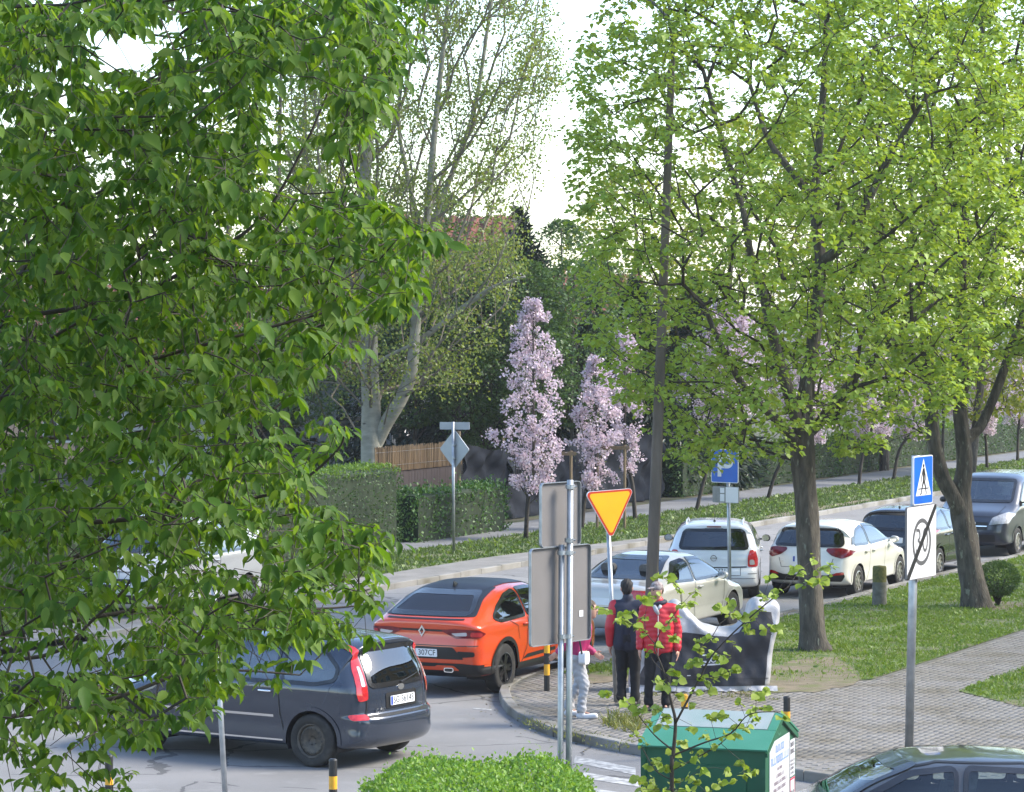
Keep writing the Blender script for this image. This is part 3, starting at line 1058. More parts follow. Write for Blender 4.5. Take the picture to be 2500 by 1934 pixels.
def make_car(name, label, cat, spec, loc, heading, group='parked and driving cars'):
    """spec: sil hw zb H ra wb R paint etc.  Local x is forward from the rear bumper, origin under the rear axle."""
    root = thing(name, label, cat, loc, heading, group)
    kw = spec.get('kw', {})
    B = CarBody(spec['sil'], spec['hw'], spec['zb'], spec['H'], **kw)
    hw = spec['hw']
    ra, wb, R = spec['ra'], spec['wb'], spec['R']
    off = Vector((-ra, 0, 0))
    holder = []
    fr = .035
    rear = spec.get('rear_window'); front = spec.get('windshield'); sides = spec.get('side_windows', [])
    parts = []
    gl = spec.get('glass', m_glassd)
    for sg in (1, -1):
        for w in sides:
            pl = rnd(w, 2)
            parts.append(B.panel('window', pl, 'y', sg, gl, root, .005))
            parts.append(B.strip('window_trim', pl, 'y', sg, .045, spec.get('trim', m_trim), root, .009, closed=True))
    if rear:
        pl = rnd(rear, 2)
        parts.append(B.panel('rear_window', pl, 'x', -1, spec.get('rglass', gl), root, .004))
        parts.append(B.strip('window_trim', pl, 'x', -1, .06, m_trim, root, .010, closed=True))
    if front:
        pl = rnd(front, 2)
        parts.append(B.panel('windshield', pl, 'x', 1, spec.get('wglass', gl), root, .004))
        parts.append(B.strip('window_trim', pl, 'x', 1, .06, m_trim, root, .010, closed=True))
    for (nm, poly, axis, sg, mat, of) in spec.get('panels', []):
        sgs = (1, -1) if sg == 0 else (sg,)
        for q in sgs:
            if axis == 'x' and isinstance(of, tuple):      # mirrored left and right on an end face
                for mz in (1, -1):
                    pp = [(p[0] * mz, p[1]) for p in poly]
                    parts.append(B.panel(nm, rnd(pp, 1), axis, q, mat, root, of[0]))
            else:
                parts.append(B.panel(nm, rnd(poly, 1), axis, q, mat, root, of + .004))
    for (nm, pts, axis, sg, w, mat) in spec.get('lines', []):
        for q in ((1, -1) if sg == 0 else (sg,)):
            parts.append(B.strip(nm, pts, axis, q, w, mat, root, .006))
    # wheel arches
    Ra = R + spec.get('gap', .055)
    lipm = spec.get('arch', spec['paint'])
    lw = spec.get('lipw', .05)
    for xw in (ra, ra + wb):
        for sg in (1, -1):
            pts = []
            for k in range(25):
                a = math.radians(-14 + 208 * k / 24)
                x, z = xw + math.cos(a) * (Ra + lw / 2 - .014), R + math.sin(a) * (Ra + lw / 2 - .014)
                if z > .23: pts.append((x, z))
            parts.append(B.strip('wheel_arch', pts, 'y', sg, lw, lipm, root, .012))
            well = MB()
            yy0, yy1 = sg * hw * .5, sg * hw * .955
            V = []; n = 20
            for k in range(n + 1):
                a = math.radians(-20 + 220 * k / n)
                V += [(xw + math.cos(a) * Ra, yy0, R + math.sin(a) * Ra), (xw + math.cos(a) * Ra, yy1, R + math.sin(a) * Ra)]
            Fq = [(2 * k, 2 * k + 1, 2 * k + 3, 2 * k + 2) for k in range(n)] + [tuple(range(0, 2 * n + 2, 2))]
            well.add(V, Fq)
            parts.append(well.build('wheel_well', m_dark, root, recalc=False))
    # cut the openings out of the shell
    kill = []
    for f in B.bm.faces:
        c = f.calc_center_median()
        dead = False
        for xw in (ra, ra + wb):
            if abs(c.y) > hw * .5 and math.hypot(c.x - xw, c.z - R) < Ra: dead = True
        if not dead and c.z > B.zb - .05:
            if abs(f.normal.y) > .5:
                for w in sides:
                    if poly_in(c.x, c.z, w): dead = True
            if rear and f.normal.x < -.15 and poly_in(c.y, c.z, rear) and c.x < 1.6: dead = True
            if front and f.normal.x > .15 and poly_in(c.y, c.z, front): dead = True
        if dead: kill.append(f)
    bmesh.ops.delete(B.bm, geom=kill, context='FACES')
    me = bpy.data.meshes.new('body')
    B.bm.to_mesh(me)
    body = link_mesh('body', me, spec['paint'], root, True)
    parts.append(body)
    # interior
    it = MB()
    it.box((B.L * .48, 0, B.zb - .42), (B.L * .55, hw * 1.6, .06))
    it.box((ra + wb - .55, 0, B.zb - .12), (.35, hw * 1.5, .28))
    parts.append(it.build('interior', m_dark, root))
    for xs, top in ((ra + .15, 0), (ra + 1.05, 1)):
        for y in (-.36, .36):
            st = MB()
            zb = B.zb
            for (z0, z1, ww) in ((zb - .35, zb + .12, .44), (zb + .15, zb + .34, .25)):
                pr = rrect(ww, z1 - z0, .07, 4, 0, (z0 + z1) / 2)
                V = [(xs - .05 + (p[1] - zb) * -.18, y + p[0], p[1]) for p in pr] + [(xs + .07 + (p[1] - zb) * -.18, y + p[0], p[1]) for p in pr]
                n = len(pr)
                st.add(V, [tuple(range(n)), tuple(range(2 * n - 1, n - 1, -1))] + [(i, (i + 1) % n, (i + 1) % n + n, i + n) for i in range(n)])
            parts.append(st.build('seat', m_seat, root))
    if 'plate' in spec:
        txt, cz = spec['plate']
        p = plate_on(B, root, txt, 0, cz); parts.append(p)
    # mirrors
    mx_, mz_ = spec.get('mirror', (ra + wb - .75, B.zb + .02))
    for sg in (1, -1):
        loc2, nor = B.hit(mx_, mz_, 'y', sg)
        mb = MB()
        pr = chaikin([(-.09, -.06), (.09, -.075), (.1, .06), (-.06, .075)], 2)
        V = []
        for (xo, k) in ((-.05, .85), (-.03, 1.0), (.05, .9), (.09, .5)):
            V += [(xo, sg * (.12 + p[0] * k), p[1] * k + .03) for p in pr]
        n = len(pr); Fq = [tuple(range(n)), tuple(range(4 * n - 1, 3 * n - 1, -1))]
        for q in range(3):
            Fq += [(q * n + i, q * n + (i + 1) % n, (q + 1) * n + (i + 1) % n, (q + 1) * n + i) for i in range(n)]
        mb.add(V, Fq)
        mb.tube([(0, -sg * .03, 0), (0, sg * .08, .01)], [.02, .016], 6)
        mo = mb.build('mirror', spec.get('mirror_mat', spec['paint']), root, True)
        mo.location = loc2
        mg = MB(); mg.prism([(p[0] * .82, p[1] * .82) for p in pr], -.001, .001)
        g = mg.build('mirror_glass', m_chrome, mo)
        g.location = (-.0525, sg * .12, .03); g.rotation_euler = (0, 0, PI / 2)
        parts.append(mo)
    # handles
    for hx, hz in spec.get('handles', []):
        for sg in (1, -1):
            loc2, nor = B.hit(hx, hz, 'y', sg)
            hb = MB(); hb.tube([Vector((-.10, 0, 0)), Vector((-.07, sg * .03, .005)), Vector((.07, sg * .03, .005)), Vector((.1, 0, 0))], [.014, .017, .017, .014], 6)
            h = hb.build('door_handle', spec.get('handle_mat', spec['paint']), root, True); h.location = loc2
            parts.append(h)
    for f in spec.get('extra', []):
        parts += f(B, root)
    for o in parts:
        if o.parent == root and o.type == 'MESH':
            o.location = o.location + off
    # wheels
    tw = spec.get('tw', .205)
    for xw in (0, wb):
        for sg in (1, -1):
            make_wheel(R, tw, R, spec.get('rim', 'alloy'), root, xw, sg * (hw - tw / 2 - .012), sg)
    B.bm.free()
    return root

def mir(poly): return [(-p[0], p[1]) for p in poly][::-1]
def paint(name, c, metal=0.0, rough=.28, flake=None):
    return M(name, c, rough, metal, coat=1.0, col2=flake or tuple(x * .94 for x in c), scale=1.5, spec=.5)

def ex_antenna(x, h=.35, fin=False):
    def f(B, root):
        loc, nor = B.hit(x, 0, 'z', 1)
        mb = MB()
        if fin:
            mb.add([(x - .09, -.02, loc.z - .01), (x + .12, 0, loc.z - .01), (x - .09, .02, loc.z - .01), (x - .07, 0, loc.z + .07), (x - .1, 0, loc.z + .065)], [(0, 1, 3), (1, 2, 3), (2, 0, 4, 3), (0, 3, 4)])
        else:
            mb.lathe([(.03, loc.z - .01), (.02, loc.z + .03), (.001, loc.z + .035)], 10, 'z', (x, 0, 0))
            mb.tube([(x, 0, loc.z + .02), (x - h * .45, 0, loc.z + h)], [.004, .003], 5)
        return [mb.build('antenna', m_black, root)]
    return f
def ex_wiper(y0, z0, y1, z1):
    def f(B, root):
        pts = []
        for k in range(6):
            t = k / 5
            loc, nor = B.hit(y0 + (y1 - y0) * t, z0 + (z1 - z0) * t, 'x', -1)
            pts.append(loc + nor * .02)
        mb = MB(); mb.tube(pts, [.014, .012, .01, .009, .008, .006], 5)
        return [mb.build('wiper', m_black, root)]
    return f
def ex_spoiler(poly, axis='x'):
    def f(B, root): return []
    return f
def ex_rails(x0, x1, y):
    def f(B, root):
        out = []
        for sg in (1, -1):
            pts = []
            for k in range(9):
                t = k / 8
                loc, nor = B.hit(x0 + (x1 - x0) * t, sg * y, 'z', 1)
                pts.append(loc + Vector((0, 0, .05 * math.sin(PI * min(1, max(0, t * 4), (1 - t) * 4) / 2) - .005)))
            mb = MB(); mb.tube(pts, .017, 6)
            out.append(mb.build('roof_rail', m_white_car, root, True))
        return out
    return f
def ex_badge(kind, z, size=.07):
    def f(B, root):
        loc, nor = B.hit(0, z, 'x', -1)
        mb = MB()
        x = loc.x - .008
        def ring(r0, r1, rx=1, n=24):
            V = []; Fq = []
            for k in range(n):
                a = 2 * PI * k / n
                for r in (r0, r1):
                    for xo in (-.006, .006):
                        V.append((x + xo, math.cos(a) * r * rx, z + math.sin(a) * r))
            for k in range(n):
                b = k * 4; c = ((k + 1) % n) * 4
                Fq += [(b, b + 2, c + 2, c), (b + 1, c + 1, c + 3, b + 3), (b + 2, b + 3, c + 3, c + 2), (b, c, c + 1, b + 1)]
            mb.add(V, Fq)
        if kind == 'diamond':
            for (k0, k1) in ((1.0, .55),):
                o_ = [(0, 1.25), (.8, 0), (0, -1.25), (-.8, 0)]
                V = []
                for k in (k0, k1):
                    for xo in (-.01, .006):
                        V += [(x + xo, p[0] * size * k, z + p[1] * size * k) for p in o_]
                Fq = []
                for i in range(4):
                    j = (i + 1) % 4
                    Fq += [(i, j, 8 + j, 8 + i), (i, 4 + i, 4 + j, j), (8 + i, 8 + j, 12 + j, 12 + i)]
                mb.add(V, Fq)
        elif kind == 'ring_bar':
            ring(size * .82, size)
            mb.box((x, 0, z), (.012, size * 2.1, size * .22), 0)
        elif kind == 'oval':
            ring(.001, size * .55, 1.7)
        elif kind == 'h':
            ring(size * .7, size * .85, 1.5)
            mb.box((x, 0, z), (.012, size * 1.1, size * .2)); mb.box((x, size * .5, z), (.012, size * .22, size)); mb.box((x, -size * .5, z), (.012, size * .22, size))
        return [mb.build('emblem', m_chrome, root, recalc=True)]
    return f
def ex_exhaust(y, z):
    def f(B, root):
        loc, nor = B.hit(y, z + .06, 'x', -1)
        mb = MB(); mb.prism(rrect(.16, .07, .03, 4, y, z), loc.x - .01, loc.x + .12)
        V = [(v[1], v[0], v[2]) for v in mb.V]; mb.V = V
        o = mb.build('exhaust', m_chrome, root)
        m2 = MB(); m2.prism(rrect(.125, .045, .02, 4, y, z), loc.x - .013, loc.x - .009); m2.V = [(v[1], v[0], v[2]) for v in m2.V]
        return [o, m2.build('exhaust_opening', m_black, root)]
    return f
def ex_text(txt, y, z, h, mat):
    def f(B, root):
        loc, nor = B.hit(y, z, 'x', -1)
        me = text_mesh(txt, h, .004)
        for v in me.vertices:
            c = v.co.copy(); v.co = Vector((-c.z, -c.x, c.y))
        o = link_mesh('badge', me, mat, root); o.location = loc + Vector((-.006, 0, 0))
        return [o]
    return f

m_orange = paint('paint_orange', (.62, .058, .010), .0)
m_slate = paint('paint_slate', (.030, .040, .062), .3, .22)
m_silver = paint('paint_silver_beige', (.52, .505, .48), .1, .35)
m_white_car = paint('paint_white', (.74, .75, .77), 0, .3)
m_cream = paint('paint_ivory', (.76, .74, .69), 0, .3)
m_darkblue = paint('paint_dark_blue', (.012, .014, .02), .2, .22)
m_vangrey = paint('paint_van_grey', (.035, .04, .056), .1, .3)
m_graphite = paint('paint_graphite', (.04, .042, .046), .3, .3)
m_roofblk = M('paint_roof_black', (.016, .018, .026), .45, spec=.35)

def seam(*pts): return list(pts)
HD = PI / 2 - TH                                   # heading of the street
# ---- slate estate in the foreground
r_l = G(769, 1872); f_l = G(362, 1828)
d = (f_l - r_l).normalized(); head = math.atan2(d.y, d.x) + math.radians(3.2)
d = Vector((math.cos(head), math.sin(head), 0))
leftn = Vector((-d.y, d.x, 0))
sp = dict(sil=[(.36, .21), (.15, .24), (.06, .33), (.03, .55), (.05, .63), (.11, .66), (.12, .92), (.19, 1.18), (.34, 1.46), (.28, 1.52), (.42, 1.555), (1.0, 1.60), (1.8, 1.60), (2.35, 1.54), (2.8, 1.34), (3.28, 1.05), (3.5, .99), (4.0, .87), (4.27, .72), (4.36, .52), (4.32, .3), (4.15, .21), (2.2, .2)],
    hw=.915, zb=1.0, H=1.60, ra=.84, wb=2.64, R=.325, paint=m_slate, rim='steel', plate=('SG 5614S', .80), gap=.06, kw=dict(tr=.12, rr=(.46, .27, .10), nexp=3.2),
    side_windows=[[(.52, 1.08), (.5, 1.22), (.78, 1.47), (1.28, 1.50), (1.28, 1.03), (.78, 1.02)], [(1.38, 1.02), (1.38, 1.51), (2.12, 1.50), (2.16, 1.02)], [(2.26, 1.02), (2.22, 1.49), (2.5, 1.42), (3.0, 1.16), (3.18, 1.03)]],
    rear_window=[(-.575, 1.0), (.575, 1.0), (.53, 1.43), (-.53, 1.43)], windshield=[(-.70, 1.09), (.70, 1.09), (.58, 1.48), (-.58, 1.48)],
    glass=m_glass, rglass=m_glassd,
    panels=[('tail_light', [(.63, .84), (.74, .82), (.765, .92), (.725, 1.2), (.655, 1.49), (.595, 1.49), (.615, 1.1)], 'x', -1, m_red, (.012,)),
            ('tail_light_lens', [(.645, 1.0), (.695, 1.0), (.665, 1.24), (.635, 1.24)], 'x', -1, m_clear, (.016,)),
            ('reflector', [(.66, .60), (.83, .60), (.83, .67), (.66, .67)], 'x', -1, m_red, (.012,)),
            ('plate_recess', [(-.33, .71), (.33, .71), (.33, .90), (-.33, .90)], 'x', -1, m_black, .004),
            ('headlight', [(.45, .68), (.8, .72), (.82, .9), (.6, .86)], 'x', 1, m_head, (.01,)),
            ('grille', [(-.4, .5), (.4, .5), (.4, .7), (-.4, .7)], 'x', 1, m_black, .008)],
    lines=[('door_gap', [(1.33, 1.0), (1.30, .62), (1.22, .30)], 'y', 0, .014, m_black), ('door_gap', [(2.2, 1.0), (2.2, .30)], 'y', 0, .014, m_black), ('door_gap', [(3.2, 1.0), (3.22, .6), (3.12, .3)], 'y', 0, .014, m_black),
           ('side_moulding', [(1.40, .60), (2.15, .60)], 'y', 0, .03, m_chrome), ('side_moulding', [(2.25, .60), (3.1, .60)], 'y', 0, .03, m_chrome), ('sill_strip', [(1.26, .31), (3.05, .31)], 'y', 0, .02, m_chrome),
           ('tailgate_gap', [(-.66, .64), (.66, .64)], 'x', -1, .03, m_black), ('tailgate_gap', [(.655, .66), (.64, .86)], 'x', -1, .014, m_black), ('tailgate_gap', [(-.655, .66), (-.64, .86)], 'x', -1, .014, m_black)],
    handles=[(1.52, .90), (2.4, .90)], handle_mat=m_chrome,
    extra=[ex_badge('oval', .95, .07), ex_wiper(0, 1.0, -.42, 1.08), ex_text('C-MAX', .42, .70, .07, m_chrome), ex_text('TDCi', -.45, .70, .05, m_chrome)])
rc = r_l - leftn * (.915 - .10)
car1 = make_car('estate_car', 'slate grey family car with plain steel wheels crossing the junction nearest the hedge', 'car', sp, (rc.x, rc.y, .0), head)

# ---- orange coupe SUV
sp = dict(sil=[(.34, .27), (.15, .30), (.06, .42), (.02, .58), (.0, .72), (.04, .92), (.03, 1.02), (.02, 1.10), (.14, 1.15), (.40, 1.27), (.75, 1.43), (1.2, 1.54), (1.7, 1.575), (2.3, 1.55), (2.8, 1.40), (3.3, 1.13), (3.55, 1.05), (4.2, .94), (4.45, .8), (4.56, .58), (4.5, .38), (4.3, .26), (2.3, .25)],
    hw=.91, zb=1.03, H=1.58, ra=.97, wb=2.72, R=.36, paint=m_orange, rim='black', plate=('SG 307CF', .645), gap=.06, arch=m_black, lipw=.06,
    kw=dict(tum=.27, zsp=.66),
    side_windows=[[(.62, 1.12), (.85, 1.26), (1.25, 1.40), (1.62, 1.45), (1.66, 1.08), (.8, 1.06)], [(1.74, 1.08), (1.70, 1.46), (2.1, 1.46), (2.5, 1.42), (2.5, 1.08)], [(2.58, 1.08), (2.58, 1.40), (2.8, 1.31), (3.15, 1.1)]],
    rglass=m_glass, rear_window=[(-.64, 1.19), (.64, 1.19), (.50, 1.45), (-.50, 1.45)], windshield=[(-.68, 1.16), (.68, 1.16), (.56, 1.44), (-.56, 1.44)],
    panels=[('window_surround', [(-.73, 1.155), (.73, 1.155), (.575, 1.50), (.5, 1.515), (-.5, 1.515), (-.575, 1.50)], 'x', -1, m_roofblk, .002),
            ('roof_panel', [(.98, -.52), (.98, .52), (2.4, .54), (2.6, .5), (2.6, -.5), (2.4, -.54)], 'z', 1, m_roofblk, .004),
            ('light_bar', [(-.4, .955), (.4, .955), (.4, .985), (-.4, .985)], 'x', -1, m_black, .006),
            ('tail_light', [(.30, .975), (.42, .915), (.54, .86), (.86, .87), (.90, .93), (.86, .985), (.5, 1.0)], 'x', -1, m_redd, (.012,)),
            ('tail_light_lens', [(.46, .935), (.54, .895), (.70, .90), (.70, .955)], 'x', -1, m_clear, (.017,)),
            ('tail_light_lens', [(.74, .885), (.87, .885), (.88, .95), (.75, .96)], 'x', -1, m_red, (.017,)),
            ('bumper_panel', [(-.66, .56), (.66, .56), (.50, .735), (-.50, .735)], 'x', -1, m_black, .004),
            ('bumper_skirt', [(-.88, .30), (.88, .30), (.90, .47), (.62, .50), (-.62, .50), (-.90, .47)], 'x', -1, m_black, .005),
            ('bumper_vent', [(.60, .585), (.80, .60), (.80, .67), (.56, .68)], 'x', -1, m_black, (.006,)),
            ('skid_plate', [(-.58, .40), (.58, .40), (.50, .47), (.24, .47), (.20, .45), (-.20, .45), (-.24, .47), (-.50, .47)], 'x', -1, m_orange, .012),
            ('sill_cladding', [(1.35, .27), (3.25, .27), (3.25, .42), (1.38, .40)], 'y', 0, m_black, .006),
            ('rocker_trim', [(1.55, .44), (2.7, .47), (2.7, .52), (1.7, .50)], 'y', 0, m_black, .006),
            ('headlight', [(.5, .82), (.84, .84), (.84, .93), (.6, .9)], 'x', 1, m_head, (.01,)), ('grille', [(-.45, .6), (.45, .6), (.45, .85), (-.45, .85)], 'x', 1, m_black, .008)],
    lines=[('door_gap', [(1.70, 1.05), (1.68, .6), (1.56, .45), (1.5, .40)], 'y', 0, .012, m_black), ('door_gap', [(2.54, 1.05), (2.54, .42)], 'y', 0, .012, m_black), ('door_gap', [(1.1, 1.04), (1.35, .95), (1.42, .75)], 'y', 0, .010, m_black),
           ('lip_gap', [(-.62, 1.125), (.62, 1.125)], 'x', -1, .02, m_black), ('tailgate_gap', [(.62, .85), (.55, .76)], 'x', -1, .01, m_black), ('bumper_crease', [(-.84, .755), (.84, .755)], 'x', -1, .012, m_black)],
    handles=[(1.62, .96), (2.48, .96)],
    extra=[ex_badge('diamond', .955, .07), ex_antenna(1.15, fin=True), ex_exhaust(-.42, .40), ex_exhaust(.42, .40)])
rr = G(1222, 1690)
fd = Vector((math.cos(HD), math.sin(HD), 0)); ln = Vector((-fd.y, fd.x, 0))
def place_right(contact, hw, heading=HD, tw=.2):
    f_ = Vector((math.cos(heading), math.sin(heading), 0)); l_ = Vector((-f_.y, f_.x, 0))
    c = contact + l_ * (hw - tw / 2)
    return (c.x, c.y, 0)
make_car('suv_car', 'orange coupe style car with black roof and black wheels waiting at the corner', 'car', sp, place_right(rr, .91), HD)

# ---- silver beige sedan
sp = dict(sil=[(.32, .23), (.1, .28), (.0, .46), (.02, .75), (.07, .95), (.2, 1.0), (.7, 1.02), (1.0, 1.13), (1.5, 1.36), (2.0, 1.43), (2.55, 1.41), (3.05, 1.19), (3.45, .96), (3.75, .90), (4.2, .77), (4.45, .58), (4.47, .4), (4.35, .23), (2.2, .21)],
    hw=.885, zb=.94, H=1.43, ra=1.0, wb=2.65, R=.315, paint=m_silver, rim='alloy', plate=('', .72),
    side_windows=[[(1.0, 1.0), (1.5, 1.28), (1.9, 1.32), (1.92, .97)], [(2.0, .97), (1.98, 1.33), (2.5, 1.31), (2.95, 1.12), (3.2, .98)]],
    rear_window=[(-.62, 1.07), (.62, 1.07), (.50, 1.35), (-.50, 1.35)], windshield=[(-.66, 1.02), (.66, 1.02), (.54, 1.33), (-.54, 1.33)],
    panels=[('tail_light', [(.52, .74), (.84, .74), (.85, .90), (.55, .92)], 'x', -1, m_red, (.01,)), ('headlight', [(.45, .62), (.8, .66), (.8, .78), (.5, .76)], 'x', 1, m_head, (.01,)),
            ('reflector', [(.7, .62), (.86, .62), (.86, .67), (.7, .67)], 'x', -1, m_red, (.01,)), ('grille', [(-.35, .5), (.35, .5), (.35, .72), (-.35, .72)], 'x', 1, m_black, .008)],
    lines=[('door_gap', [(1.95, .95), (1.95, .3)], 'y', 0, .012, m_black), ('door_gap', [(3.2, .95), (3.22, .6), (3.1, .3)], 'y', 0, .012, m_black), ('side_moulding', [(1.4, .52), (3.2, .52)], 'y', 0, .03, m_silver), ('door_gap', [(1.15, .95), (1.35, .8), (1.42, .6)], 'y', 0, .012, m_black), ('trunk_gap', [(-.6, .62), (.6, .62)], 'x', -1, .014, m_black)],
    handles=[(2.15, .84)], extra=[])
make_car('sedan_car', 'silver beige sedan parked behind the two standing men', 'car', sp, place_right(S(48.15, -20.0), .885, HD - .03), HD - .03)

# ---- white estate pulling out
sp = dict(sil=[(.32, .23), (.08, .29), (-.02, .42), (-.01, .58), (.05, .64), (.06, .9), (.13, 1.05), (.38, 1.38), (.36, 1.44), (.5, 1.485), (1.0, 1.51), (1.9, 1.50), (2.45, 1.42), (2.95, 1.15), (3.25, .99), (3.5, .94), (4.2, .79), (4.46, .6), (4.49, .4), (4.35, .23), (2.2, .21)],
    hw=.88, zb=.98, H=1.51, ra=.95, wb=2.70, R=.315, paint=m_white_car, rim='alloy', plate=('SG 74771', .585),
    side_windows=[[(.45, 1.05), (.62, 1.30), (1.3, 1.40), (1.3, 1.02)], [(1.38, 1.02), (1.38, 1.40), (2.1, 1.38), (2.1, 1.02)], [(2.18, 1.02), (2.18, 1.38), (2.5, 1.30), (3.0, 1.04)]],
    rear_window=[(-.66, 1.01), (.66, 1.01), (.565, 1.355), (-.565, 1.355)], windshield=[(-.66, 1.06), (.66, 1.06), (.54, 1.38), (-.54, 1.38)], mirror_mat=m_black, rglass=m_glassd,
    panels=[('tail_light', [(.66, .66), (.84, .66), (.85, .8), (.80, .98), (.70, .98), (.655, .85)], 'x', -1, m_red, (.012,)), ('tail_light_lens', [(.69, .70), (.79, .70), (.77, .80), (.69, .80)], 'x', -1, m_clear, (.016,)),
            ('headlight', [(.45, .66), (.8, .7), (.8, .84), (.5, .8)], 'x', 1, m_head, (.01,)), ('grille', [(-.35, .5), (.35, .5), (.35, .72), (-.35, .72)], 'x', 1, m_black, .008),
            ('brake_light', [(-.14, 1.405), (.14, 1.405), (.14, 1.425), (-.14, 1.425)], 'x', -1, m_redd, .01)],
    lines=[('tailgate_gap', [(-.64, .66), (-.36, .655), (-.3, .645), (.3, .645), (.36, .655), (.64, .66)], 'x', -1, .026, m_black), ('tailgate_gap', [(-.52, .64), (-.52, .50), (.52, .50), (.52, .64)], 'x', -1, .010, m_ink),
           ('bumper_crease', [(-.8, .44), (.8, .44)], 'x', -1, .010, m_ink), ('bumper_slot', [(.66, .53), (.83, .53)], 'x', -1, .012, m_ink), ('bumper_slot', [(-.66, .53), (-.83, .53)], 'x', -1, .012, m_ink), ('door_gap', [(1.34, .98), (1.3, .3)], 'y', 0, .012, m_black), ('door_gap', [(2.14, .98), (2.14, .3)], 'y', 0, .012, m_black)],
    handles=[(1.5, .88), (2.3, .88)], extra=[ex_badge('ring_bar', .83, .06), ex_antenna(.72, .3), ex_rails(.6, 2.3, .55), ex_wiper(0, 1.02, -.4, 1.05)])
a = G(1658, 1456); b = G(1832, 1458)
c = (a + b) / 2
vh = math.atan2(c.y, c.x) + math.radians(-1.5)
make_car('estate_car', 'white estate with roof rails pulling out on the street between two parked cars', 'car', sp, (c.x, c.y, 0), vh)

# ---- ivory hatchback
sp = dict(sil=[(.3, .23), (.08, .29), (.0, .45), (.03, .7), (.07, .9), (.2, 1.06), (.40, 1.33), (.33, 1.40), (.5, 1.44), (.95, 1.475), (1.6, 1.47), (2.1, 1.41), (2.6, 1.18), (3.0, .99), (3.3, .93), (3.8, .79), (4.0, .58), (4.03, .38), (3.9, .23), (2, .21)],
    hw=.87, zb=.97, H=1.475, ra=.75, wb=2.57, R=.31, paint=m_cream, rim='alloy', plate=('', .76),
    side_windows=[[(.55, 1.03), (.62, 1.14), (.9, 1.30), (1.35, 1.36), (1.35, 1.01)], [(1.42, 1.01), (1.42, 1.37), (1.9, 1.35), (2.2, 1.27), (2.65, 1.04)]],
    rear_window=[(-.70, 1.02), (.70, 1.02), (.58, 1.33), (-.58, 1.33)], windshield=[(-.66, 1.05), (.66, 1.05), (.54, 1.36), (-.54, 1.36)],
    panels=[('tail_light', [(.40, .93), (.52, .84), (.72, .78), (.85, .84), (.87, .93), (.70, .98), (.42, .975)], 'x', -1, m_redd, (.012,)), ('bumper_panel', [(-.72, .34), (.72, .34), (.78, .44), (.74, .53), (.45, .46), (-.45, .46), (-.74, .53), (-.78, .44)], 'x', -1, m_black, .006),
            ('reflector', [(.54, .455), (.76, .47), (.76, .52), (.62, .51)], 'x', -1, m_red, (.012,)), ('headlight', [(.45, .66), (.8, .7), (.8, .84), (.5, .8)], 'x', 1, m_head, (.01,)),
            ('quarter_glass', [(.42, 1.04), (.55, 1.04), (.62, 1.16), (.56, 1.2)], 'y', 0, m_trim, .006)],
    lines=[('door_gap', [(1.39, .98), (1.38, .5), (1.2, .3)], 'y', 0, .010, m_ink), ('door_gap', [(2.3, .98), (2.3, .28)], 'y', 0, .010, m_ink), ('tailgate_gap', [(-.56, .78), (-.5, .6), (.5, .6), (.56, .78)], 'x', -1, .010, m_ink)],
    handles=[(1.15, .87), (1.6, .87)], extra=[ex_badge('h', .90, .055), ex_antenna(.62, .28), ex_text('i20', .5, .70, .06, m_chrome)])
make_car('hatchback_car', 'ivory white hatchback parked behind the thick lime trunk with mossy post beside it', 'car', sp, place_right(S(57.4, -19.85), .87), HD)

# ---- dark hatchback
sp = dict(sp); sp.update(paint=m_darkblue, plate=('', .8), rim='alloy', handles=[(1.15, .87), (1.6, .87)], extra=[ex_antenna(.62, .2)], kw=dict(),
    panels=[('tail_light', [(.58, .78), (.84, .80), (.86, 1.0), (.66, 1.02)], 'x', -1, m_red, (.012,)), ('bumper_panel', [(-.7, .34), (.7, .34), (.7, .46), (-.7, .46)], 'x', -1, m_black, .006), ('headlight', [(.45, .66), (.8, .7), (.8, .84), (.5, .8)], 'x', 1, m_head, (.01,))],
    lines=[('door_gap', [(1.39, .98), (1.38, .5), (1.2, .3)], 'y', 0, .010, m_ink), ('door_gap', [(2.3, .98), (2.3, .28)], 'y', 0, .010, m_ink), ('side_moulding', [(1.25, .45), (2.9, .45)], 'y', 0, .03, m_black)])
make_car('hatchback_car', 'black hatchback parked between the ivory hatchback and the grey van', 'car', sp, place_right(S(62.5, -19.8), .87), HD)

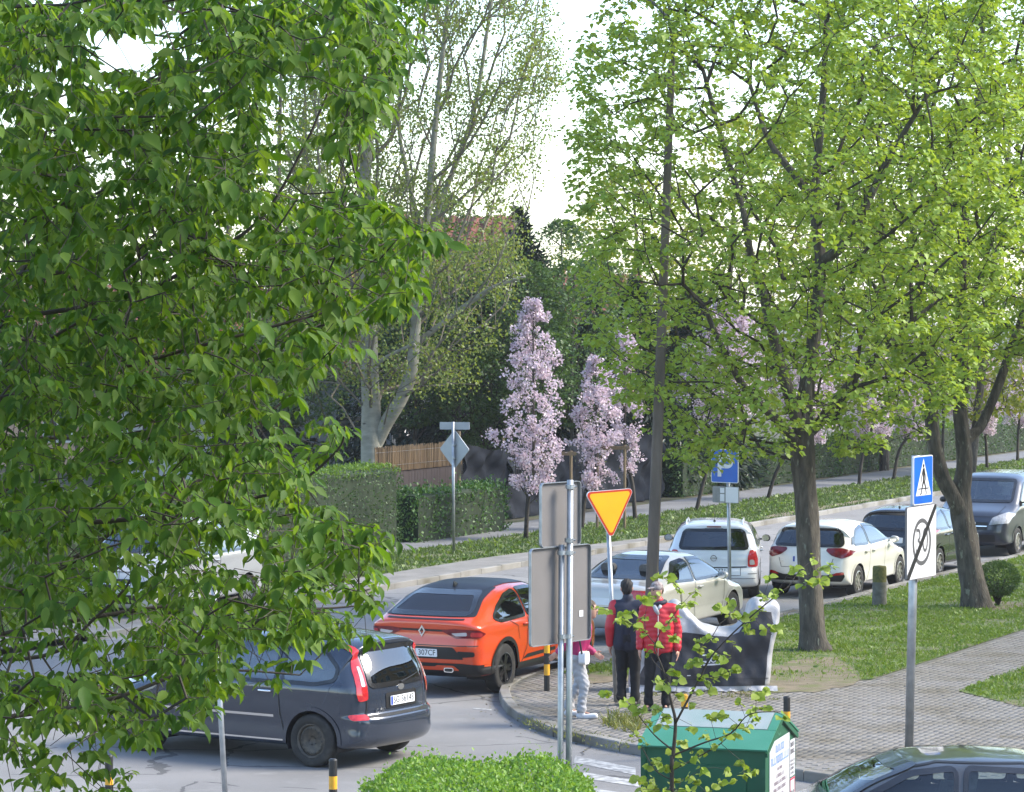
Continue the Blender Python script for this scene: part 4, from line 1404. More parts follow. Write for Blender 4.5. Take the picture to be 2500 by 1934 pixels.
# ---- grey van facing the camera
sp = dict(sil=[(.2, .26), (.03, .35), (.0, .6), (.03, 1.2), (.1, 1.74), (.2, 1.82), (1.0, 1.86), (2.5, 1.85), (2.85, 1.78), (3.2, 1.52), (3.6, 1.22), (3.8, 1.14), (4.2, 1.02), (4.38, .84), (4.43, .5), (4.33, .26), (2.2, .24)],
    hw=.92, zb=1.12, H=1.86, ra=.85, wb=2.66, R=.32, paint=m_vangrey, rim='alloy', glass=m_glass, kw=dict(tum=.17, tf=.09, zsp=.7),
    side_windows=[[(2.0, 1.12), (2.0, 1.66), (2.7, 1.64), (3.05, 1.42), (3.4, 1.15)], [(1.0, 1.14), (1.0, 1.66), (1.9, 1.67), (1.9, 1.14)]],
    rear_window=[(-.66, 1.15), (.66, 1.15), (.6, 1.65), (-.6, 1.65)], windshield=[(-.74, 1.24), (.74, 1.24), (.66, 1.70), (-.66, 1.70)],
    panels=[('headlight', [(.46, .74), (.86, .78), (.90, .98), (.80, 1.02), (.52, .90)], 'x', 1, m_head, (.012,)), ('grille', [(-.42, .62), (.42, .62), (.44, .80), (-.44, .80)], 'x', 1, m_black, .008), ('lower_grille', [(-.6, .36), (.6, .36), (.6, .52), (-.6, .52)], 'x', 1, m_black, .008),
            ('grille_bar', [(-.42, .70), (.42, .70), (.42, .72), (-.42, .72)], 'x', 1, m_chrome, .014), ('tail_light', [(.72, .8), (.86, .8), (.84, 1.2), (.72, 1.2)], 'x', -1, m_red, (.01,))],
    lines=[('bonnet_gap', [(-.66, 1.14), (-.60, .92), (.60, .92), (.66, 1.14)], 'x', 1, .012, m_black), ('door_gap', [(1.95, 1.1), (1.95, .3)], 'y', 0, .012, m_black), ('door_gap', [(3.3, 1.1), (3.15, .5), (3.0, .3)], 'y', 0, .012, m_black)],
    handles=[(2.1, 1.0)], mirror=(3.1, 1.2), mirror_mat=m_black, extra=[])
q = S(68.0, -19.85)     # front bumper, at the kerb
van_front = q - NV * .92
van_rear = van_front + U * (4.43 - .85)
make_car('van', 'dark grey van at the right edge parked with its windscreen towards us', 'van', sp, (van_rear.x, van_rear.y, 0), HD + PI)

# ---- pale van behind the leaves on the left
sp2 = dict(sp); sp2.update(paint=m_silver)
q = G(560, 1500)
make_car('van', 'pale silver van on the street half hidden behind the foreground leaves', 'van', sp2, (q.x - .6, q.y + 1.6, 0), HD + PI + .04)

# ---- graphite car at the bottom right corner
sp = dict(sil=[(.3, .23), (.08, .29), (.0, .45), (.03, .75), (.1, .98), (.35, 1.12), (.8, 1.33), (1.3, 1.43), (1.8, 1.46), (2.35, 1.44), (2.8, 1.28), (3.25, 1.02), (3.55, .94), (4.0, .82), (4.25, .64), (4.3, .42), (4.2, .23), (2.1, .21)],
    hw=.89, zb=.97, H=1.46, ra=.85, wb=2.6, R=.315, paint=m_graphite, rim='alloy', plate=('', .76), glass=m_glassc, rglass=m_glassc, wglass=m_glassc,
    side_windows=[[(.62, 1.04), (.95, 1.23), (1.18, 1.31), (1.18, 1.02)], [(1.24, 1.02), (1.24, 1.33), (1.95, 1.37), (2.0, 1.02)], [(2.09, 1.02), (2.04, 1.37), (2.45, 1.33), (2.8, 1.17), (3.08, 1.02)]],
    rear_window=[(-.62, 1.08), (.62, 1.08), (.52, 1.36), (-.52, 1.36)], windshield=[(-.66, 1.05), (.66, 1.05), (.54, 1.37), (-.54, 1.37)],
    panels=[('tail_light', [(.55, .8), (.84, .82), (.84, .98), (.6, 1.0)], 'x', -1, m_red, (.01,)), ('headlight', [(.45, .66), (.8, .7), (.8, .82), (.5, .78)], 'x', 1, m_head, (.01,)), ('grille', [(-.35, .45), (.35, .45), (.35, .65), (-.35, .65)], 'x', 1, m_black, .008)],
    lines=[('door_gap', [(1.21, 1.0), (1.2, .6)], 'y', 0, .012, m_black), ('door_gap', [(2.04, 1.0), (2.04, .28)], 'y', 0, .012, m_black), ('roof_seam', [(.9, 1.335), (1.4, 1.40), (2.2, 1.415), (2.6, 1.35)], 'y', 0, .012, m_black)],
    handles=[(1.35, .86), (2.2, .86)], extra=[])
# left flank towards us, nose to the left
hdg = PI + .05
ca_ = Vector((math.cos(hdg), math.sin(hdg), 0))
apex = P(2350, 1820, 28.65)      # middle of the roof, 1.95 m ahead of the bumper
org = apex - ca_ * (1.85 - .85)
make_car('hatchback_car', 'graphite grey car cut off by the bottom right corner with headrests behind its glass', 'car', sp, (org.x, org.y, 0), hdg)
# ================================================================== STREET FURNITURE
m_galv = M('galvanised_steel', (.42, .44, .46), .45, .75, col2=(.30, .32, .34), scale=7, bump=.08, bscale=60)
m_galv2 = M('sign_back_grey', (.17, .158, .155), .6, .1, col2=(.15, .14, .137), scale=2.5)
m_signwhite = M('sign_white', (.72, .72, .74), .4, col2=(.62, .62, .64), scale=3)
m_signblue = M('sign_blue', (.008, .13, .56), .4, col2=(.012, .10, .46), scale=3)
m_signyel = M('sign_yellow', (.80, .42, .012), .4, col2=(.74, .385, .012), scale=3)
m_signred = M('sign_red', (.50, .04, .015), .4)
m_signgrey = M('sign_ring_grey', (.09, .09, .092), .5)
m_bolyel = M('bollard_yellow', (.80, .40, .015), .5, col2=(.65, .33, .03), scale=12)
m_bolblk = M('bollard_black', (.018, .018, .018), .5)
m_wood = M('stake_wood', (.22, .16, .085), .85, col2=(.15, .11, .07), scale=8, bump=.4, stretch=(8, 8, 1))

def post(mb_name, parent, p0, p1, r, mat, bands=()):
    mb = MB(); mb.tube([p0, p1], r, 14)
    return mb.build(mb_name, mat, parent, True)
def plate_obj(name, poly, t, mat, parent, loc, rz):
    mb = MB(); mb.prism(poly, -t / 2, t / 2)
    o = mb.build(name, mat, parent)
    o.location = loc; o.rotation_euler = (0, 0, rz)
    return o
def flat(name, poly, y, parent, mat, t=.0015):
    mb = MB(); mb.prism(poly, y - t, y)
    return mb.build(name, mat, parent)
def ringpoly(mbr, r0, r1, y, t=.0015, n=36, rx=1):
    V = []; Fq = []
    for k in range(n):
        a = 2 * PI * k / n
        for r in (r0, r1):
            V.append((math.cos(a) * r * rx, y, math.sin(a) * r)); V.append((math.cos(a) * r * rx, y - t, math.sin(a) * r))
    for k in range(n):
        b = 4 * k; c = 4 * ((k + 1) % n)
        Fq += [(b + 1, b + 3, c + 3, c + 1), (b, c, c + 2, b + 2), (b + 2, c + 2, c + 3, b + 3), (b, b + 1, c + 1, c)]
    mbr.add(V, Fq)
def clamp(parent, x, y, z, r=.04):
    mb = MB(); mb.lathe([(r, -.02), (r + .012, -.02), (r + .012, .02), (r, .02)], 14, 'z', (x, y, z))
    mb.tube([(x + r + .005, y, z), (x + r + .03, y, z)], .008, 6)
    return mb.build('clamp', m_galv, parent)

# ---- yield sign
g = G(1505, 1733)
t = thing('road_sign', 'yellow upside down triangle give way sign on leaning pole beside the men', 'road sign', g, 0)
top = P(1485, 1300, g.y) - g
post('post', t, (0, 0, -.05), top + Vector((0, .04, .2)) * .5, .031, m_galv)
ct = P(1481, 1237, g.y - .09) - g + Vector((.045, 0, 0))
tri = lambda R_, rr_: chaikin([(-R_ * .866, R_ * .5), (R_ * .866, R_ * .5), (0, -R_)], 3)
def rtri(s_, r):    # rounded triangle pointing down with side s_
    h = s_ * .866; pts = []
    cs = [(-s_ / 2, h / 3), (s_ / 2, h / 3), (0, -2 * h / 3)]
    k = r / math.tan(math.radians(30))
    for i in range(3):
        p = cs[i]; a = cs[i - 1]; b = cs[(i + 1) % 3]
        ua = ((a[0] - p[0]) / s_, (a[1] - p[1]) / s_); ub = ((b[0] - p[0]) / s_, (b[1] - p[1]) / s_)
        m = (ua[0] + ub[0], ua[1] + ub[1]); l = math.hypot(*m)
        c = (p[0] + m[0] / l * 2 * r, p[1] + m[1] / l * 2 * r)
        a0 = math.atan2(p[1] + ua[1] * k - c[1], p[0] + ua[0] * k - c[0]); a1 = math.atan2(p[1] + ub[1] * k - c[1], p[0] + ub[0] * k - c[0])
        dd = (a1 - a0 + PI) % (2 * PI) - PI
        for q in range(6): pts.append((c[0] + r * math.cos(a0 + dd * q / 5), c[1] + r * math.sin(a0 + dd * q / 5)))
    return pts[::-1]
pl = plate_obj('sign_plate', rtri(.80, .05), .02, m_signwhite, t, ct, math.radians(28))
pl.rotation_euler = (0, math.radians(-2.5), math.radians(28))
flat('sign_border', rtri(.785, .047), -.0102, pl, m_signred)
flat('sign_face', rtri(.69, .035), -.0119, pl, m_signyel)
clamp(t, ct.x - .02, .04, ct.z + .05); clamp(t, ct.x - .01, .035, ct.z - .2)

# ---- end of 30 zone + pedestrian crossing
g0 = G(2222, 1852)
g = Vector((g0.x, 37.9, .1)); g.x = (2222 - 1250) / F * 37.9
t = thing('road_sign', 'tall grey post with blue crossing sign above a white struck out 30 zone sign', 'road sign', g, 0)
post('post', t, (0, 0, -.05), P(2236, 1112, 37.95) - g, .054, m_galv)
rz = math.radians(59.5)
c30 = P(2233, 1323, 37.85) - g + Vector((.075, 0, 0))
pl = plate_obj('zone_plate', rrect(.92, .90, .03, 4), .025, m_galv2, t, c30, rz)
flat('sign_face', rrect(.905, .885, .03, 4), -.0127, pl, m_signwhite)
mb = MB(); ringpoly(mb, .238, .292, -.0142); mb.build('ring', m_signgrey, pl)
for ch, xo in (('3', -.105), ('0', .105)):
    me = text_mesh(ch, .44, .002)
    for v in me.vertices:
        c = v.co.copy(); v.co = Vector((c.x * .92 + xo, -.0142 - c.z, c.y))
    link_mesh('numeral', me, m_signgrey, pl)
flat('slash', [(-.452, -.442), (-.385, -.442), (.452, .395), (.452, .442), (.395, .442), (-.452, -.385)], -.0165, pl, m_bolblk, .0015)
cd6 = P(2237, 1172, 37.85) - g + Vector((.075, 0, 0))
pl = plate_obj('crossing_plate', rrect(.60, .60, .03, 4), .025, m_signwhite, t, cd6, rz)
flat('blue_face', rrect(.575, .575, .028, 4), -.0127, pl, m_signblue)
flat('white_triangle', [(-.24, -.19), (.24, -.19), (0, .265)], -.0144, pl, m_signwhite)
fig = MB()
def limb2(a, b, w0, w1, y=-.0162):
    dx, dz = b[0] - a[0], b[1] - a[1]; l = math.hypot(dx, dz); nx, nz = -dz / l, dx / l
    fig.prism([(a[0] + nx * w0, a[1] + nz * w0), (a[0] - nx * w0, a[1] - nz * w0), (b[0] - nx * w1, b[1] - nz * w1), (b[0] + nx * w1, b[1] + nz * w1)], y - .0012, y)
fig.prism(circle2(.024, 14, 0, .175), -.0175, -.0162)
limb2((.0, .145), (.01, -.02), .032, .026); limb2((-.015, .13), (-.06, .04), .013, .010); limb2((-.06, .04), (-.075, -.02), .010, .008)
limb2((.02, .13), (.055, .05), .013, .010); limb2((.055, .05), (.065, -.01), .010, .008)
limb2((.0, -.01), (-.05, -.10), .020, .014); limb2((-.05, -.10), (-.075, -.17), .014, .010); limb2((-.075, -.165), (-.105, -.175), .010, .008)
limb2((.02, -.01), (.06, -.09), .020, .014); limb2((.06, -.09), (.085, -.17), .014, .010); limb2((.085, -.168), (.065, -.182), .010, .008)
limb2((-.165, -.105), (.165, -.105), .006, .006)
fig.build('walking_figure', m_bolblk, pl)
for z in (cd6.z + .15, c30.z + .28, c30.z - .28): clamp(t, .0 + (P(2236, 1112, 37.95) - g).x * z / 3.2, .0, z, .055)

# ---- two back to front plates near the hedge
Yb = 28.6
t = thing('road_sign', 'two grey square plates seen from behind on twin poles, small over large', 'road sign', (P(1375, 1800, Yb).x, Yb, 0), 0)
g = Vector(t.location)
p1 = P(1392, 1172, Yb) - g; p2 = P(1371, 1330, Yb) - g
post('post', t, (P(1387, 1900, Yb).x - g.x, 0, -.05), p1, .030, m_galv)
post('post', t, (P(1366, 1900, Yb - .02).x - g.x, -.02, -.05), p2, .028, m_galv)
rzb = math.radians(51) + PI
def backplate(nm, c, w, h):
    pl = plate_obj(nm, rrect(w, h, .04, 5), .006, m_galv2, t, c, rzb)
    # folded rim on the back side (local +y), and the unseen printed front
    pr = rrect(w, h, .04, 5); pin = rrect(w - .012, h - .012, .036, 5)
    n = len(pr); V = [(p[0], .0, p[1]) for p in pr] + [(p[0], .03, p[1]) for p in pr] + [(p[0], .03, p[1]) for p in pin] + [(p[0], .0, p[1]) for p in pin]
    mb = MB(); mb.add(V, [(q * n + i, q * n + (i + 1) % n, (q + 1) * n + (i + 1) % n, (q + 1) * n + i) for q in range(3) for i in range(n)])
    mb.build('rim', m_galv, pl)
    flat('sign_face', rrect(w - .02, h - .02, .035, 4), -.0032, pl, m_signwhite)
    return pl
cU = P(1365, 1255, Yb + .075) - g; cL = P(1365, 1452, Yb + .075) - g
backplate('sign_plate', cU, .60, .60)
L_ = backplate('sign_plate', cL, .91, .91)
flat('sticker', rrect(.06, .06, .002, 2, cx=-.33, cz=-.20), .007, L_, m_signwhite, .003)
for z in (cU.z + .26, cU.z - .24, cL.z + .40, cL.z - .38):
    clamp(t, p1.x * (z / p1.z) + (0), .0, z, .031)
    if z < cU.z - .3: clamp(t, p2.x * (z / p2.z), -.02, z, .029)

# ---- parking sign
g = G(1783, 1525); Yp = g.y
t = thing('road_sign', 'blue parking sign with letter P over a small white and grey panel', 'road sign', g, 0)
post('post', t, (0, 0, -.05), P(1777, 1100, Yp) - g, .032, m_galv)
rzp = math.radians(-38)
cP = P(1770, 1138, Yp - .085) - g
pl = plate_obj('sign_plate', rrect(.58, .60, .03, 4), .02, m_signwhite, t, cP, rzp)
flat('blue_face', rrect(.555, .575, .028, 4), -.0102, pl, m_signblue)
pp = MB()
pp.prism([(-.15, -.19), (-.07, -.19), (-.07, .21), (-.15, .21)], -.0132, -.0118)
pp.prism([(-.0698, .21), (.06, .21), (.06, .135), (-.0698, .135)], -.0132, -.0118)
pp.prism([(-.0698, .035), (.06, .035), (.06, -.04), (-.0698, -.04)], -.0132, -.0118)
arc = [math.radians(90 - 180 * k / 12) for k in range(13)]
pp.prism([(.0602 + .125 * math.cos(a), .085 + .125 * math.sin(a)) for a in arc] + [(.0602 + .05 * math.cos(a), .085 + .05 * math.sin(a)) for a in arc[::-1]], -.0132, -.0118)
pp.build('letter_p', m_signwhite, pl)
cQ = P(1772, 1208, Yp - .085) - g
pl = plate_obj('lower_plate', rrect(.56, .29, .02, 3), .02, M('plate_weathered', (.20, .20, .19), .6, col2=(.27, .27, .26), scale=8), t, cQ, rzp)
flat('white_panel', rrect(.27, .275, .01, 3, cx=.14), -.0102, pl, m_signwhite)
pg = MB()
for zz, hh in ((.075, .09), (-.055, .13)): pg.prism(rrect(.09, hh, .006, 2, cx=-.07, cz=zz), -.012, -.0102)
pg.build('pictogram', m_signwhite, pl)
clamp(t, -.02, .0, cP.z, .034)

# ---- priority sign seen from behind, with street name plate
g = G(1108, 1350, .09)
t = thing('road_sign', 'grey back of a diamond sign topped by a narrow name plate in the far verge', 'road sign', g, 0)
post('post', t, (0, 0, -.05), P(1106, 1030, g.y) - g, .033, m_galv)
cD = P(1110, 1097, g.y + .05) - g
dia = chaikin([(0, .45), (.45, 0), (0, -.45), (-.45, 0)], 0)
m_backlt = M('sign_back_pale', (.36, .38, .41), .5, .4, col2=(.30, .32, .35), scale=3)
pl = plate_obj('sign_plate', [(.43, .02), (.02, .43), (-.02, .43), (-.43, .02), (-.43, -.02), (-.02, -.43), (.02, -.43), (.43, -.02)], .02, m_backlt, t, cD, math.radians(180 - 40))
cN = P(1110, 1040, g.y) - g
mb = MB(); mb.prism(rrect(.70, .17, .01, 2), -.012, .012)
o = mb.build('name_plate', m_backlt, t); o.location = cN + Vector((0, .05, 0)); o.rotation_euler = (0, 0, math.radians(-12))
clamp(t, 0, 0, cD.z + .1, .035); clamp(t, 0, 0, cD.z - .2, .035)

# ---- thin leaning pole on the left
b = P(553, 1990, 32.5); tp = P(520, 1400, 32.8)
t = thing('sign_pole', 'thin leaning galvanised pole in front of the slate car', 'pole', (b.x, b.y, 0), 0)
dv = (tp - b)
base = b - dv * (b.z / dv.z)
t.location = base
post('post', t, (0, 0, -.05), tp - base, .030, m_galv)
mb = MB(); mb.lathe([(.033, 0), (.034, .02), (.012, .035), (.001, .036)], 12, 'z', tuple(tp - base)); mb.build('cap', m_bolblk, t)

# ---- bollards
def bollard(label, pos, h=.70, r=.042):
    t = thing('bollard', label, 'bollard', pos, 0, 'black and yellow bollards')
    z = -.05; bands = [(.24, m_bolblk), (.40, m_bolyel), (.56, m_bolblk), (h, m_bolyel)] if h < .72 and label.startswith('bollard with yellow') else [(.12, m_bolblk), (.28, m_bolyel), (.44, m_bolblk), (.58, m_bolyel), (h, m_bolblk)]
    for z1, m in bands:
        mb = MB(); mb.tube([(0, 0, z), (0, 0, z1)], r, 16); mb.build('band', m, t, False)
        auto_smooth(t.children[-1]); z = z1 + .0005
    mb = MB(); mb.lathe([(r * 1.02, h - .012), (r * 1.04, h + .004), (r * .7, h + .016), (.001, h + .018)], 16)
    mb.build('cap', bands[-1][1], t, True)
    return t
bollard('bollard with yellow top at the pavement corner between orange car and sign poles', G(1335, 1689, .1), .69)
def at_top(px, py, h, zb=0.0):
    d = ray(px, py); k = (h + zb - CAMH) / d.z
    return Vector((d.x * k, d.y * k, zb))
bollard('bollard at the bottom edge in front of the slate estate rear wheel', at_top(813, 1856, .75), .75, .045)
bollard('bollard at the bottom edge under the front wheel of the slate estate', at_top(266, 1846, .75), .75, .045)
bollard('bollard behind the green container peak', at_top(1921, 1703, .75, .1), .75)
bollard('bollard with yellow top behind the sapling stem left of the container', at_top(1671, 1698, .70, .1), .70)

# ---- mossy concrete post
g = G(2147, 1478, .115)
t = thing('stone_post', 'short round concrete post with mossy yellow top on the lawn by the ivory hatchback', 'post', g, 0)
m_conc = M('post_concrete', (.20, .19, .165), .95, col2=(.13, .125, .105), scale=9, bump=.6, bscale=60)
m_moss = M('post_moss', (.19, .17, .05), .95, col2=(.10, .105, .04), scale=22, bump=.7, bscale=70)
mb = MB(); mb.lathe([(.14, -.05), (.135, .2), (.13, .44)], 20); mb.build('shaft', m_conc, t, True)
mb = MB(); mb.lathe([(.1315, .44), (.131, .62), (.13, .70), (.118, .735), (.001, .75)], 20); mb.build('top', m_moss, t, True)

# ---- utility pole
g = Vector(((1585 - 1250) / F * 47.8, 47.8, .1))
t = thing('utility_pole', 'tall tapered grey concrete pole rising through the lime leaves', 'pole', g, 0)
m_pole = M('pole_concrete', (.155, .130, .105), .9, col2=(.095, .08, .066), scale=2.2, detail=8, bump=.4, bscale=50, stretch=(3, 3, .6))
tp = P(1640, 150, g.y) - g
mb = MB()
V = []; Fq = []
for k in range(13):
    f = k / 12; c = tp * f
    w = .100 - .048 * f; e = w * .3
    ring_ = [(-w + e, -w), (w - e, -w), (w, -w + e), (w, w - e), (w - e, w), (-w + e, w), (-w, w - e), (-w, -w + e)]
    V += [(c.x + p[0], c.y + p[1], c.z - (.1 if k == 0 else 0)) for p in ring_]
for k in range(12):
    for i in range(8):
        Fq.append((k * 8 + i, k * 8 + (i + 1) % 8, (k + 1) * 8 + (i + 1) % 8, (k + 1) * 8 + i))
Fq.append(tuple(range(96, 104)))
mb.add(V, Fq); o = mb.build('shaft', m_pole, t); o.rotation_euler = (0, 0, 0)
mb = MB(); mb.tube([tp - Vector((0, 0, .3)), tp + Vector((.03, 0, .55)), P(1610, 20, g.y) - g, P(1560, -20, g.y) - g, P(1440, -70, g.y) - g], [.035, .03, .026, .024, .02], 8)
mb.build('lamp_arm', M('arm_steel', (.12, .12, .125), .6, .4), t, True)
mb = MB(); pr = chaikin([(-.35, 0), (-.3, .08), (.2, .1), (.3, .02), (.3, -.04), (-.3, -.05)], 2); mb.prism(pr, -.09, .09)
o = mb.build('lamp_head', m_galv, t); o.location = P(1400, -85, g.y) - g

# ---- green container
Yc = 29.5
A = Vector((2.354, 29.5, 0)); Bv = Vector((1.18, 29.86, 0)); Cc = Vector((2.94, 30.86, 0))
ux = (A - Bv).normalized(); uy = (Cc - A); uy = (uy - ux * uy.dot(ux)).normalized()
Lx, Ly = 1.23, 1.42
t = thing('collection_container', 'green metal collection container with gabled lid and posters on its end wall', 'container', (A + Cc) / 2 - ux * (Lx / 2), math.atan2(ux.y, ux.x))
m_grn = M('container_green', (.013, .095, .046), .5, col2=(.010, .075, .036), scale=2.2, detail=7, col3=(.05, .13, .09), scale3=4, ramp3=(.62, .85))
m_grnl = M('container_lid_green', (.032, .175, .105), .5, col2=(.045, .20, .13), scale=2.5, detail=6)
m_lidg = M('lid_grey', (.27, .30, .30), .5, col2=(.20, .27, .25), scale=3)  # upper part of the near lid slope, paler and greyer than the green
hx, hy, he, hr = Lx / 2, Ly / 2, 1.33, 1.58
mb = MB()
V = [(-hx, -hy, .06), (hx, -hy, .06), (hx, hy, .06), (-hx, hy, .06), (-hx, -hy, he), (hx, -hy, he), (hx, hy, he), (-hx, hy, he), (-hx, 0, hr), (hx, 0, hr)]
mb.add(V, [(0, 1, 5, 4), (2, 3, 7, 6), (1, 2, 6, 9, 5), (3, 0, 4, 8, 7), (0, 3, 2, 1)])
mb.build('body', m_grn, t)
def slab(nm, y0, z0, y1, z1, x0, x1, th, mat):
    n = Vector((0, -(z1 - z0), (y1 - y0))).normalized()
    if n.z < 0: n = -n
    V = []
    for k in (0.002, th):
        V += [Vector((x0, y0, z0)) + n * k, Vector((x1, y0, z0)) + n * k, Vector((x1, y1, z1)) + n * k, Vector((x0, y1, z1)) + n * k]
    mb = MB(); mb.add(V, [(0, 3, 2, 1), (4, 5, 6, 7), (0, 1, 5, 4), (1, 2, 6, 5), (2, 3, 7, 6), (3, 0, 4, 7)])
    return mb.build(nm, mat, t)
ym = -hy * .50; zm = he + (hr - he) * .50
slab('lid', -hy - .04, he - .016, ym, zm, -hx - .03, hx + .03, .02, m_grnl)
slab('lid_upper', ym + .006, zm + .002, 0, hr, -hx + .05, hx - .06, .026, m_lidg)
slab('lid_edge', ym + .006, zm + .002, 0, hr, hx - .055, hx + .03, .02, m_grnl)
slab('lid_edge', ym + .006, zm + .002, 0, hr, -hx - .03, -hx + .045, .02, m_grnl)
slab('lid', hy + .04, he - .016, 0, hr, -hx - .03, hx + .03, .02, m_grnl)
mb = MB()
for (y0, z0, y1, z1) in ((-hy - .03, he - .03, 0.0, hr - .006), (hy + .03, he - .03, 0.0, hr - .006)):
    dy, dz = y1 - y0, z1 - z0; l = math.hypot(dy, dz); nn = Vector((0, -dz / l, dy / l)); nn = nn if nn.z > 0 else -nn
    V = []
    for xx in (hx + .004, hx + .028):
        V += [Vector((xx, y0, z0)) - nn * .045, Vector((xx, y1, z1)) - nn * .045, Vector((xx, y1, z1)), Vector((xx, y0, z0))]
    mb.add(V, [(0, 1, 2, 3), (7, 6, 5, 4), (0, 4, 5, 1), (1, 5, 6, 2), (2, 6, 7, 3), (3, 7, 4, 0)])
mb.build('gable_trim', m_grn, t)
mb = MB()
for x in (-hx - .005, hx - .045):
    mb.box((x + .025, -hy - .004, .7), (.05, .012, 1.27))
mb.build('corner_rail', m_grn, t)
mb = MB(); mb.box((0, -hy - .006, .98), (.86, .02, .36)); mb.build('deposit_flap', m_grn, t)
mb = MB(); mb.tube([(-.3, -hy - .03, .86), (.3, -hy - .03, .86)], .014, 8); mb.build('flap_handle', m_black, t)
# posters on the gable end (local +x face): local frame x->-y seen from outside right = +y
def poster(nm, y0, y1, z0, z1, mat, xo):
    mb = MB(); mb.add([(hx + xo, y0, z0), (hx + xo, y1, z0 + .0), (hx + xo, y1, z1), (hx + xo, y0, z1), (hx + xo - .003, y0, z0), (hx + xo - .003, y1, z0), (hx + xo - .003, y1, z1), (hx + xo - .003, y0, z1)], [(0, 1, 2, 3), (7, 6, 5, 4), (0, 4, 5, 1), (1, 5, 6, 2), (2, 6, 7, 3), (3, 7, 4, 0)])
    return mb.build(nm, mat, t)
m_paper = M('poster_paper', (.50, .505, .53), .6, col2=(.46, .475, .51), scale=3)
m_pblue = M('poster_print_blue', (.16, .27, .52), .6)
m_prose = M('poster_print_grey', (.24, .18, .22), .6)
m_pdark = M('poster_print_dark', (.09, .085, .10), .6)
m_pred = M('poster_print_red', (.45, .04, .09), .6)
pA = poster('poster', -.53, .40, .62, 1.36, m_paper, .006)
pB = poster('notice', .43, .66, .90, 1.27, m_paper, .006)
pC = poster('notice', .43, .66, .50, .885, m_paper, .006)
def greek(nm, par, mat, rows):
    """unreadable print: short strokes in rows"""
    mb = MB(); R_ = random.Random(3)
    for (y0, y1, z, h, gap) in rows:
        y = y0
        while y < y1 - .01:
            w = R_.uniform(.45, .9) * h
            w = min(w, y1 - y)
            k = R_.random()
            bars = [(y, y + w * .28, z, z + h)] + ([(y + w * .28, y + w, z + h * .78, z + h)] if k < .6 else []) + ([(y + w * .7, y + w, z, z + h * .77)] if k < .7 else []) + ([(y + w * .28, y + w, z, z + h * .2)] if k > .3 else [])
            for (a, b_, c, d_) in bars:
                mb.add([(hx + .0075, a, c), (hx + .0075, b_, c), (hx + .0075, b_, d_), (hx + .0075, a, d_)], [(0, 1, 2, 3)])
            y += w + h * gap
    return mb.build(nm, mat, par, recalc=False)
greek('print', pA, m_pblue, [(-.26, .14, 1.235, .075, .22), (-.47, .36, 1.125, .08, .2)])
greek('print', pA, m_prose, [(-.18, .06, 1.055, .03, .3), (-.24, .14, .985, .035, .3), (-.33, .26, .92, .035, .3), (-.38, .22, .855, .035, .3), (-.3, .1, .79, .03, .3)])
greek('print', pB, m_pdark, [(.45, .63, 1.20, .045, .2), (.45, .64, 1.13, .045, .2), (.45, .63, 1.05, .02, .3), (.45, .63, 1.01, .02, .3), (.45, .62, .97, .025, .3), (.46, .62, .925, .02, .3)])
greek('print', pC, m_pdark, [(.46, .63, .70, .06, .2), (.46, .63, .61, .05, .2)])
mb = MB()
for (y0, y1, z0, z1) in ((.43, .66, .865, .885), (.43, .447, .50, .8645), (.643, .66, .50, .8645)):
    mb.add([(hx + .0075, y0, z0), (hx + .0075, y1, z0), (hx + .0075, y1, z1), (hx + .0075, y0, z1)], [(0, 1, 2, 3)])
mb.build('print_frame', m_pred, pC, recalc=False)
mb = MB()
for (y0, y1, z0, z1) in ((-.12, -.02, .62, .72), (-.01, .08, .62, .69), (.09, .39, .62, .73), (.02, .06, .70, .75)):
    mb.add([(hx + .0078, y0, z0), (hx + .0078, y1, z0), (hx + .0078, y1, z1), (hx + .0078, y0, z1)], [(0, 1, 2, 3)])
mb.build('print_picture', m_pdark, pA, recalc=False)
mb = MB()
V = []
for k in range(16):
    a = 2 * PI * k / 16; V += [(hx + .005, -.07 + .085 * math.cos(a), 1.46 + .07 * math.sin(a)), (hx + .005, -.07 + .07 * math.cos(a), 1.46 + .058 * math.sin(a))]
mb.add(V, [(2 * k, (2 * k + 2) % 32, (2 * k + 3) % 32, 2 * k + 1) for k in range(14)])
mb.build('faded_stamp', M('stamp_faded', (.07, .22, .14), .6), t, recalc=False)

# ---- covered motorbike
g = G(1720, 1690, .1)
t = thing('covered_motorbike', 'motorbike under a silver and black rain cover on the pavement edge', 'motorbike', (g.x, g.y + .25, .1), math.radians(4))
m_csil = M('cover_silver', (.44, .44, .46), .5, .1, col2=(.34, .34, .36), scale=5, bump=.8, bscale=9)
m_cblk = M('cover_black', (.024, .024, .030), .6, col2=(.035, .034, .042), scale=4, bump=.6, bscale=7)
silc = [(.0, .02), (.02, .3), (.14, .78), (.42, 1.12), (.66, 1.33), (.80, 1.25), (.98, 1.06), (1.18, .93), (1.40, .90), (1.62, .98), (1.73, 1.13), (1.76, 1.28), (1.84, 1.33), (2.12, 1.33), (2.20, 1.26), (2.20, 1.05), (2.10, .6), (2.05, .04), (1.5, .0), (.6, .0)]
CB = CarBody(silc, .29, 2.0, 2.2, tum=.0, rr=(.20, .16, .04), zsp=.45, xin=.45, tr=.22, tf=.05, nexp=2.6)
CB.bvh = BVHTree.FromBMesh(CB.bm)
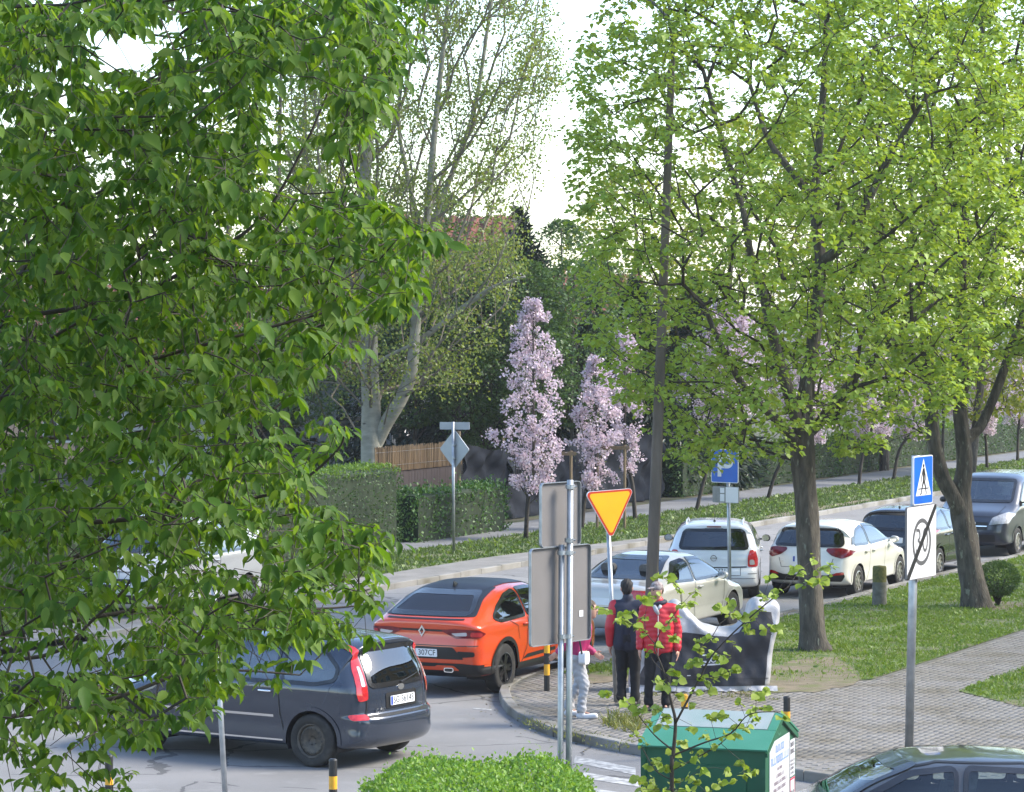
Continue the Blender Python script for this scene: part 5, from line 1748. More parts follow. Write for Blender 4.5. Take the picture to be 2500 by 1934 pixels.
for v in CB.bm.verts:
    n_ = math.sin(v.co.x * 9 + v.co.z * 4) * .016 + math.sin(v.co.x * 5 - v.co.z * 11 + 1) * .018 + math.sin(v.co.x * 23 + v.co.z * 17) * .006 + math.sin(v.co.x * 31 - v.co.z * 9) * .005
    v.co.z += (math.sin(v.co.x * 11) * .012 + math.sin(v.co.x * 27 + 1) * .006) * min(1, max(0, v.co.z - .4) * 2)
    k = 1 if v.co.y > 0 else (-1 if v.co.y < 0 else 0)
    v.co.y += k * n_ * min(1, abs(v.co.y) / .2) + k * .03 * (1 - v.co.z / 1.3) * min(1, abs(v.co.y) / .2)
CB.bvh = BVHTree.FromBMesh(CB.bm)
me = bpy.data.meshes.new('cover'); CB.bm.to_mesh(me)
parts_ = [link_mesh('cover', me, m_csil, t, True)]
parts_.append(CB.panel('black_side', [(.10, .12), (.16, .30), (.32, .58), (.56, .86), (.80, .87), (1.0, .845), (1.22, .815), (1.42, .80), (1.58, .86), (1.68, 1.0), (1.76, 1.15), (1.82, 1.17), (2.05, 1.15), (2.07, 1.0), (1.99, .55), (1.95, .10), (1.0, .085)], 'y', -1, m_cblk, t, .006))
parts_.append(CB.panel('black_side', [(.10, .12), (.30, .70), (1.3, .72), (2.0, .9), (2.0, .10)], 'y', 1, m_cblk, t, .006))
m_cwht = M('cover_print_white', (.7, .7, .72), .5)
for pl_ in ([(1.02, .385), (1.30, .40), (1.30, .425), (1.02, .41)], [(1.12, .43), (1.15, .43), (1.19, .54), (1.155, .54)], [(1.04, .53), (1.14, .53), (1.14, .55), (1.04, .55)], [(1.06, .43), (1.10, .43), (1.10, .46), (1.05, .455)],
            [(1.20, .52), (1.27, .53), (1.27, .55), (1.20, .545)], [(1.28, .46), (1.31, .46), (1.32, .53), (1.29, .53)]):
    parts_.append(CB.panel('cover_print', pl_, 'y', -1, m_cwht, t, .010))
parts_.append(CB.strip('cover_print', [(1.20 + .035 * math.cos(2 * PI * k / 12), .475 + .035 * math.sin(2 * PI * k / 12)) for k in range(12)], 'y', -1, .014, m_cwht, t, .010, closed=True))
parts_.append(CB.strip('cover_print', [(.82, .25), (.87, .25)], 'y', -1, .012, m_cwht, t, .010))
parts_.append(CB.strip('cover_seam', [(1.68, .93), (1.85, .90), (2.05, .83)], 'y', -1, .012, m_black, t, .010))
parts_.append(CB.strip('cover_seam', [(.10, .22), (.7, .19), (1.4, .20), (2.0, .2)], 'y', -1, .008, m_black, t, .009))
for o in parts_: o.location = o.location - Vector((1.1, 0, 0))
mb = MB()
# loose hem lying on the ground
Vh = []; nh = 60
for k in range(nh + 1):
    x = -1.12 + 2.15 * k / nh
    for (yy, zz) in ((-.30, .09), (-.33, .05 + .025 * math.sin(k * 1.1)), (-.36 - .035 * math.sin(k * .37) - .02 * math.sin(k * 1.9), .012 + .02 * abs(math.sin(k * .8)))):
        Vh.append((x, yy, zz))
mb.add(Vh, [(3 * k + j, 3 * k + 3 + j, 3 * k + 4 + j, 3 * k + 1 + j) for k in range(nh) for j in range(2)])
mb.build('hem', m_csil, t, True)

# ================================================================== HEDGES AND FENCES
m_hcore = M('hedge_core', (.016, .028, .010), .95)
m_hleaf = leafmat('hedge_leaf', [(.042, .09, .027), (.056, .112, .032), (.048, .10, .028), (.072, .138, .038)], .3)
m_htop = leafmat('hedge_top_leaf', [(.11, .20, .03), (.15, .24, .045), (.09, .17, .03)], .4)  # lighter green used on the top faces of the far hedges
m_hnear = leafmat('clipped_hedge_leaf', [(.135, .265, .035), (.19, .34, .05), (.10, .21, .028), (.26, .39, .08), (.155, .29, .04)], .4)
def hedge(name, label, pts, width, h, leafsize, dens, mat, topmat=None, group=None, rough=.06, z0=0.05, drop=0.0):
    """hedge along a polyline; leaves over its faces"""
    t = thing(name, label, 'hedge', pts[0], 0, group)
    o0 = Vector(t.location)
    core = MB()
    n = len(pts)
    Pn = []
    for i in range(n):
        d = (pts[min(i + 1, n - 1)] - pts[max(i - 1, 0)]).normalized(); Pn.append(Vector((-d.y, d.x, 0)))
    ci = .88 if not drop else .8
    V = []
    for i in range(n):
        e = (pts[1] - pts[0]).normalized() * .1 if i == 0 else ((pts[-2] - pts[-1]).normalized() * .1 if i == n - 1 else Vector((0, 0, 0)))
        for (s_, z) in ((-.5 * ci, 0), (-.5 * ci, h * (.92 - drop)), (-.3, h * (.96 - drop)), (.3, h * (.96 - drop)), (.5 * ci, h * (.92 - drop)), (.5 * ci, 0)):
            V.append(pts[i] + e + Pn[i] * (s_ * width) + Vector((0, 0, z)) - o0)
    Fq = [(6 * i + j, 6 * i + j + 1, 6 * i + 7 + j, 6 * i + 6 + j) for i in range(n - 1) for j in range(5)] + [(0, 1, 2, 3, 4, 5), tuple(6 * (n - 1) + j for j in range(5, -1, -1))]
    core.add(V, Fq); core.build('core', m_hcore, t)
    # sampling
    Ls = [(pts[i + 1] - pts[i]).length for i in range(n - 1)]; tot = sum(Ls)
    def place(count, zone):
        f = rng.uniform(0, tot, count); seg = np.searchsorted(np.cumsum(Ls), f); seg = np.minimum(seg, n - 2)
        base = np.zeros((count, 3)); nr = np.zeros((count, 3))
        cum = np.concatenate([[0], np.cumsum(Ls)])
        for i in range(n - 1):
            m = seg == i
            tt = ((f[m] - cum[i]) / Ls[i])[:, None]
            a, b = np.array(pts[i]), np.array(pts[i + 1])
            base[m] = a * (1 - tt) + b * tt
            na, nb = np.array(Pn[i]), np.array(Pn[i + 1])
            nr[m] = na * (1 - tt) + nb * tt
        wob = (np.sin(f * 1.9) + np.sin(f * 4.3 + 1) * .6) * rough * .6
        if zone == 'top':
            s_ = rng.uniform(-.5, .5, count)
            pos = base + nr * (s_ * width)[:, None]; pos[:, 2] = h + wob + .5 * rough * np.sin(f * 7.3 + s_ * 5) + rng.normal(0, rough * .4, count) + (rng.uniform(size=count) < .06) * rng.uniform(0, rough * 2.2, count) - np.clip((np.abs(s_) - .36) / .14, 0, 1) ** 2 * .07 * h
            out = np.tile([0, 0, 1.0], (count, 1))
        else:
            sg = -1 if zone == 'front' else 1
            pos = base + nr * (sg * width * .5 + wob * sg * .7 + rng.normal(0, rough * .4, count))[:, None]
            pos[:, 2] = rng.uniform(.03, 1, count) ** .9 * h
            out = nr * sg
        return pos, out
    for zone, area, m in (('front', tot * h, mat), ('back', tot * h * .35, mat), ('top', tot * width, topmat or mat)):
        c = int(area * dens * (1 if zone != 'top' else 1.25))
        pos, out = place(c, zone)
        if zone == 'front':      # the two ends as well
            for e, dirv in ((0, -(pts[1] - pts[0]).normalized()), (n - 1, (pts[-1] - pts[-2]).normalized())):
                ce = int(width * h * dens)
                q = np.array(pts[e])[None, :] + np.array(Pn[e])[None, :] * rng.uniform(-.5, .5, ce)[:, None] * width
                q = q + np.array(dirv)[None, :] * rng.normal(0, rough * .5, ce)[:, None]
                q[:, 2] = rng.uniform(.03, 1, ce) * h
                pos = np.concatenate([pos, q]); out = np.concatenate([out, np.tile(np.array(dirv), (ce, 1))])
        c = len(pos)
        pos = pos - np.array(o0); pos[:, 2] += 0
        if drop:
            ax = np.array((pts[-1] - pts[0]).normalized()); u = np.abs((pos + np.array(o0) - np.array((pts[0] + pts[-1]) / 2)) @ ax) / (tot / 2)
            pos[:, 2] *= 1 - drop * np.clip((u - .62) / .42, 0, 1) ** 2
        D = rsph(c) * 1.0 + out * .6 + np.array([0, 0, .35])
        N = out + rsph(c) * .7
        L = rng.uniform(.7, 1.3, c) * leafsize
        o = leaves('foliage', pos, D, N, L, L * .62, m, t)
        o['kind'] = 'stuff'
    return t
HZ = .1
hr_ = S(0, 0); e0 = G(994, 1334, .1)
a_e, n_e = an(e0)
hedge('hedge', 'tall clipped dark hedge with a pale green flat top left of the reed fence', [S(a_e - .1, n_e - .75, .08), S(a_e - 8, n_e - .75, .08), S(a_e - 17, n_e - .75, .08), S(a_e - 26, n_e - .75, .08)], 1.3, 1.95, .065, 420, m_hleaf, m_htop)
b0 = G(1012, 1325, .1); b1 = G(1195, 1292, .1)
ba, bn = an(b0); ca2, cn = an(b1)
hedge('hedge', 'low loose leafy hedge in front of the dark tarp fence', [S(ca2, bn - .35, .08), S((ba + ca2) / 2, bn - .35, .08), S(ba, bn - .35, .08)], .9, 1.18, .09, 330, leafmat('loose_hedge_leaf', [(.04, .10, .025), (.07, .15, .035), (.10, .19, .05)], .3), None, None, .12)
a0_, n0_ = an(onn(1612, -35.6))
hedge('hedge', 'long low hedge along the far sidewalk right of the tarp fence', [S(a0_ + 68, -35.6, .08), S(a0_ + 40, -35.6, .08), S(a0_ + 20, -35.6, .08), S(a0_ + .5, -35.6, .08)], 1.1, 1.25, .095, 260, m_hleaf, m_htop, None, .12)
# near clipped hedge at the bottom
n0 = P(905, 1960, 27.3); n1 = P(1462, 1960, 27.5)
hedge('hedge', 'bright green clipped hedge at the bottom edge below the sign poles', [Vector((n1.x - .10, 26.75, 0)), Vector(((n0.x + n1.x) / 2, 26.75, 0)), Vector((n0.x + .12, 26.6, 0))], 2.5, 1.44, .042, 1900, m_hnear, None, None, .06, drop=.10)

# reed screen fence with a dark brown lower part
f0 = onn(915, -37.0) + Vector((0, 0, .06)); f1 = onn(1128, -37.0) + Vector((0, 0, .06))
t = thing('reed_fence', 'pale reed screen above dark brown boards behind the low hedge', 'fence', f0, math.atan2((f1 - f0).y, (f1 - f0).x))
Lf = (f1 - f0).length
m_reed = islandmat('reed', [(.20, .14, .085), (.16, .11, .066), (.24, .175, .108), (.13, .092, .058)], .9, .2, 60)
m_brown = M('fence_brown', (.045, .032, .032), .7, col2=(.036, .027, .027), scale=3)
nre = 300
tm = MB(); tm.tube([(0, 0, 0), (0, 0, 1)], .010, 5)
first = tm.build('reed', m_reed, t)
for i in range(nre):
    o = first if i == 0 else first.copy()
    if i: COL.objects.link(o); o.parent = t
    o.location = (Lf * (i + .5) / nre, random.uniform(-.012, .012), 1.44); o.scale = (1.2, 1, .62 + random.uniform(-.03, .05)); o.rotation_euler = (random.gauss(0, .01), random.gauss(0, .015), random.random() * 3)
nb_ = int(Lf / .16)
bm_ = MB(); bm_.box((0, 0, .73), (.155, .02, 1.44))
first = bm_.build('board', m_brown, t)
for i in range(nb_):
    o = first if i == 0 else first.copy()
    if i: COL.objects.link(o); o.parent = t
    o.location = (Lf * (i + .5) / nb_, .03 + random.uniform(-.004, .004), 0)
for x in np.arange(.3, Lf, 1.9):
    mb = MB(); mb.tube([(x, .08, 0), (x, .08, 2.1)], .035, 8); mb.build('fence_post', m_wood, t)
for z in (1.6, 1.95):
    mb = MB(); mb.tube([(0, -.02, z), (Lf, -.02, z)], .004, 4); mb.build('wire', m_galv, t)

# dark tarp fence
f0 = onn(1132, -35.5) + Vector((0, 0, .07)); f1 = onn(1615, -35.5) + Vector((0, 0, .07))
Lf = (f1 - f0).length
t = thing('tarp_fence', 'fence hung with sagging dark grey tarpaulin behind the blossom trees', 'fence', f0, math.atan2((f1 - f0).y, (f1 - f0).x))
m_tarp = M('tarpaulin', (.012, .014, .019), .9, col2=(.020, .023, .030), scale=3, bump=.3, bscale=6, spec=.10)
npan = int(Lf / 2.4)
for i in range(npan):
    x0, x1 = Lf * i / npan, Lf * (i + 1) / npan
    W_, H_ = 26, 22
    V = []
    sag = random.uniform(.10, .32) if i else .45
    ph_ = random.uniform(0, 6)
    for j in range(H_ + 1):
        for k in range(W_ + 1):
            u = k / W_; v = j / H_
            ztop = 2.12 - sag * 4 * u * (1 - u) * (.6 + .4 * math.sin(u * 3 + ph_))
            z = ztop * (1 - v) + .02 * v
            y = .08 * math.sin(v * 9 + 2.2 * u + ph_) * (.3 + v) + .06 * math.sin(u * 14 + v * 5 + ph_) + .10 * math.sin(PI * u) * math.sin(v * PI) + .045 * math.sin((u + v) * 22 + ph_) + .05 * math.sin((u - v) * 13 + 2 * ph_)
            V.append((x0 + (x1 - x0) * u, y, z))
    Fq = [(j * (W_ + 1) + k, j * (W_ + 1) + k + 1, (j + 1) * (W_ + 1) + k + 1, (j + 1) * (W_ + 1) + k) for j in range(H_) for k in range(W_)]
    mesh('tarpaulin', V, Fq, m_tarp, t, True)
    mb = MB(); mb.tube([(x0, .14, 0), (x0, .14, 2.45 if i == 0 else 2.2)], .05 if i == 0 else .035, 8); mb.build('fence_post', m_wood, t)

# ================================================================== HOUSES BEHIND THE TREES
m_rooft = islandmat('roof_tile', [(.17, .062, .048), (.21, .078, .058), (.145, .055, .045), (.19, .072, .056)], .8, .2, 40)
m_wallw = M('house_render_white', (.62, .63, .66), .9, col2=(.55, .56, .6), scale=1.5)
m_wallp = M('house_render_peach', (.55, .36, .25), .9, col2=(.50, .33, .24), scale=1.5)
m_pane = M('window_pane', (.05, .07, .09), .08, coat=1.0)
m_frame = M('window_frame_white', (.7, .7, .7), .5)
def house(label, ctr, rz, L, W, he, hr, wallm):
    t = thing('house', label, 'house', ctr, rz)
    mb = MB()
    hx, hy = L / 2, W / 2
    mb.add([(-hx, -hy, -.2), (hx, -hy, -.2), (hx, hy, -.2), (-hx, hy, -.2), (-hx, -hy, he), (hx, -hy, he), (hx, hy, he), (-hx, hy, he), (-hx, 0, hr - .12), (hx, 0, hr - .12)], [(0, 1, 5, 4), (2, 3, 7, 6), (1, 2, 6, 9, 5), (3, 0, 4, 8, 7)])
    mb.build('wall', wallm, t)
    dy, dz = hy + .4, hr - he + .4 * (hr - he) / hy
    for sg in (-1, 1):
        V = [(-hx - .3, sg * (hy + .4), hr - dz), (hx + .3, sg * (hy + .4), hr - dz), (hx + .3, 0, hr), (-hx - .3, 0, hr)]
        V += [(v[0], v[1], v[2] - .1) for v in V]
        m2 = MB(); m2.add(V, [(0, 1, 2, 3), (7, 6, 5, 4), (0, 4, 5, 1), (1, 5, 6, 2), (3, 2, 6, 7), (0, 3, 7, 4)])
        rf = m2.build('roof', m_rooft, t)
        if sg == -1:
            sl = math.hypot(dy, dz); ang = math.atan2(dz, dy)
            tw, tl = .42, .46
            nx_ = int((L + .6) / tw); ny_ = int(sl / tl)
            while nx_ * ny_ > 300: tw *= 1.06; tl *= 1.06; nx_ = int((L + .6) / tw); ny_ = int(sl / tl)
            V = []; Fq = []; nn = 7
            for k in range(nn):
                x = tw * 1.02 * (k / (nn - 1) - .5); z = .05 * math.cos(2 * PI * k / (nn - 1) * 1.0 + PI) + .05
                V += [(x, 0, z + .03), (x, tl * 1.12, z), (x, 0, z - .02)]
            for k in range(nn - 1):
                Fq += [(3 * k, 3 * k + 3, 3 * k + 4, 3 * k + 1), (3 * k, 3 * k + 2, 3 * k + 5, 3 * k + 3)]
            first = mesh('roof_tile', V, Fq, m_rooft, rf)
            c_ = 0
            for j in range(ny_):
                for i in range(nx_):
                    o = first if c_ == 0 else first.copy()
                    if c_: COL.objects.link(o); o.parent = rf
                    c_ += 1
                    s_ = j * sl / ny_
                    o.location = (-hx - .3 + (i + .5) * (L + .6) / nx_, sg * (hy + .4) + math.cos(ang) * s_, hr - dz + math.sin(ang) * s_ + random.uniform(.005, .02))
                    o.rotation_euler = (ang, 0, 0)
    mb = MB(); mb.box((-L * .3, .9, hr - .2), (.5, .5, 1.0)); mb.build('chimney', M('chimney_brick', (.25, .10, .07), .9), t)
    for x in np.linspace(-hx + 1.3, hx - 1.3, 3):
        for z in ([1.6, 4.2] if he > 4.5 else [1.7]):
            mb = MB(); mb.box((x, -hy - .03, z), (1.2, .08, 1.3)); w = mb.build('window', m_frame, t)
            for s_ in (-.29, .29):
                mb = MB(); mb.box((x + s_, -hy - .075, z), (.5, .02, 1.14)); mb.build('pane', m_pane, w)
    return t
h1 = P(1050, 900, 112)
house('house with red tiled roof showing between trees above the blossom', (h1.x + .2, 112, 0), math.radians(-14), 5.6, 9, 5.6, 9.1, m_wallw)
h1 = P(1420, 900, 106)
house('lower red roofed annex behind the triangle sign and the evergreens', (h1.x, 106, 0), math.radians(-14), 3.6, 6, 4.6, 6.9, m_wallp)
h2 = P(830, 900, 104)
house('low white house glimpsed through dark trunks left of the pale tree', (h2.x - 2.0, 103, 0), math.radians(-8), 9, 7, 3.9, 6.4, m_wallw)
h3 = P(300, 760, 115)
house('peach house with red roof behind the foreground leaves at left', (h3.x - .5, 115, 0), math.radians(-20), 10, 8, 5.0, 6.6, m_wallp)

# apartment block right of the junction, added outside the frame for the car windows to mirror
t = thing('unseen_apartment_building', 'long plain apartment building right of the side street, added only for window reflections', 'building', (25, 43, 0), math.radians(90))
mb = MB(); mb.box((0, -6, 5.5), (46, 12, 11.4)); mb.build('wall', M('facade_ochre', (.40, .27, .15), .9, col2=(.34, .23, .13), scale=.6), t)
mb = MB(); mb.box((0, -6, 11.4), (46.6, 12.6, .4)); mb.build('roof', m_brown, t)
wf = None
for i in range(14):
    for z in (1.6, 4.4, 7.2, 9.8):
        if wf is None:
            mb = MB(); mb.box((0, .04, 0), (1.7, .09, 1.5)); wf = mb.build('window', m_frame, t)
            for s_ in (-.42, .42):
                mb = MB(); mb.box((s_, .095, 0), (.74, .02, 1.34)); mb.build('pane', m_pane, wf)
            w = wf
        else:
            w = copy_tree(wf, t)
        w.location = (-21 + i * 3.2, 0, z)
# ================================================================== TREES
m_bark = M('bark_lime', (.115, .10, .082), .95, col2=(.052, .046, .038), scale=7, detail=8, bump=1.0, bscale=22, stretch=(1.8, 1.8, .5), col3=(.20, .205, .165), scale3=9, ramp3=(.62, .68))
m_twig = M('bark_twig', (.035, .028, .022), .9, col2=(.055, .045, .035), scale=9)
m_barkp = M('bark_poplar', (.30, .29, .235), .9, col2=(.20, .195, .155), scale=3, detail=8, bump=.5, bscale=20, stretch=(1, 1, 2.5), col3=(.06, .055, .045), scale3=2.5, ramp3=(.68, .74))
m_limeleaf = leafmat('lime_leaf', [(.22, .345, .05), (.29, .41, .07), (.25, .37, .058), (.35, .455, .10), (.19, .30, .045)], .42, (1.25, 1.15, .4), spec=.4, rough=.5)
m_mapleaf = leafmat('maple_leaflet', [(.038, .095, .014), (.075, .155, .022), (.054, .122, .016), (.15, .24, .045), (.10, .17, .028), (.044, .102, .016), (.10, .19, .03)], .5, (1.7, 1.55, .5), rough=.55, spec=.22)
m_popleaf = leafmat('poplar_leaf', [(.15, .21, .055), (.20, .26, .06), (.13, .19, .05), (.26, .27, .08)], .45)
m_conif = leafmat('conifer_needles', [(.010, .024, .014), (.018, .036, .020), (.013, .028, .018)], .1)
m_mid = leafmat('hazel_leaf', [(.05, .10, .035), (.085, .15, .05), (.065, .12, .04), (.115, .185, .06)], .35)
m_yel = leafmat('sun_tinted_maple_leaf', [(.20, .25, .025), (.28, .31, .035), (.15, .21, .025), (.33, .33, .05)], .5)  # low sun shining through far crowns is put into this yellow
m_back = leafmat('background_leaf', [(.06, .105, .03), (.09, .145, .035), (.12, .17, .05)], .4)

def smoothline(pts, n=4):
    pts = [np.array(p, float) for p in pts]
    out = []
    for i in range(len(pts) - 1):
        p0 = pts[max(i - 1, 0)]; p1 = pts[i]; p2 = pts[i + 1]; p3 = pts[min(i + 2, len(pts) - 1)]
        for k in range(n):
            t = k / n
            out.append(.5 * ((2 * p1) + (-p0 + p2) * t + (2 * p0 - 5 * p1 + 4 * p2 - p3) * t * t + (-p0 + 3 * p1 - 3 * p2 + p3) * t ** 3))
    out.append(pts[-1])
    return out
def tree_root(name, label, base, group=None):
    return thing(name, label, 'tree', tuple(base), 0, group)
def trunk_mesh(root, lines, mat, knob=.10, sides=14, name='trunk'):
    o0 = np.array(root.location)
    mb = MB()
    for ln, rad in lines:
        pts = smoothline(ln, 5)
        n = len(pts)
        rr_ = np.interp(np.linspace(0, 1, n), np.linspace(0, 1, len(rad)), rad)
        ph = random.uniform(0, 9)
        mb.tube([Vector(p - o0) for p in pts], list(rr_), sides, jit=lambda i, k: 1 + knob * (math.sin(k * 28 / sides * 1.05 + i * .31 + ph) * .5 + math.sin(k * 18 / sides - i * .9 + ph) * .5) + (.35 * knob * math.sin(k * 2.7 + i * .17 + ph) if sides > 20 else 0))
    return mb.build(name, mat, root, True)
def seeds_from(lines):
    S_ = []
    for ln, rad in lines:
        pts = smoothline(ln, 5)
        start = None
        for i, p in enumerate(pts):
            if i == 0 and S_:
                d = [np.linalg.norm(q[0] - p) for q in S_]; par = int(np.argmin(d))
            else:
                par = len(S_) - 1
            S_.append((p, par if S_ else -1))
    return S_

# ---------------------------------------------------------------- lime trees
def lime(label, base, lines, ctr, rad, nterm, per, leaf=.085, zmin=2.6, group='lime trees on the lawn', keep=None):
    root = tree_root('lime_tree', label, base, group)
    o0 = np.array(root.location)
    trunk_mesh(root, lines, m_bark, .10, 26)
    sd_ = seeds_from(lines)
    sd_ = [(p, q) for p, q in sd_]
    # only nodes above the bare part may carry twigs: shift the low ones down in the search
    pts = []
    while len(pts) < nterm:
        q = rng.uniform(-1, 1, (4000, 3))
        r = np.linalg.norm(q, axis=1)
        q = q[(r < 1) & (r ** 1.2 > rng.uniform(0, .9, len(r)))]
        p = np.array(ctr) + q * np.array(rad)
        cl = np.sin(p[:, 0] * 2.3 + p[:, 2] * 1.1) * np.sin(p[:, 2] * 2.6 - p[:, 1]) + .5 * np.sin(p[:, 1] * 2.9 + p[:, 0])
        ok = (cl > rng.uniform(-.9, .45, len(p))) & (p[:, 2] > zmin)
        if keep is not None: ok &= keep(p)
        pts += list(p[ok])
    pts = np.array(pts[:nterm])
    nodes, par, terms, ns = grow(sd_, pts, .28, .45, up=-.05)
    mb, R = limb_mesh(nodes - o0, par, ns, .0065, 2.25, .12)
    b = mb.build('branches', m_twig, root, recalc=False)
    # leaf sprays: flat drooping rosettes
    tp = nodes[np.array(terms)]
    n = len(tp)
    mids = nodes[ns:][rng.uniform(size=len(nodes) - ns) < .22]
    tp = np.concatenate([tp, mids]); n = len(tp)
    C_ = np.repeat(tp, per, axis=0); m = len(C_)
    az = rng.uniform(0, 2 * PI, m); rr_ = np.sqrt(rng.uniform(0, 1, m)) * np.repeat(rng.uniform(.14, .28, n), per)
    Pp = C_ + np.stack([np.cos(az) * rr_, np.sin(az) * rr_, rng.normal(.02, .055, m) - rr_ * .25], 1)
    az2 = az + rng.normal(0, .7, m)
    D = np.stack([np.cos(az2), np.sin(az2), rng.normal(-.55, .35, m)], 1)
    N = np.stack([np.cos(az2) * .4, np.sin(az2) * .4, np.ones(m)], 1) + rsph(m) * .25
    L = rng.uniform(.65, 1.25, m) * leaf
    o = leaves('foliage', Pp - o0, D, N, L, L * .95, m_limeleaf, root, T_ROUND, F_LEAF)
    o['kind'] = 'stuff'
    print('lime', m, len(nodes))
    return root
k_ = 2500 / 2184
def PP(l, Y, dy=0): 
    n = len(l)
    return [np.array(P(x * k_, y * k_, Y + dy * i / max(1, n - 1))) for i, (x, y) in enumerate(l)]
Y1 = G(2000, 1590, .1).y
t1 = [(PP([(1740, 1392), (1732, 1340), (1726, 1200), (1718, 1050), (1712, 950), (1718, 840), (1738, 700), (1750, 560), (1738, 430), (1752, 250), (1762, 80), (1770, -150)], Y1), [.29, .205, .182, .178, .19, .125, .105, .09, .075, .06, .045, .03]),
      (PP([(1714, 950), (1692, 870), (1660, 760), (1630, 640), (1600, 540), (1585, 450), (1540, 300), (1500, 150)], Y1, -1.2), [.12, .10, .085, .07, .06, .05, .04, .03]),
      (PP([(1716, 930), (1750, 900), (1800, 830), (1870, 760), (1930, 700), (2000, 640)], Y1, .8), [.10, .08, .06, .05, .04, .03]),
      (PP([(1748, 560), (1800, 520), (1850, 430), (1900, 330), (1980, 200)], Y1, -.8), [.09, .08, .065, .05, .03]),
      (PP([(1712, 960), (1660, 900), (1590, 830), (1540, 740), (1500, 650)], Y1, -1.8), [.09, .075, .06, .045, .03]),
      (PP([(1740, 440), (1700, 380), (1640, 300), (1600, 180)], Y1, 1.2), [.07, .06, .045, .03])]
c1 = P(1915, 400, Y1)
def keep1(p):
    s = F / p[:, 1]; px = 1250 + p[:, 0] * s; py = 774 + (CAMH - p[:, 2]) * s
    lim = np.interp(py, [-400, 0, 150, 600, 800, 950, 1050, 1180, 1250], [1560, 1470, 1400, 1395, 1420, 1500, 1600, 1640, 1900])
    low = np.interp(px, [1400, 1640, 1715, 1780, 1880, 2050, 2200, 2330], [900, 1185, 1160, 1112, 1100, 1110, 1080, 1000])
    return (px > lim) & (py < low) & ~((px > 1925) & (px < 2030) & (py > 1040))
lime('lime tree in fresh leaf with the thickest single trunk in the middle of the lawn', G(1990, 1590, .1), t1, (c1.x, Y1 - .5, c1.z), (3.9, 4.2, 5.4), 2600, 17, .084, 2.6, keep=keep1)
Y2 = G(2385, 1485, .1).y
def PX(l, Y, dy=0):
    return [np.array(P(x, y, Y + dy * i / max(1, len(l) - 1))) for i, (x, y) in enumerate(l)]
t2 = [(PX([(2390, 1492), (2376, 1430), (2364, 1359), (2351, 1272), (2346, 1215), (2354, 1150), (2351, 1072), (2340, 980), (2336, 880), (2345, 700), (2360, 500), (2385, 280), (2400, 50), (2405, -170)], Y2), [.33, .235, .215, .205, .185, .15, .14, .125, .11, .095, .075, .06, .045, .03]),
      (PX([(2350, 1265), (2328, 1215), (2296, 1150), (2278, 1063), (2269, 950), (2260, 836), (2245, 700), (2225, 500), (2215, 280)], Y2, -1.0), [.15, .145, .14, .125, .11, .095, .075, .05, .03]),
      (PX([(2351, 1085), (2372, 1062), (2396, 1037), (2438, 941), (2469, 845), (2492, 780), (2530, 640), (2580, 420)], Y2, 1.0), [.11, .10, .092, .082, .072, .062, .045, .03]),
      (PX([(2345, 1020), (2356, 932), (2362, 830), (2390, 680), (2440, 540)], Y2, -.6), [.09, .08, .07, .05, .03]),
      (PX([(2271, 970), (2230, 870), (2175, 780), (2130, 690)], Y2, -1.4), [.07, .06, .045, .03])]
c2 = P(2440, 380, Y2)
def keep2(p):
    s = F / p[:, 1]; px = 1250 + p[:, 0] * s; py = 774 + (CAMH - p[:, 2]) * s
    low = np.interp(px, [1900, 2050, 2200, 2330, 2420, 2520], [900, 1080, 1130, 1000, 900, 880])
    return (py < low)
lime('forked lime tree with two stems near the right edge beside the round shrub', G(2385, 1485, .1), t2, (c2.x, Y2, c2.z), (4.4, 4.0, 5.6), 2500, 17, .088, 2.6, keep=keep2)

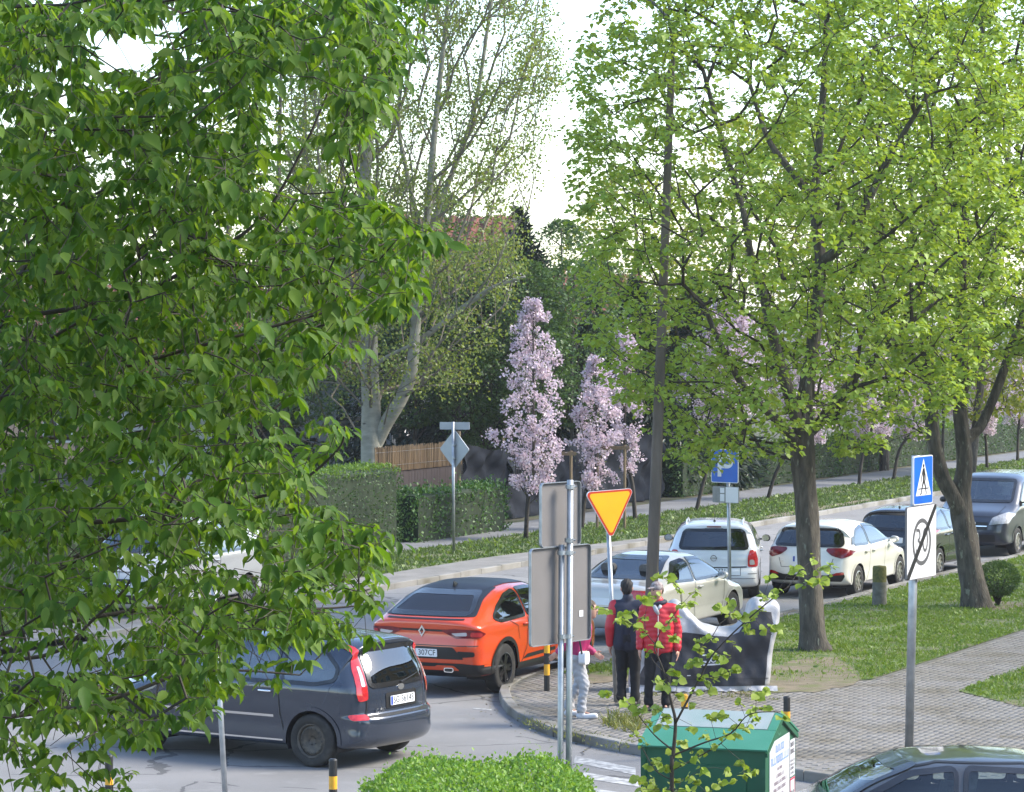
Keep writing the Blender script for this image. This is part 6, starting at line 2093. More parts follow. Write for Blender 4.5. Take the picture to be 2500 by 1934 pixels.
# ---------------------------------------------------------------- blossom trees on the far verge
m_pink = leafmat('blossom_petal', [(.58, .46, .53), (.70, .59, .65), (.64, .52, .59), (.77, .69, .72), (.50, .38, .45)], .35, (1.0, .95, .98))
m_bronze = leafmat('young_bronze_leaf', [(.10, .14, .04), (.12, .12, .05), (.08, .13, .04)], .35)
def blossom(label, bx, by, x0, x1, y0, y1, n, stake=False):
    g = G(bx, by, .09)
    root = tree_root('blossom_tree', label, g, 'pink blossom trees in the far verge')
    o0 = np.array(g)
    s = F / g.y
    zc0 = CAMH + (774 - y1) / s; zc1 = CAMH + (774 - y0) / s
    cx = ((x0 + x1) / 2 - 1250) / s; hw_ = (x1 - x0) / 2 / s
    ln = [([np.array(g), o0 + [(cx - g.x) * .3, 0, 1.0], np.array([cx, g.y, zc0 + .4]), np.array([cx, g.y, (zc0 + zc1) / 2]), np.array([cx, g.y, zc1 - .1])], [.06, .05, .042, .03, .01])]
    trunk_mesh(root, ln, m_twig, .06, 8)
    pts = []
    while len(pts) < n:
        t = rng.uniform(0, 1, 2000)
        prof = np.interp(t, [0, .15, .35, .6, .8, 1], [.5, .85, .95, 1, .72, .18])
        a = rng.uniform(0, 2 * PI, 2000); r = np.sqrt(rng.uniform(.08, 1, 2000)) * prof * hw_ * (1 + .30 * np.sin(t * 19 + bx) * np.sin(a * 2 + t * 7) + .25 * np.sin(t * 33 + a + bx))
        p = np.stack([cx + np.cos(a) * r, g.y + np.sin(a) * r, zc0 + t * (zc1 - zc0)], 1)
        cl = np.sin(p[:, 0] * 7 + p[:, 2] * 3) * np.sin(p[:, 2] * 5 + p[:, 1] * 4)
        p = p[cl > rng.uniform(-.45, .6, len(p))]
        pts += list(p)
    pts = np.array(pts[:n])
    nodes, par, terms, ns = grow(seeds_from(ln), pts, .5, .3, up=.25)
    mb, R = limb_mesh(nodes - o0, par, ns, .005, 2.4, .03)
    mb.build('branches', m_twig, root, recalc=False)
    per = 30
    C_ = np.repeat(nodes[np.array(terms)], per, axis=0); m = len(C_)
    d = rsph(m)
    Pp = C_ + d * rng.uniform(.02, .13, m)[:, None] * np.repeat(rng.uniform(.6, 1.35, m // per), per)[:, None]
    D = d + rsph(m) * .5
    N = rsph(m)
    L = rng.uniform(.05, .078, m)
    o = leaves('blossom', Pp - o0, D, N, L, L * 1.0, m_pink, root); o['kind'] = 'stuff'
    C_ = np.repeat(nodes[ns:][rng.uniform(size=len(nodes) - ns) < .8], 4, axis=0); m = len(C_)
    L = rng.uniform(.05, .085, m)
    o = leaves('foliage', C_ + rsph(m) * .11 - o0, rsph(m), rsph(m), L, L * .5, m_bronze, root); o['kind'] = 'stuff'
    if stake:
        t = thing('tree_support', stake, 'tree stakes', (g.x + .75, g.y + .1, .09), random.uniform(-.1, .1), 'timber supports of the blossom trees')
        for x in (-.35, .35):
            mb = MB(); mb.tube([(x, 0, -.05), (x, 0, 2.15)], .035, 8); mb.build('stake', m_wood, t)
        mb = MB(); mb.box((0, -.045, 2.08), (.95, .03, .09)); mb.build('rail', m_wood, t)
        mb = MB(); mb.box((-.22, -.05, 1.9), (.05, .03, .38), tilt=Matrix.Rotation(math.radians(38), 3, 'Y')); mb.build('brace', m_wood, t)
    return root
blossom('tall narrow pink blossom tree, nearest one right of the diamond sign', 1284, 1316, 1222, 1382, 735, 1195, 270, stake='timber stakes with a rail right of the tallest blossom tree')
blossom('pink blossom tree behind the yellow triangle sign', 1420, 1293, 1398, 1512, 880, 1190, 190, stake='timber stakes with a rail left of the concrete pole')
blossom('pink blossom tree just left of the concrete pole', 1551, 1270, 1480, 1572, 790, 1150, 130)
blossom('pink blossom tree showing left of the thick lime trunk behind its leaves', 1700, 1247, 1670, 1880, 740, 1030, 330)
blossom('pink blossom tree directly behind the thick lime trunk', 1874, 1219, 1880, 2060, 800, 1080, 300)
blossom('pink blossom tree between the lime trunk and the blue crossing sign', 2097, 1185, 2060, 2200, 790, 1070, 260)
blossom('pink blossom tree behind the blue crossing sign', 2181, 1173, 2170, 2290, 820, 1070, 220)
blossom('pink blossom tree between the two stems of the forked lime', 2300, 1160, 2260, 2350, 780, 1010, 200)
blossom('pink blossom tree right of the forked lime', 2410, 1145, 2350, 2450, 830, 1060, 240)
blossom('pink blossom tree at the right edge of the photo', 2484, 1127, 2440, 2540, 850, 1040, 200)

# ---------------------------------------------------------------- generic background trees
def cloud_tree(name, label, base, h, r, z0, shape, n, leaf, mat, trunk=(.14, .03), barkm=None, group=None, nb=120, droop=0.0, hol=.5, clump=1.0):
    root = tree_root(name, label, base, group)
    o0 = np.array(root.location)
    lean = rng.normal(0, .03, 2)
    top = o0 + [lean[0] * h, lean[1] * h, h * .97]
    ln = [([o0 - [0, 0, .1], o0 * .5 + top * .5 + [rng.normal(0, .1), 0, 0], top], [trunk[0], trunk[0] * .6, trunk[1]])]
    trunk_mesh(root, ln, barkm or m_bark, .06, 8)
    def samp(k):
        t = rng.uniform(0, 1, k)
        if shape == 'cone': pr = (1 - t) ** .85 * (1 - .5 * np.exp(-t * 14)) + .03
        elif shape == 'col': pr = np.interp(t, [0, .1, .5, .85, 1], [.6, .9, 1, .7, .1])
        else: pr = np.sqrt(np.clip(1 - (2 * t - 1) ** 2, 0, 1)) * (1 - .15 * t)
        a = rng.uniform(0, 2 * PI, k)
        rr_ = np.sqrt(rng.uniform(hol * hol, 1, k)) * pr * r * (1 + .18 * np.sin(a * 3 + t * 9) + .12 * np.sin(a * 5 - t * 15))
        z = z0 + t * (h - z0)
        return np.stack([o0[0] + lean[0] * z + np.cos(a) * rr_, o0[1] + np.sin(a) * rr_, o0[2] + z - droop * rr_], 1), t
    bp, _ = samp(nb)
    nodes, par, terms, ns = grow(seeds_from(ln), bp, .4, .8, up=.1)
    mb, R = limb_mesh(nodes - o0, par, ns, .010, 2.2, trunk[0] * .5)
    mb.build('branches', m_twig if barkm is None else barkm, root, recalc=False)['kind'] = 'stuff'
    P_, _ = samp(int(n * 2.4))
    cl = np.sin(P_[:, 0] * 2.1 + P_[:, 2] * 1.7) * np.sin(P_[:, 2] * 2.3 - P_[:, 1] * 1.3) + .5 * np.sin(P_[:, 0] * 4.1 - P_[:, 2] * 3.1)
    P_ = P_[cl * clump > rng.uniform(-1.2, .6, len(P_))][:n]
    m = len(P_)
    out = P_ - (o0 + np.array([0, 0, h * .5])); out[:, 2] *= .2
    D = unit(out) + rsph(m) * .8 + np.array([0, 0, -.3])
    N = rsph(m) + np.array([0, 0, .8])
    L = rng.uniform(.6, 1.4, m) * leaf
    o = leaves('foliage', P_ - o0, D, N, L, L * (.3 if shape == 'cone' else .75), mat, root); o['kind'] = 'stuff'
    return root
def bg(px, Y): return (( px - 1250) / F * Y, Y, .06)
def zt(py, Y): return CAMH + (774 - py) / (F / Y) - .06
# dark evergreens behind the fences
for i, (px, Y, top, r, w) in enumerate([(640, 97, 800, 2.3, 'left of the pale poplar, leftmost of the dark row'), (975, 96, 690, 2.4, 'just right of the pale poplar'), (1085, 93, 640, 2.0, 'behind the diamond sign'),
                                        (1280, 98, 515, 2.3, 'tallest of the dark row, right of the red roof'), (1180, 92, 640, 2.0, 'below the red roof'), (1330, 92, 700, 1.9, 'behind the tallest blossom tree'), (1440, 93, 740, 2.2, 'behind the triangle sign'), (1560, 94, 700, 2.2, 'behind the concrete pole'), (1690, 96, 690, 2.4, 'behind the parking sign')]):
    cloud_tree('evergreen_tree', 'dark evergreen ' + w, bg(px, Y), zt(top, Y), r, .5, 'cone', 5200, .30, m_conif, (.14, .02), None, 'dark evergreens behind the gardens', 90, .35, .25)
for i, (px, Y, top, r, w) in enumerate([(1375, 98, 540, 2.3, 'right of the red tiled roof'), (900, 98, 560, 2.2, 'behind the pale poplar stems'), (560, 96, 700, 2.6, 'before the low white house'), (380, 97, 690, 2.6, 'before the peach house'), (200, 97, 720, 2.6, 'left of the peach house'), (1220, 98, 590, 2.0, 'below the red tiled roof'), (1440, 96, 640, 2.3, 'right of the red annex roof'), (1050, 99, 455, 1.9, 'left of the red tiled roof'), (1010, 88.5, 640, 1.9, 'beside the pale poplar'), (1130, 88, 600, 1.8, 'above the diamond sign'), (1290, 87.5, 640, 1.6, 'above the tallest blossom tree'), (1400, 89, 640, 1.7, 'above the triangle sign'), (1200, 90, 850, 1.7, 'low behind the tarp fence'), (700, 89, 720, 2.0, 'left of the pale poplar')]):
    cloud_tree('hazel_tree', 'mid green leafy tree ' + w, bg(px, Y), zt(top, Y), r, 2.3 if top < 800 else 1.2, 'col' if Y > 97.5 else 'round', 7000, .10, m_mid, (.07, .02), None, 'mid green garden trees', 130, 0, .35)
# trees farther back on the right, sun glow painted into their leaf colour
for i, (px, Y, top, r, w) in enumerate([(1560, 118, 420, 3.6, 'behind the concrete pole'), (1760, 112, 300, 4.0, 'behind the left half of the thick lime'), (1960, 110, 260, 4.0, 'behind the right half of the thick lime'), (2160, 108, 200, 4.2, 'left of the forked lime'), (2370, 106, 180, 4.2, 'behind the forked lime'), (2560, 106, 200, 4.4, 'at the right edge')]):
    cloud_tree('maple_tree', 'sunlit yellow green maple ' + w, bg(px, Y), zt(top, Y), r, 2.0, 'round', 6200, .17, m_yel, (.18, .03), None, 'sunlit maples beyond the street', 150, 0, .45)
for i, (px, Y, top, r, w) in enumerate([(860, 106, 230, 2.6, 'behind the pale poplar crown'), (690, 101, 40, 3.0, 'seen through the foreground leaves nearest the poplar'), (740, 118, 130, 3.6, 'left of the pale poplar in the distance'), (560, 112, 330, 3.4, 'behind the foreground leaves, second from left'), (330, 110, 250, 4.2, 'behind the foreground leaves, mid left'), (80, 108, 330, 4.4, 'behind the foreground leaves at the left edge')]):
    cloud_tree('maple_tree', 'yellow green tree ' + w, bg(px, Y), zt(top, Y), r, 2.0, 'round', 4200, .15, m_yel if i < 2 else m_back, (.18, .03), None, 'distant trees on the left', 150, 0, .45)

# ---------------------------------------------------------------- pale poplar
Yq = 84.0
gq = np.array(bg(907, Yq))
tq = [([gq - [0, 0, .1]] + PP([(793, 975), (791, 860), (787, 740), (785, 640), (778, 500), (778, 380), (790, 250), (815, 100), (830, -60), (840, -250)], Yq), [.36, .30, .265, .24, .22, .20, .17, .14, .11, .07, .03]),
      (PP([(800, 950), (822, 905), (850, 860), (875, 800), (884, 730), (890, 650), (900, 560), (915, 420), (930, 250), (950, 60), (965, -120)], Yq, -.8), [.20, .20, .19, .18, .15, .13, .115, .10, .08, .06, .03]),
      (PP([(880, 740), (930, 700), (1010, 640), (1060, 610), (1120, 590)], Yq, -1.0), [.09, .08, .07, .06, .03]),
      (PP([(905, 520), (960, 380), (1010, 240), (1040, 60), (1060, -100)], Yq, -.8), [.09, .08, .065, .05, .03]),
      (PP([(790, 790), (820, 765), (860, 745), (885, 735)], Yq, -.5), [.07, .06, .055, .05]),
      (PP([(900, 500), (870, 380), (850, 250), (870, 80)], Yq, .8), [.07, .06, .05, .03]),
      (PP([(785, 640), (700, 600), (640, 570), (590, 550)], Yq, -1.2), [.09, .08, .06, .03])]
root = tree_root('poplar_tree', 'pale barked poplar with two smooth grey stems rising behind the clipped hedge', gq)
trunk_mesh(root, tq, m_barkp, .05, 12)
pts = []
while len(pts) < 1900:
    px = rng.uniform(690, 1365, 4000); py = rng.uniform(-300, 960, 4000)
    right = np.interp(py, [-300, 0, 200, 450, 700, 960], [1330, 1340, 1365, 1300, 1260, 1150])
    cl = np.sin(px * .021 + py * .012) * np.sin(py * .019 - px * .008)
    ok = (px < right) & (cl > rng.uniform(-1.2, .55, 4000)) & (rng.uniform(size=4000) < np.interp(py, [0, 500, 700, 960], [1, 1, .9, .5]))
    px, py = px[ok], py[ok]
    Yv = Yq + rng.uniform(-2.8, 2.8, len(px))
    pts += [np.array(P(a, b, c)) for a, b, c in zip(px, py, Yv)]
pts = np.array(pts[:1900])
nodes, par, terms, ns = grow(seeds_from(tq), pts, .35, .6, up=.35)
o0 = np.array(root.location)
mb, R = limb_mesh(nodes - o0, par, ns, .011, 2.3, .09)
mb.build('branches', M('bark_poplar_twig', (.15, .13, .10), .9), root, recalc=False)
tp = np.concatenate([nodes[np.array(terms)], nodes[ns:][rng.uniform(size=len(nodes) - ns) < .35]])
C_ = np.repeat(tp, 20, axis=0); m = len(C_)
L = rng.uniform(.065, .11, m)
o = leaves('foliage', C_ + rng.normal(0, .20, (m, 3)) - o0, rsph(m) + np.array([0, 0, -.3]), rsph(m), L, L * .85, m_popleaf, root); o['kind'] = 'stuff'

# ---------------------------------------------------------------- round shrub by the forked lime
g = G(2437, 1478, .116)
t = thing('shrub', 'small round clipped shrub at the foot of the forked lime', 'shrub', g)
mb = MB()
for k in range(14):
    a = rng.uniform(0, 2 * PI); r = rng.uniform(.1, .3)
    mb.tube([(0, 0, -.03), (math.cos(a) * r * .4, math.sin(a) * r * .4, .22), (math.cos(a) * r, math.sin(a) * r, .5)], [.018, .012, .005], 5)
mb.build('stems', m_twig, t)
m = 3800
d = rsph(m); Pp = d * (np.array([.39, .39, .33]) * (rng.uniform(.55, 1, m) ** .4)[:, None]) + np.array([0, 0, .50])
L = rng.uniform(.03, .055, m)
o = leaves('foliage', Pp, d + rsph(m) * .8, rsph(m) + d, L, L * .6, m_mid, t); o['kind'] = 'stuff'

# ---------------------------------------------------------------- sapling before the container
YS = 21.0
def QS(l, dy=0.0):
    return [np.array(P(x, y, YS + dy * i)) for i, (x, y) in enumerate(l)]
bs = np.array(P(1640, 1930, YS)); bs2 = bs.copy(); bs2[2] = 0; bs2[0] += .02
lines_s = [([bs2] + QS([(1640, 1930), (1643, 1850), (1649, 1767), (1640, 1720), (1621, 1642), (1598, 1585)]), [.026, .016, .014, .012, .010, .007, .004]),
           (QS([(1649, 1767), (1660, 1745), (1707, 1658), (1745, 1592), (1835, 1504), (1925, 1432)], -.05), [.009, .0085, .008, .006, .005, .003]),
           (QS([(1640, 1830), (1598, 1795), (1560, 1748), (1535, 1715)], .05), [.007, .005, .004, .003]),
           (QS([(1642, 1845), (1720, 1813), (1785, 1790), (1830, 1744), (1905, 1738)], -.06), [.007, .006, .005, .004, .003]),
           (QS([(1643, 1880), (1700, 1850), (1760, 1815), (1800, 1770)], .04), [.006, .005, .004, .003]),
           (QS([(1621, 1642), (1600, 1620), (1590, 1605)], .04), [.004, .003, .002]),
           (QS([(1642, 1905), (1600, 1880), (1565, 1820)], .05), [.005, .004, .003])]
root = tree_root('lime_sapling', 'thin young lime sapling with sparse round leaves before the green container', bs2)
o0 = np.array(root.location)
trunk_mesh(root, lines_s, m_twig, .04, 7, 'stem')
A3 = [(870,110),(960,120),(1000,170),(780,310),(720,350),(840,320),(1110,400),(1190,390),(1090,240),(1240,280),(200,450),(340,460),(510,480),(480,560),(600,500),(550,580),(640,620),(730,540),(910,630),(1050,550),(1030,730),(740,690),(840,810),(790,900),(1600,380),(1620,510),(1540,440),(1810,510),(1740,520),(1780,620),(1780,680),(1940,650),(1920,450),(2100,260),(1950,330),(2060,310),(1290,780),(1290,850),(1420,740),(1410,910),(1200,1000),(1290,980),(1550,930),(1490,960),(1640,820),(1690,1050),(1580,1090),(1300,1140),(1440,1150),(1350,1210),(1390,1280),(1270,1310),(1060,1340),(1030,1080),(1060,1160),(860,1190),(940,1240),(360,1310),(550,1380),(860,1470),(680,1470),(560,1450),(1700,1400),(1830,1490),(1960,1290),(1880,1330),(1960,1450),(1230,1430),(960,1550),(1400,1550),(2010,640),(2100,650),(-560,900)]
A6 = [(140,115),(230,110),(515,155),(415,200),(280,150),(255,195),(185,185),(105,250),(160,295),(740,120),(790,110),(900,145),(760,170),(700,210),(640,240),(660,200),(590,140),(580,260),(540,310),(490,250),(470,340),(415,360),(360,280),(300,340),(225,385),(185,415),(270,420),(350,400),(465,430),(395,475),(130,480),(185,490),(220,530),(300,500),(360,490),(430,500),(520,530),(610,440),(690,400),(740,440),(640,490),(575,500),(690,460),(250,560),(330,560),(420,570),(480,580),(380,540),(290,540),(530,590),(150,540)]
cp = [(1400 + x * .238, 1380 + y * .238) for x, y in A3 if x > 0] + [(1500 + x * .458, 1680 + y * .458) for x, y in A6]
cp += [(1990, 1365), (1880, 1410), (1950, 1395), (1965, 1420), (2010, 1388), (2030, 1384), (2000, 1420), (2022, 1414), (1940, 1385)]
cpts = np.array([np.array(P(x, y, YS + rng.uniform(-.25, .25))) for x, y in cp])
nodes, par, terms, ns = grow(seeds_from(lines_s), cpts, .12, .10, up=.1)
mb, R = limb_mesh(nodes - o0, par, ns, .0016, 2.2, .006)
mb.build('twigs', m_twig, root, recalc=False)['kind'] = 'stuff'
m_sapleaf = leafmat('sapling_leaf', [(.22, .31, .035), (.28, .36, .055), (.19, .27, .03), (.34, .40, .09)], .4, (1.2, 1.15, .5), spec=.25)
T_S = np.array([[0, 0, 0], [.06, .30, .03], [.30, .52, .09], [.66, .46, .06], [.88, .2, -.02], [1.06, 0, -.14], [.88, -.2, -.02], [.66, -.46, .06], [.30, -.52, .09], [.06, -.30, .03], [.34, 0, -.05], [.68, 0, -.05]])
F_S = [(0, 10, 2, 1), (10, 11, 3, 2), (11, 4, 3), (11, 5, 4), (0, 9, 8, 10), (10, 8, 7, 11), (11, 7, 6), (11, 6, 5)]
def leaf_object(me, mat, parent, o0, p, d, nrm, L, W, first):
    d = Vector(d).normalized(); nrm = Vector(nrm); s_ = d.cross(nrm).normalized(); nrm = s_.cross(d)
    if first is None:
        o = mesh('leaf', T_S if me is None else me[0], F_S if me is None else me[1], mat, parent, True)
    else:
        o = first.copy(); COL.objects.link(o); o.parent = parent
    Mx = Matrix((d * L, s_ * W, nrm * L)).transposed().to_4x4()
    Mx.translation = Vector(p) - Vector(o0)
    o.matrix_basis = Mx
    return o
first = None; cnt = 0
for tnode in terms:
    for k in range(random.choice((2, 2, 3))):
        if cnt >= 300: break
        a = random.uniform(0, 2 * PI)
        d = (math.cos(a), math.sin(a) * .7, random.uniform(-.8, .15))
        nn_ = (random.gauss(0, .5), -.55 + random.gauss(0, .4), .8)
        L = random.uniform(.046, .074)
        o = leaf_object(None, m_sapleaf, root, o0, nodes[tnode] + rng.normal(0, .010, 3), d, nn_, L, L * .98, first)
        if first is None: first = o
        cnt += 1

# the smaller leaves and unfolding buds of the sapling
tq_ = np.concatenate([nodes[np.array(terms)], nodes[ns:][rng.uniform(size=len(nodes) - ns) < .25]])
C_ = np.repeat(tq_, 3, axis=0); m = len(C_)
az = rng.uniform(0, 2 * PI, m)
D = np.stack([np.cos(az), np.sin(az) * .7, rng.uniform(-.9, .3, m)], 1)
N = np.stack([rng.normal(0, .6, m), -.5 + rng.normal(0, .5, m), np.full(m, .8)], 1)
L = rng.uniform(.022, .046, m)
o = leaves('foliage', C_ + rng.normal(0, .014, (m, 3)) - o0, D, N, L, L * .95, m_sapleaf, root, T_S, F_S); o['kind'] = 'stuff'

# ---------------------------------------------------------------- ash leaved maple in the foreground
YM = 11.0
root = tree_root('maple_tree', 'ash leaved maple whose dark leafy boughs hang across the whole left foreground', (-3.7, 12.2, 0))
o0 = np.array(root.location)
trk = [np.array(p) for p in [(-3.7, 12.2, -.1), (-3.65, 12.1, 1.6), (-3.5, 12.0, 3.2), (-3.55, 11.9, 4.8), (-3.4, 12.0, 6.4), (-3.5, 11.9, 8.2), (-3.3, 12, 10)]]
boughs = [[(-260, 60), (-60, 25), (0, 16), (70, 12), (150, 8), (260, -20)], [(-200, 30), (120, 40), (190, 50), (270, 70), (330, 75), (440, 85), (560, 60)],
          [(-260, 470), (-60, 375), (0, 360), (100, 350), (200, 333), (330, 300)], [(-260, 640), (0, 500), (120, 455), (230, 400), (320, 350)], [(-200, 720), (250, 640), (445, 545), (560, 462), (640, 330), (690, 220), (730, 120)],
          [(-260, 740), (0, 628), (120, 588), (240, 560)], [(-200, 640), (300, 560), (445, 555), (600, 577), (730, 545), (820, 520), (900, 490)], [(-260, 730), (0, 716), (120, 716), (240, 714)],
          [(-200, 900), (200, 800), (390, 748), (560, 702), (680, 670), (770, 640)], [(-260, 860), (0, 818), (140, 806), (290, 786)], [(-260, 950), (0, 936), (170, 934), (350, 928)],
          [(-260, 1150), (0, 1052), (60, 1010), (100, 980)], [(-200, 1330), (130, 1205), (280, 1105), (400, 1040), (500, 970), (570, 885), (680, 800), (720, 760)], [(-220, 1420), (90, 1400), (200, 1320), (270, 1250), (330, 1140), (400, 1000)],
          [(-200, 1160), (250, 1110), (380, 1102), (500, 1070), (620, 1040), (720, 960), (735, 910)], [(-200, 1500), (250, 1440), (460, 1380), (560, 1320), (640, 1275), (730, 1180), (800, 1120)], [(-200, 1480), (0, 1472), (140, 1478), (260, 1480)],
          [(-200, 1400), (300, 1300), (500, 1290), (640, 1300), (790, 1290)], [(-200, 1560), (200, 1500), (380, 1440), (500, 1430), (640, 1440)]]
lm = [(trk, [.20, .17, .15, .13, .11, .08, .04])]
for i, bl in enumerate(boughs):
    Yb_ = rng.uniform(9.8, 12.2)
    ln = PP(bl, Yb_, rng.uniform(-.6, .6))
    z = ln[0][2]
    at = np.array([np.interp(z - .35, [p[2] for p in trk], [p[k] for p in trk]) for k in range(2)] + [z - .35])
    at[2] = min(max(at[2], 1.0), 9.5)
    r0 = rng.uniform(.006, .010)
    lm.append(([at] + ln, [r0 * 2.2, r0 * 1.2, r0 * .9, r0 * .75, r0 * .55, r0 * .35]))
trunk_mesh(root, lm, m_twig, .05, 7, 'trunk')
outl = [(1035, -40), (1020, 40), (985, 120), (955, 220), (880, 320), (850, 350), (880, 430), (905, 490), (1000, 530), (1062, 565), (1050, 640), (960, 760), (880, 765), (858, 850), (800, 880), (720, 960), (800, 1005), (840, 1045), (825, 1100), (745, 1140), (735, 1215), (860, 1235), (955, 1310), (950, 1345), (895, 1400), (925, 1470), (920, 1550), (850, 1570), (770, 1585), (745, 1660), (640, 1660), (550, 1700), (460, 1760), (330, 1800), (150, 1770), (-120, 1760), (-120, -60)]
pts = []
Ntm = 2900
while len(pts) < Ntm:
    px = rng.uniform(-120, 1070, 6000); py = rng.uniform(-60, 1810, 6000)
    ok = inpoly(px, py, outl)
    cl = np.sin(px * .017 + py * .008) * np.sin(py * .015 - px * .006) + .6 * np.sin(px * .031 - py * .023)
    ok &= cl > rng.uniform(-1.7, .45, 6000)
    ok &= ~((py > 1000) & (rng.uniform(size=6000) < .30))
    ok &= ~((px > 215) & (px < 385) & (py > 60) & (py < 165))
    ok &= ~((px > 640) & (px < 830) & (py > 190) & (py < 480) & (rng.uniform(size=6000) < .90))
    ok &= ~((px < 330) & (py > 1500) & (py < 1640) & (rng.uniform(size=6000) < .6))
    ok &= ~((px > 480) & (px < 900) & (py > 760) & (py < 1110) & (rng.uniform(size=6000) < .35))
    ok &= ~((px > 220) & (px < 690) & (py > 1300) & (py < 1500) & (rng.uniform(size=6000) < .35))
    ok &= ~((px > 545) & (px < 830) & (py > 1565) & (py < 1720) & (rng.uniform(size=6000) < .72))
    px, py = px[ok], py[ok]
    Yv = rng.uniform(9.2, 13.0, len(px))
    pts += [np.array(P(a, b, c)) for a, b, c in zip(px, py, Yv)]
# sparse lower left spray
for k in range(46):
    pts.append(np.array(P(rng.uniform(-40, 330), rng.uniform(1790, 1950), rng.uniform(10, 11.5))))
pts = np.array(pts)
nodes, par, terms, ns = grow(seeds_from(lm), pts, .10, .14, up=-.1)
mb, R = limb_mesh(nodes - o0, par, ns, .0013, 2.3, .006)
mb.build('twigs', m_twig, root, recalc=False)['kind'] = 'stuff'
tp = nodes[np.array(terms)]
Pl = []; Dl = []; Nl = []; Ll = []
for c in tp:
    for q in range(random.choice((1, 2, 2))):
        a = random.uniform(0, 2 * PI)
        pd = np.array([math.cos(a), math.sin(a) * .8, random.uniform(-.5, .35)]); pd /= np.linalg.norm(pd)
        side = np.cross(pd, [0, 0, 1]); side /= max(1e-6, np.linalg.norm(side))
        pet = random.uniform(.018, .042); ll = random.choice((random.uniform(.030, .054), random.uniform(.046, .082)))
        spec_ = [(pet + .025, 0, 1.0), (pet, 1, .9), (pet, -1, .9)]
        if random.random() < .45: spec_ += [(pet - .025, 1, .75), (pet - .025, -1, .75)]
        for (along, sg, sc) in spec_:
            d = pd * (.9 if sg == 0 else .35) * random.uniform(.6, 1.4) + side * sg * .75 + np.array([0, 0, -.75 + random.gauss(0, .25)])
            Pl.append(c + pd * along); Dl.append(d + rng.normal(0, .18, 3))
            Nl.append(np.array([0, -.35, 1.0]) + pd * .5 + rng.normal(0, .35, 3)); Ll.append(ll * sc * random.uniform(.8, 1.15))
Pl = np.array(Pl); Dl = np.array(Dl); Nl = np.array(Nl); Ll = np.array(Ll)
s = F / Pl[:, 1]; px = 1250 + Pl[:, 0] * s; py = 774 + (CAMH - Pl[:, 2]) * s
vis = (px > 0) & (px < 1060) & (py > 0) & (py < 1930)
order = np.argsort(np.where(vis, Pl[:, 1] / Ll * .085, 99))
big = order[:300]; rest = order[300:]
T_M = np.array([[0, 0, 0], [.16, .24, .03], [.42, .33, .05], [.70, .21, .02], [1.0, 0, -.14], [.70, -.21, .02], [.42, -.33, .05], [.16, -.24, .03], [.35, 0, -.03], [.68, 0, -.05]])
F_M = [(0, 8, 2, 1), (8, 9, 3, 2), (9, 4, 3), (0, 7, 6, 8), (8, 6, 5, 9), (9, 5, 4)]
first = None
for i in big:
    o = leaf_object((T_M, F_M), m_mapleaf, root, o0, Pl[i], Dl[i], Nl[i], Ll[i], Ll[i] * .78, first)
    if first is None: first = o
o = leaves('foliage', Pl[rest] - o0, Dl[rest], Nl[rest], Ll[rest], Ll[rest] * .78, m_mapleaf, root, T_M, F_M); o['kind'] = 'stuff'
print('maple leaflets', len(Pl), len(nodes))
# ================================================================== PEOPLE
m_skin = M('skin', (.50, .28, .20), .55, col2=(.44, .24, .17), scale=12)
m_redj = M('jacket_red', (.50, .020, .035), .5, col2=(.42, .015, .028), scale=8)
m_navy = M('jacket_navy', (.012, .016, .034), .7, col2=(.018, .022, .042), scale=10)
m_blkt = M('trousers_black', (.010, .010, .012), .85)
m_gryt = M('trousers_pale_grey', (.42, .42, .44), .85, col2=(.34, .34, .36), scale=14, bump=.6, bscale=18)
m_mag = M('jacket_magenta', (.38, .015, .11), .6, col2=(.30, .012, .09), scale=9)
m_hair = M('hair_black', (.010, .008, .008), .7)
m_hairb = M('hair_brown', (.06, .035, .02), .7)
m_cap = M('cap_grey', (.16, .12, .12), .8, col2=(.30, .26, .25), scale=18, ramp=(.45, .55))
m_shw = M('shoe_white', (.62, .62, .64), .6)
m_shb = M('shoe_black', (.015, .015, .016), .5)
m_eye = M('eye_dark', (.02, .015, .012), .3)
m_lip = M('lip', (.34, .12, .10), .5)
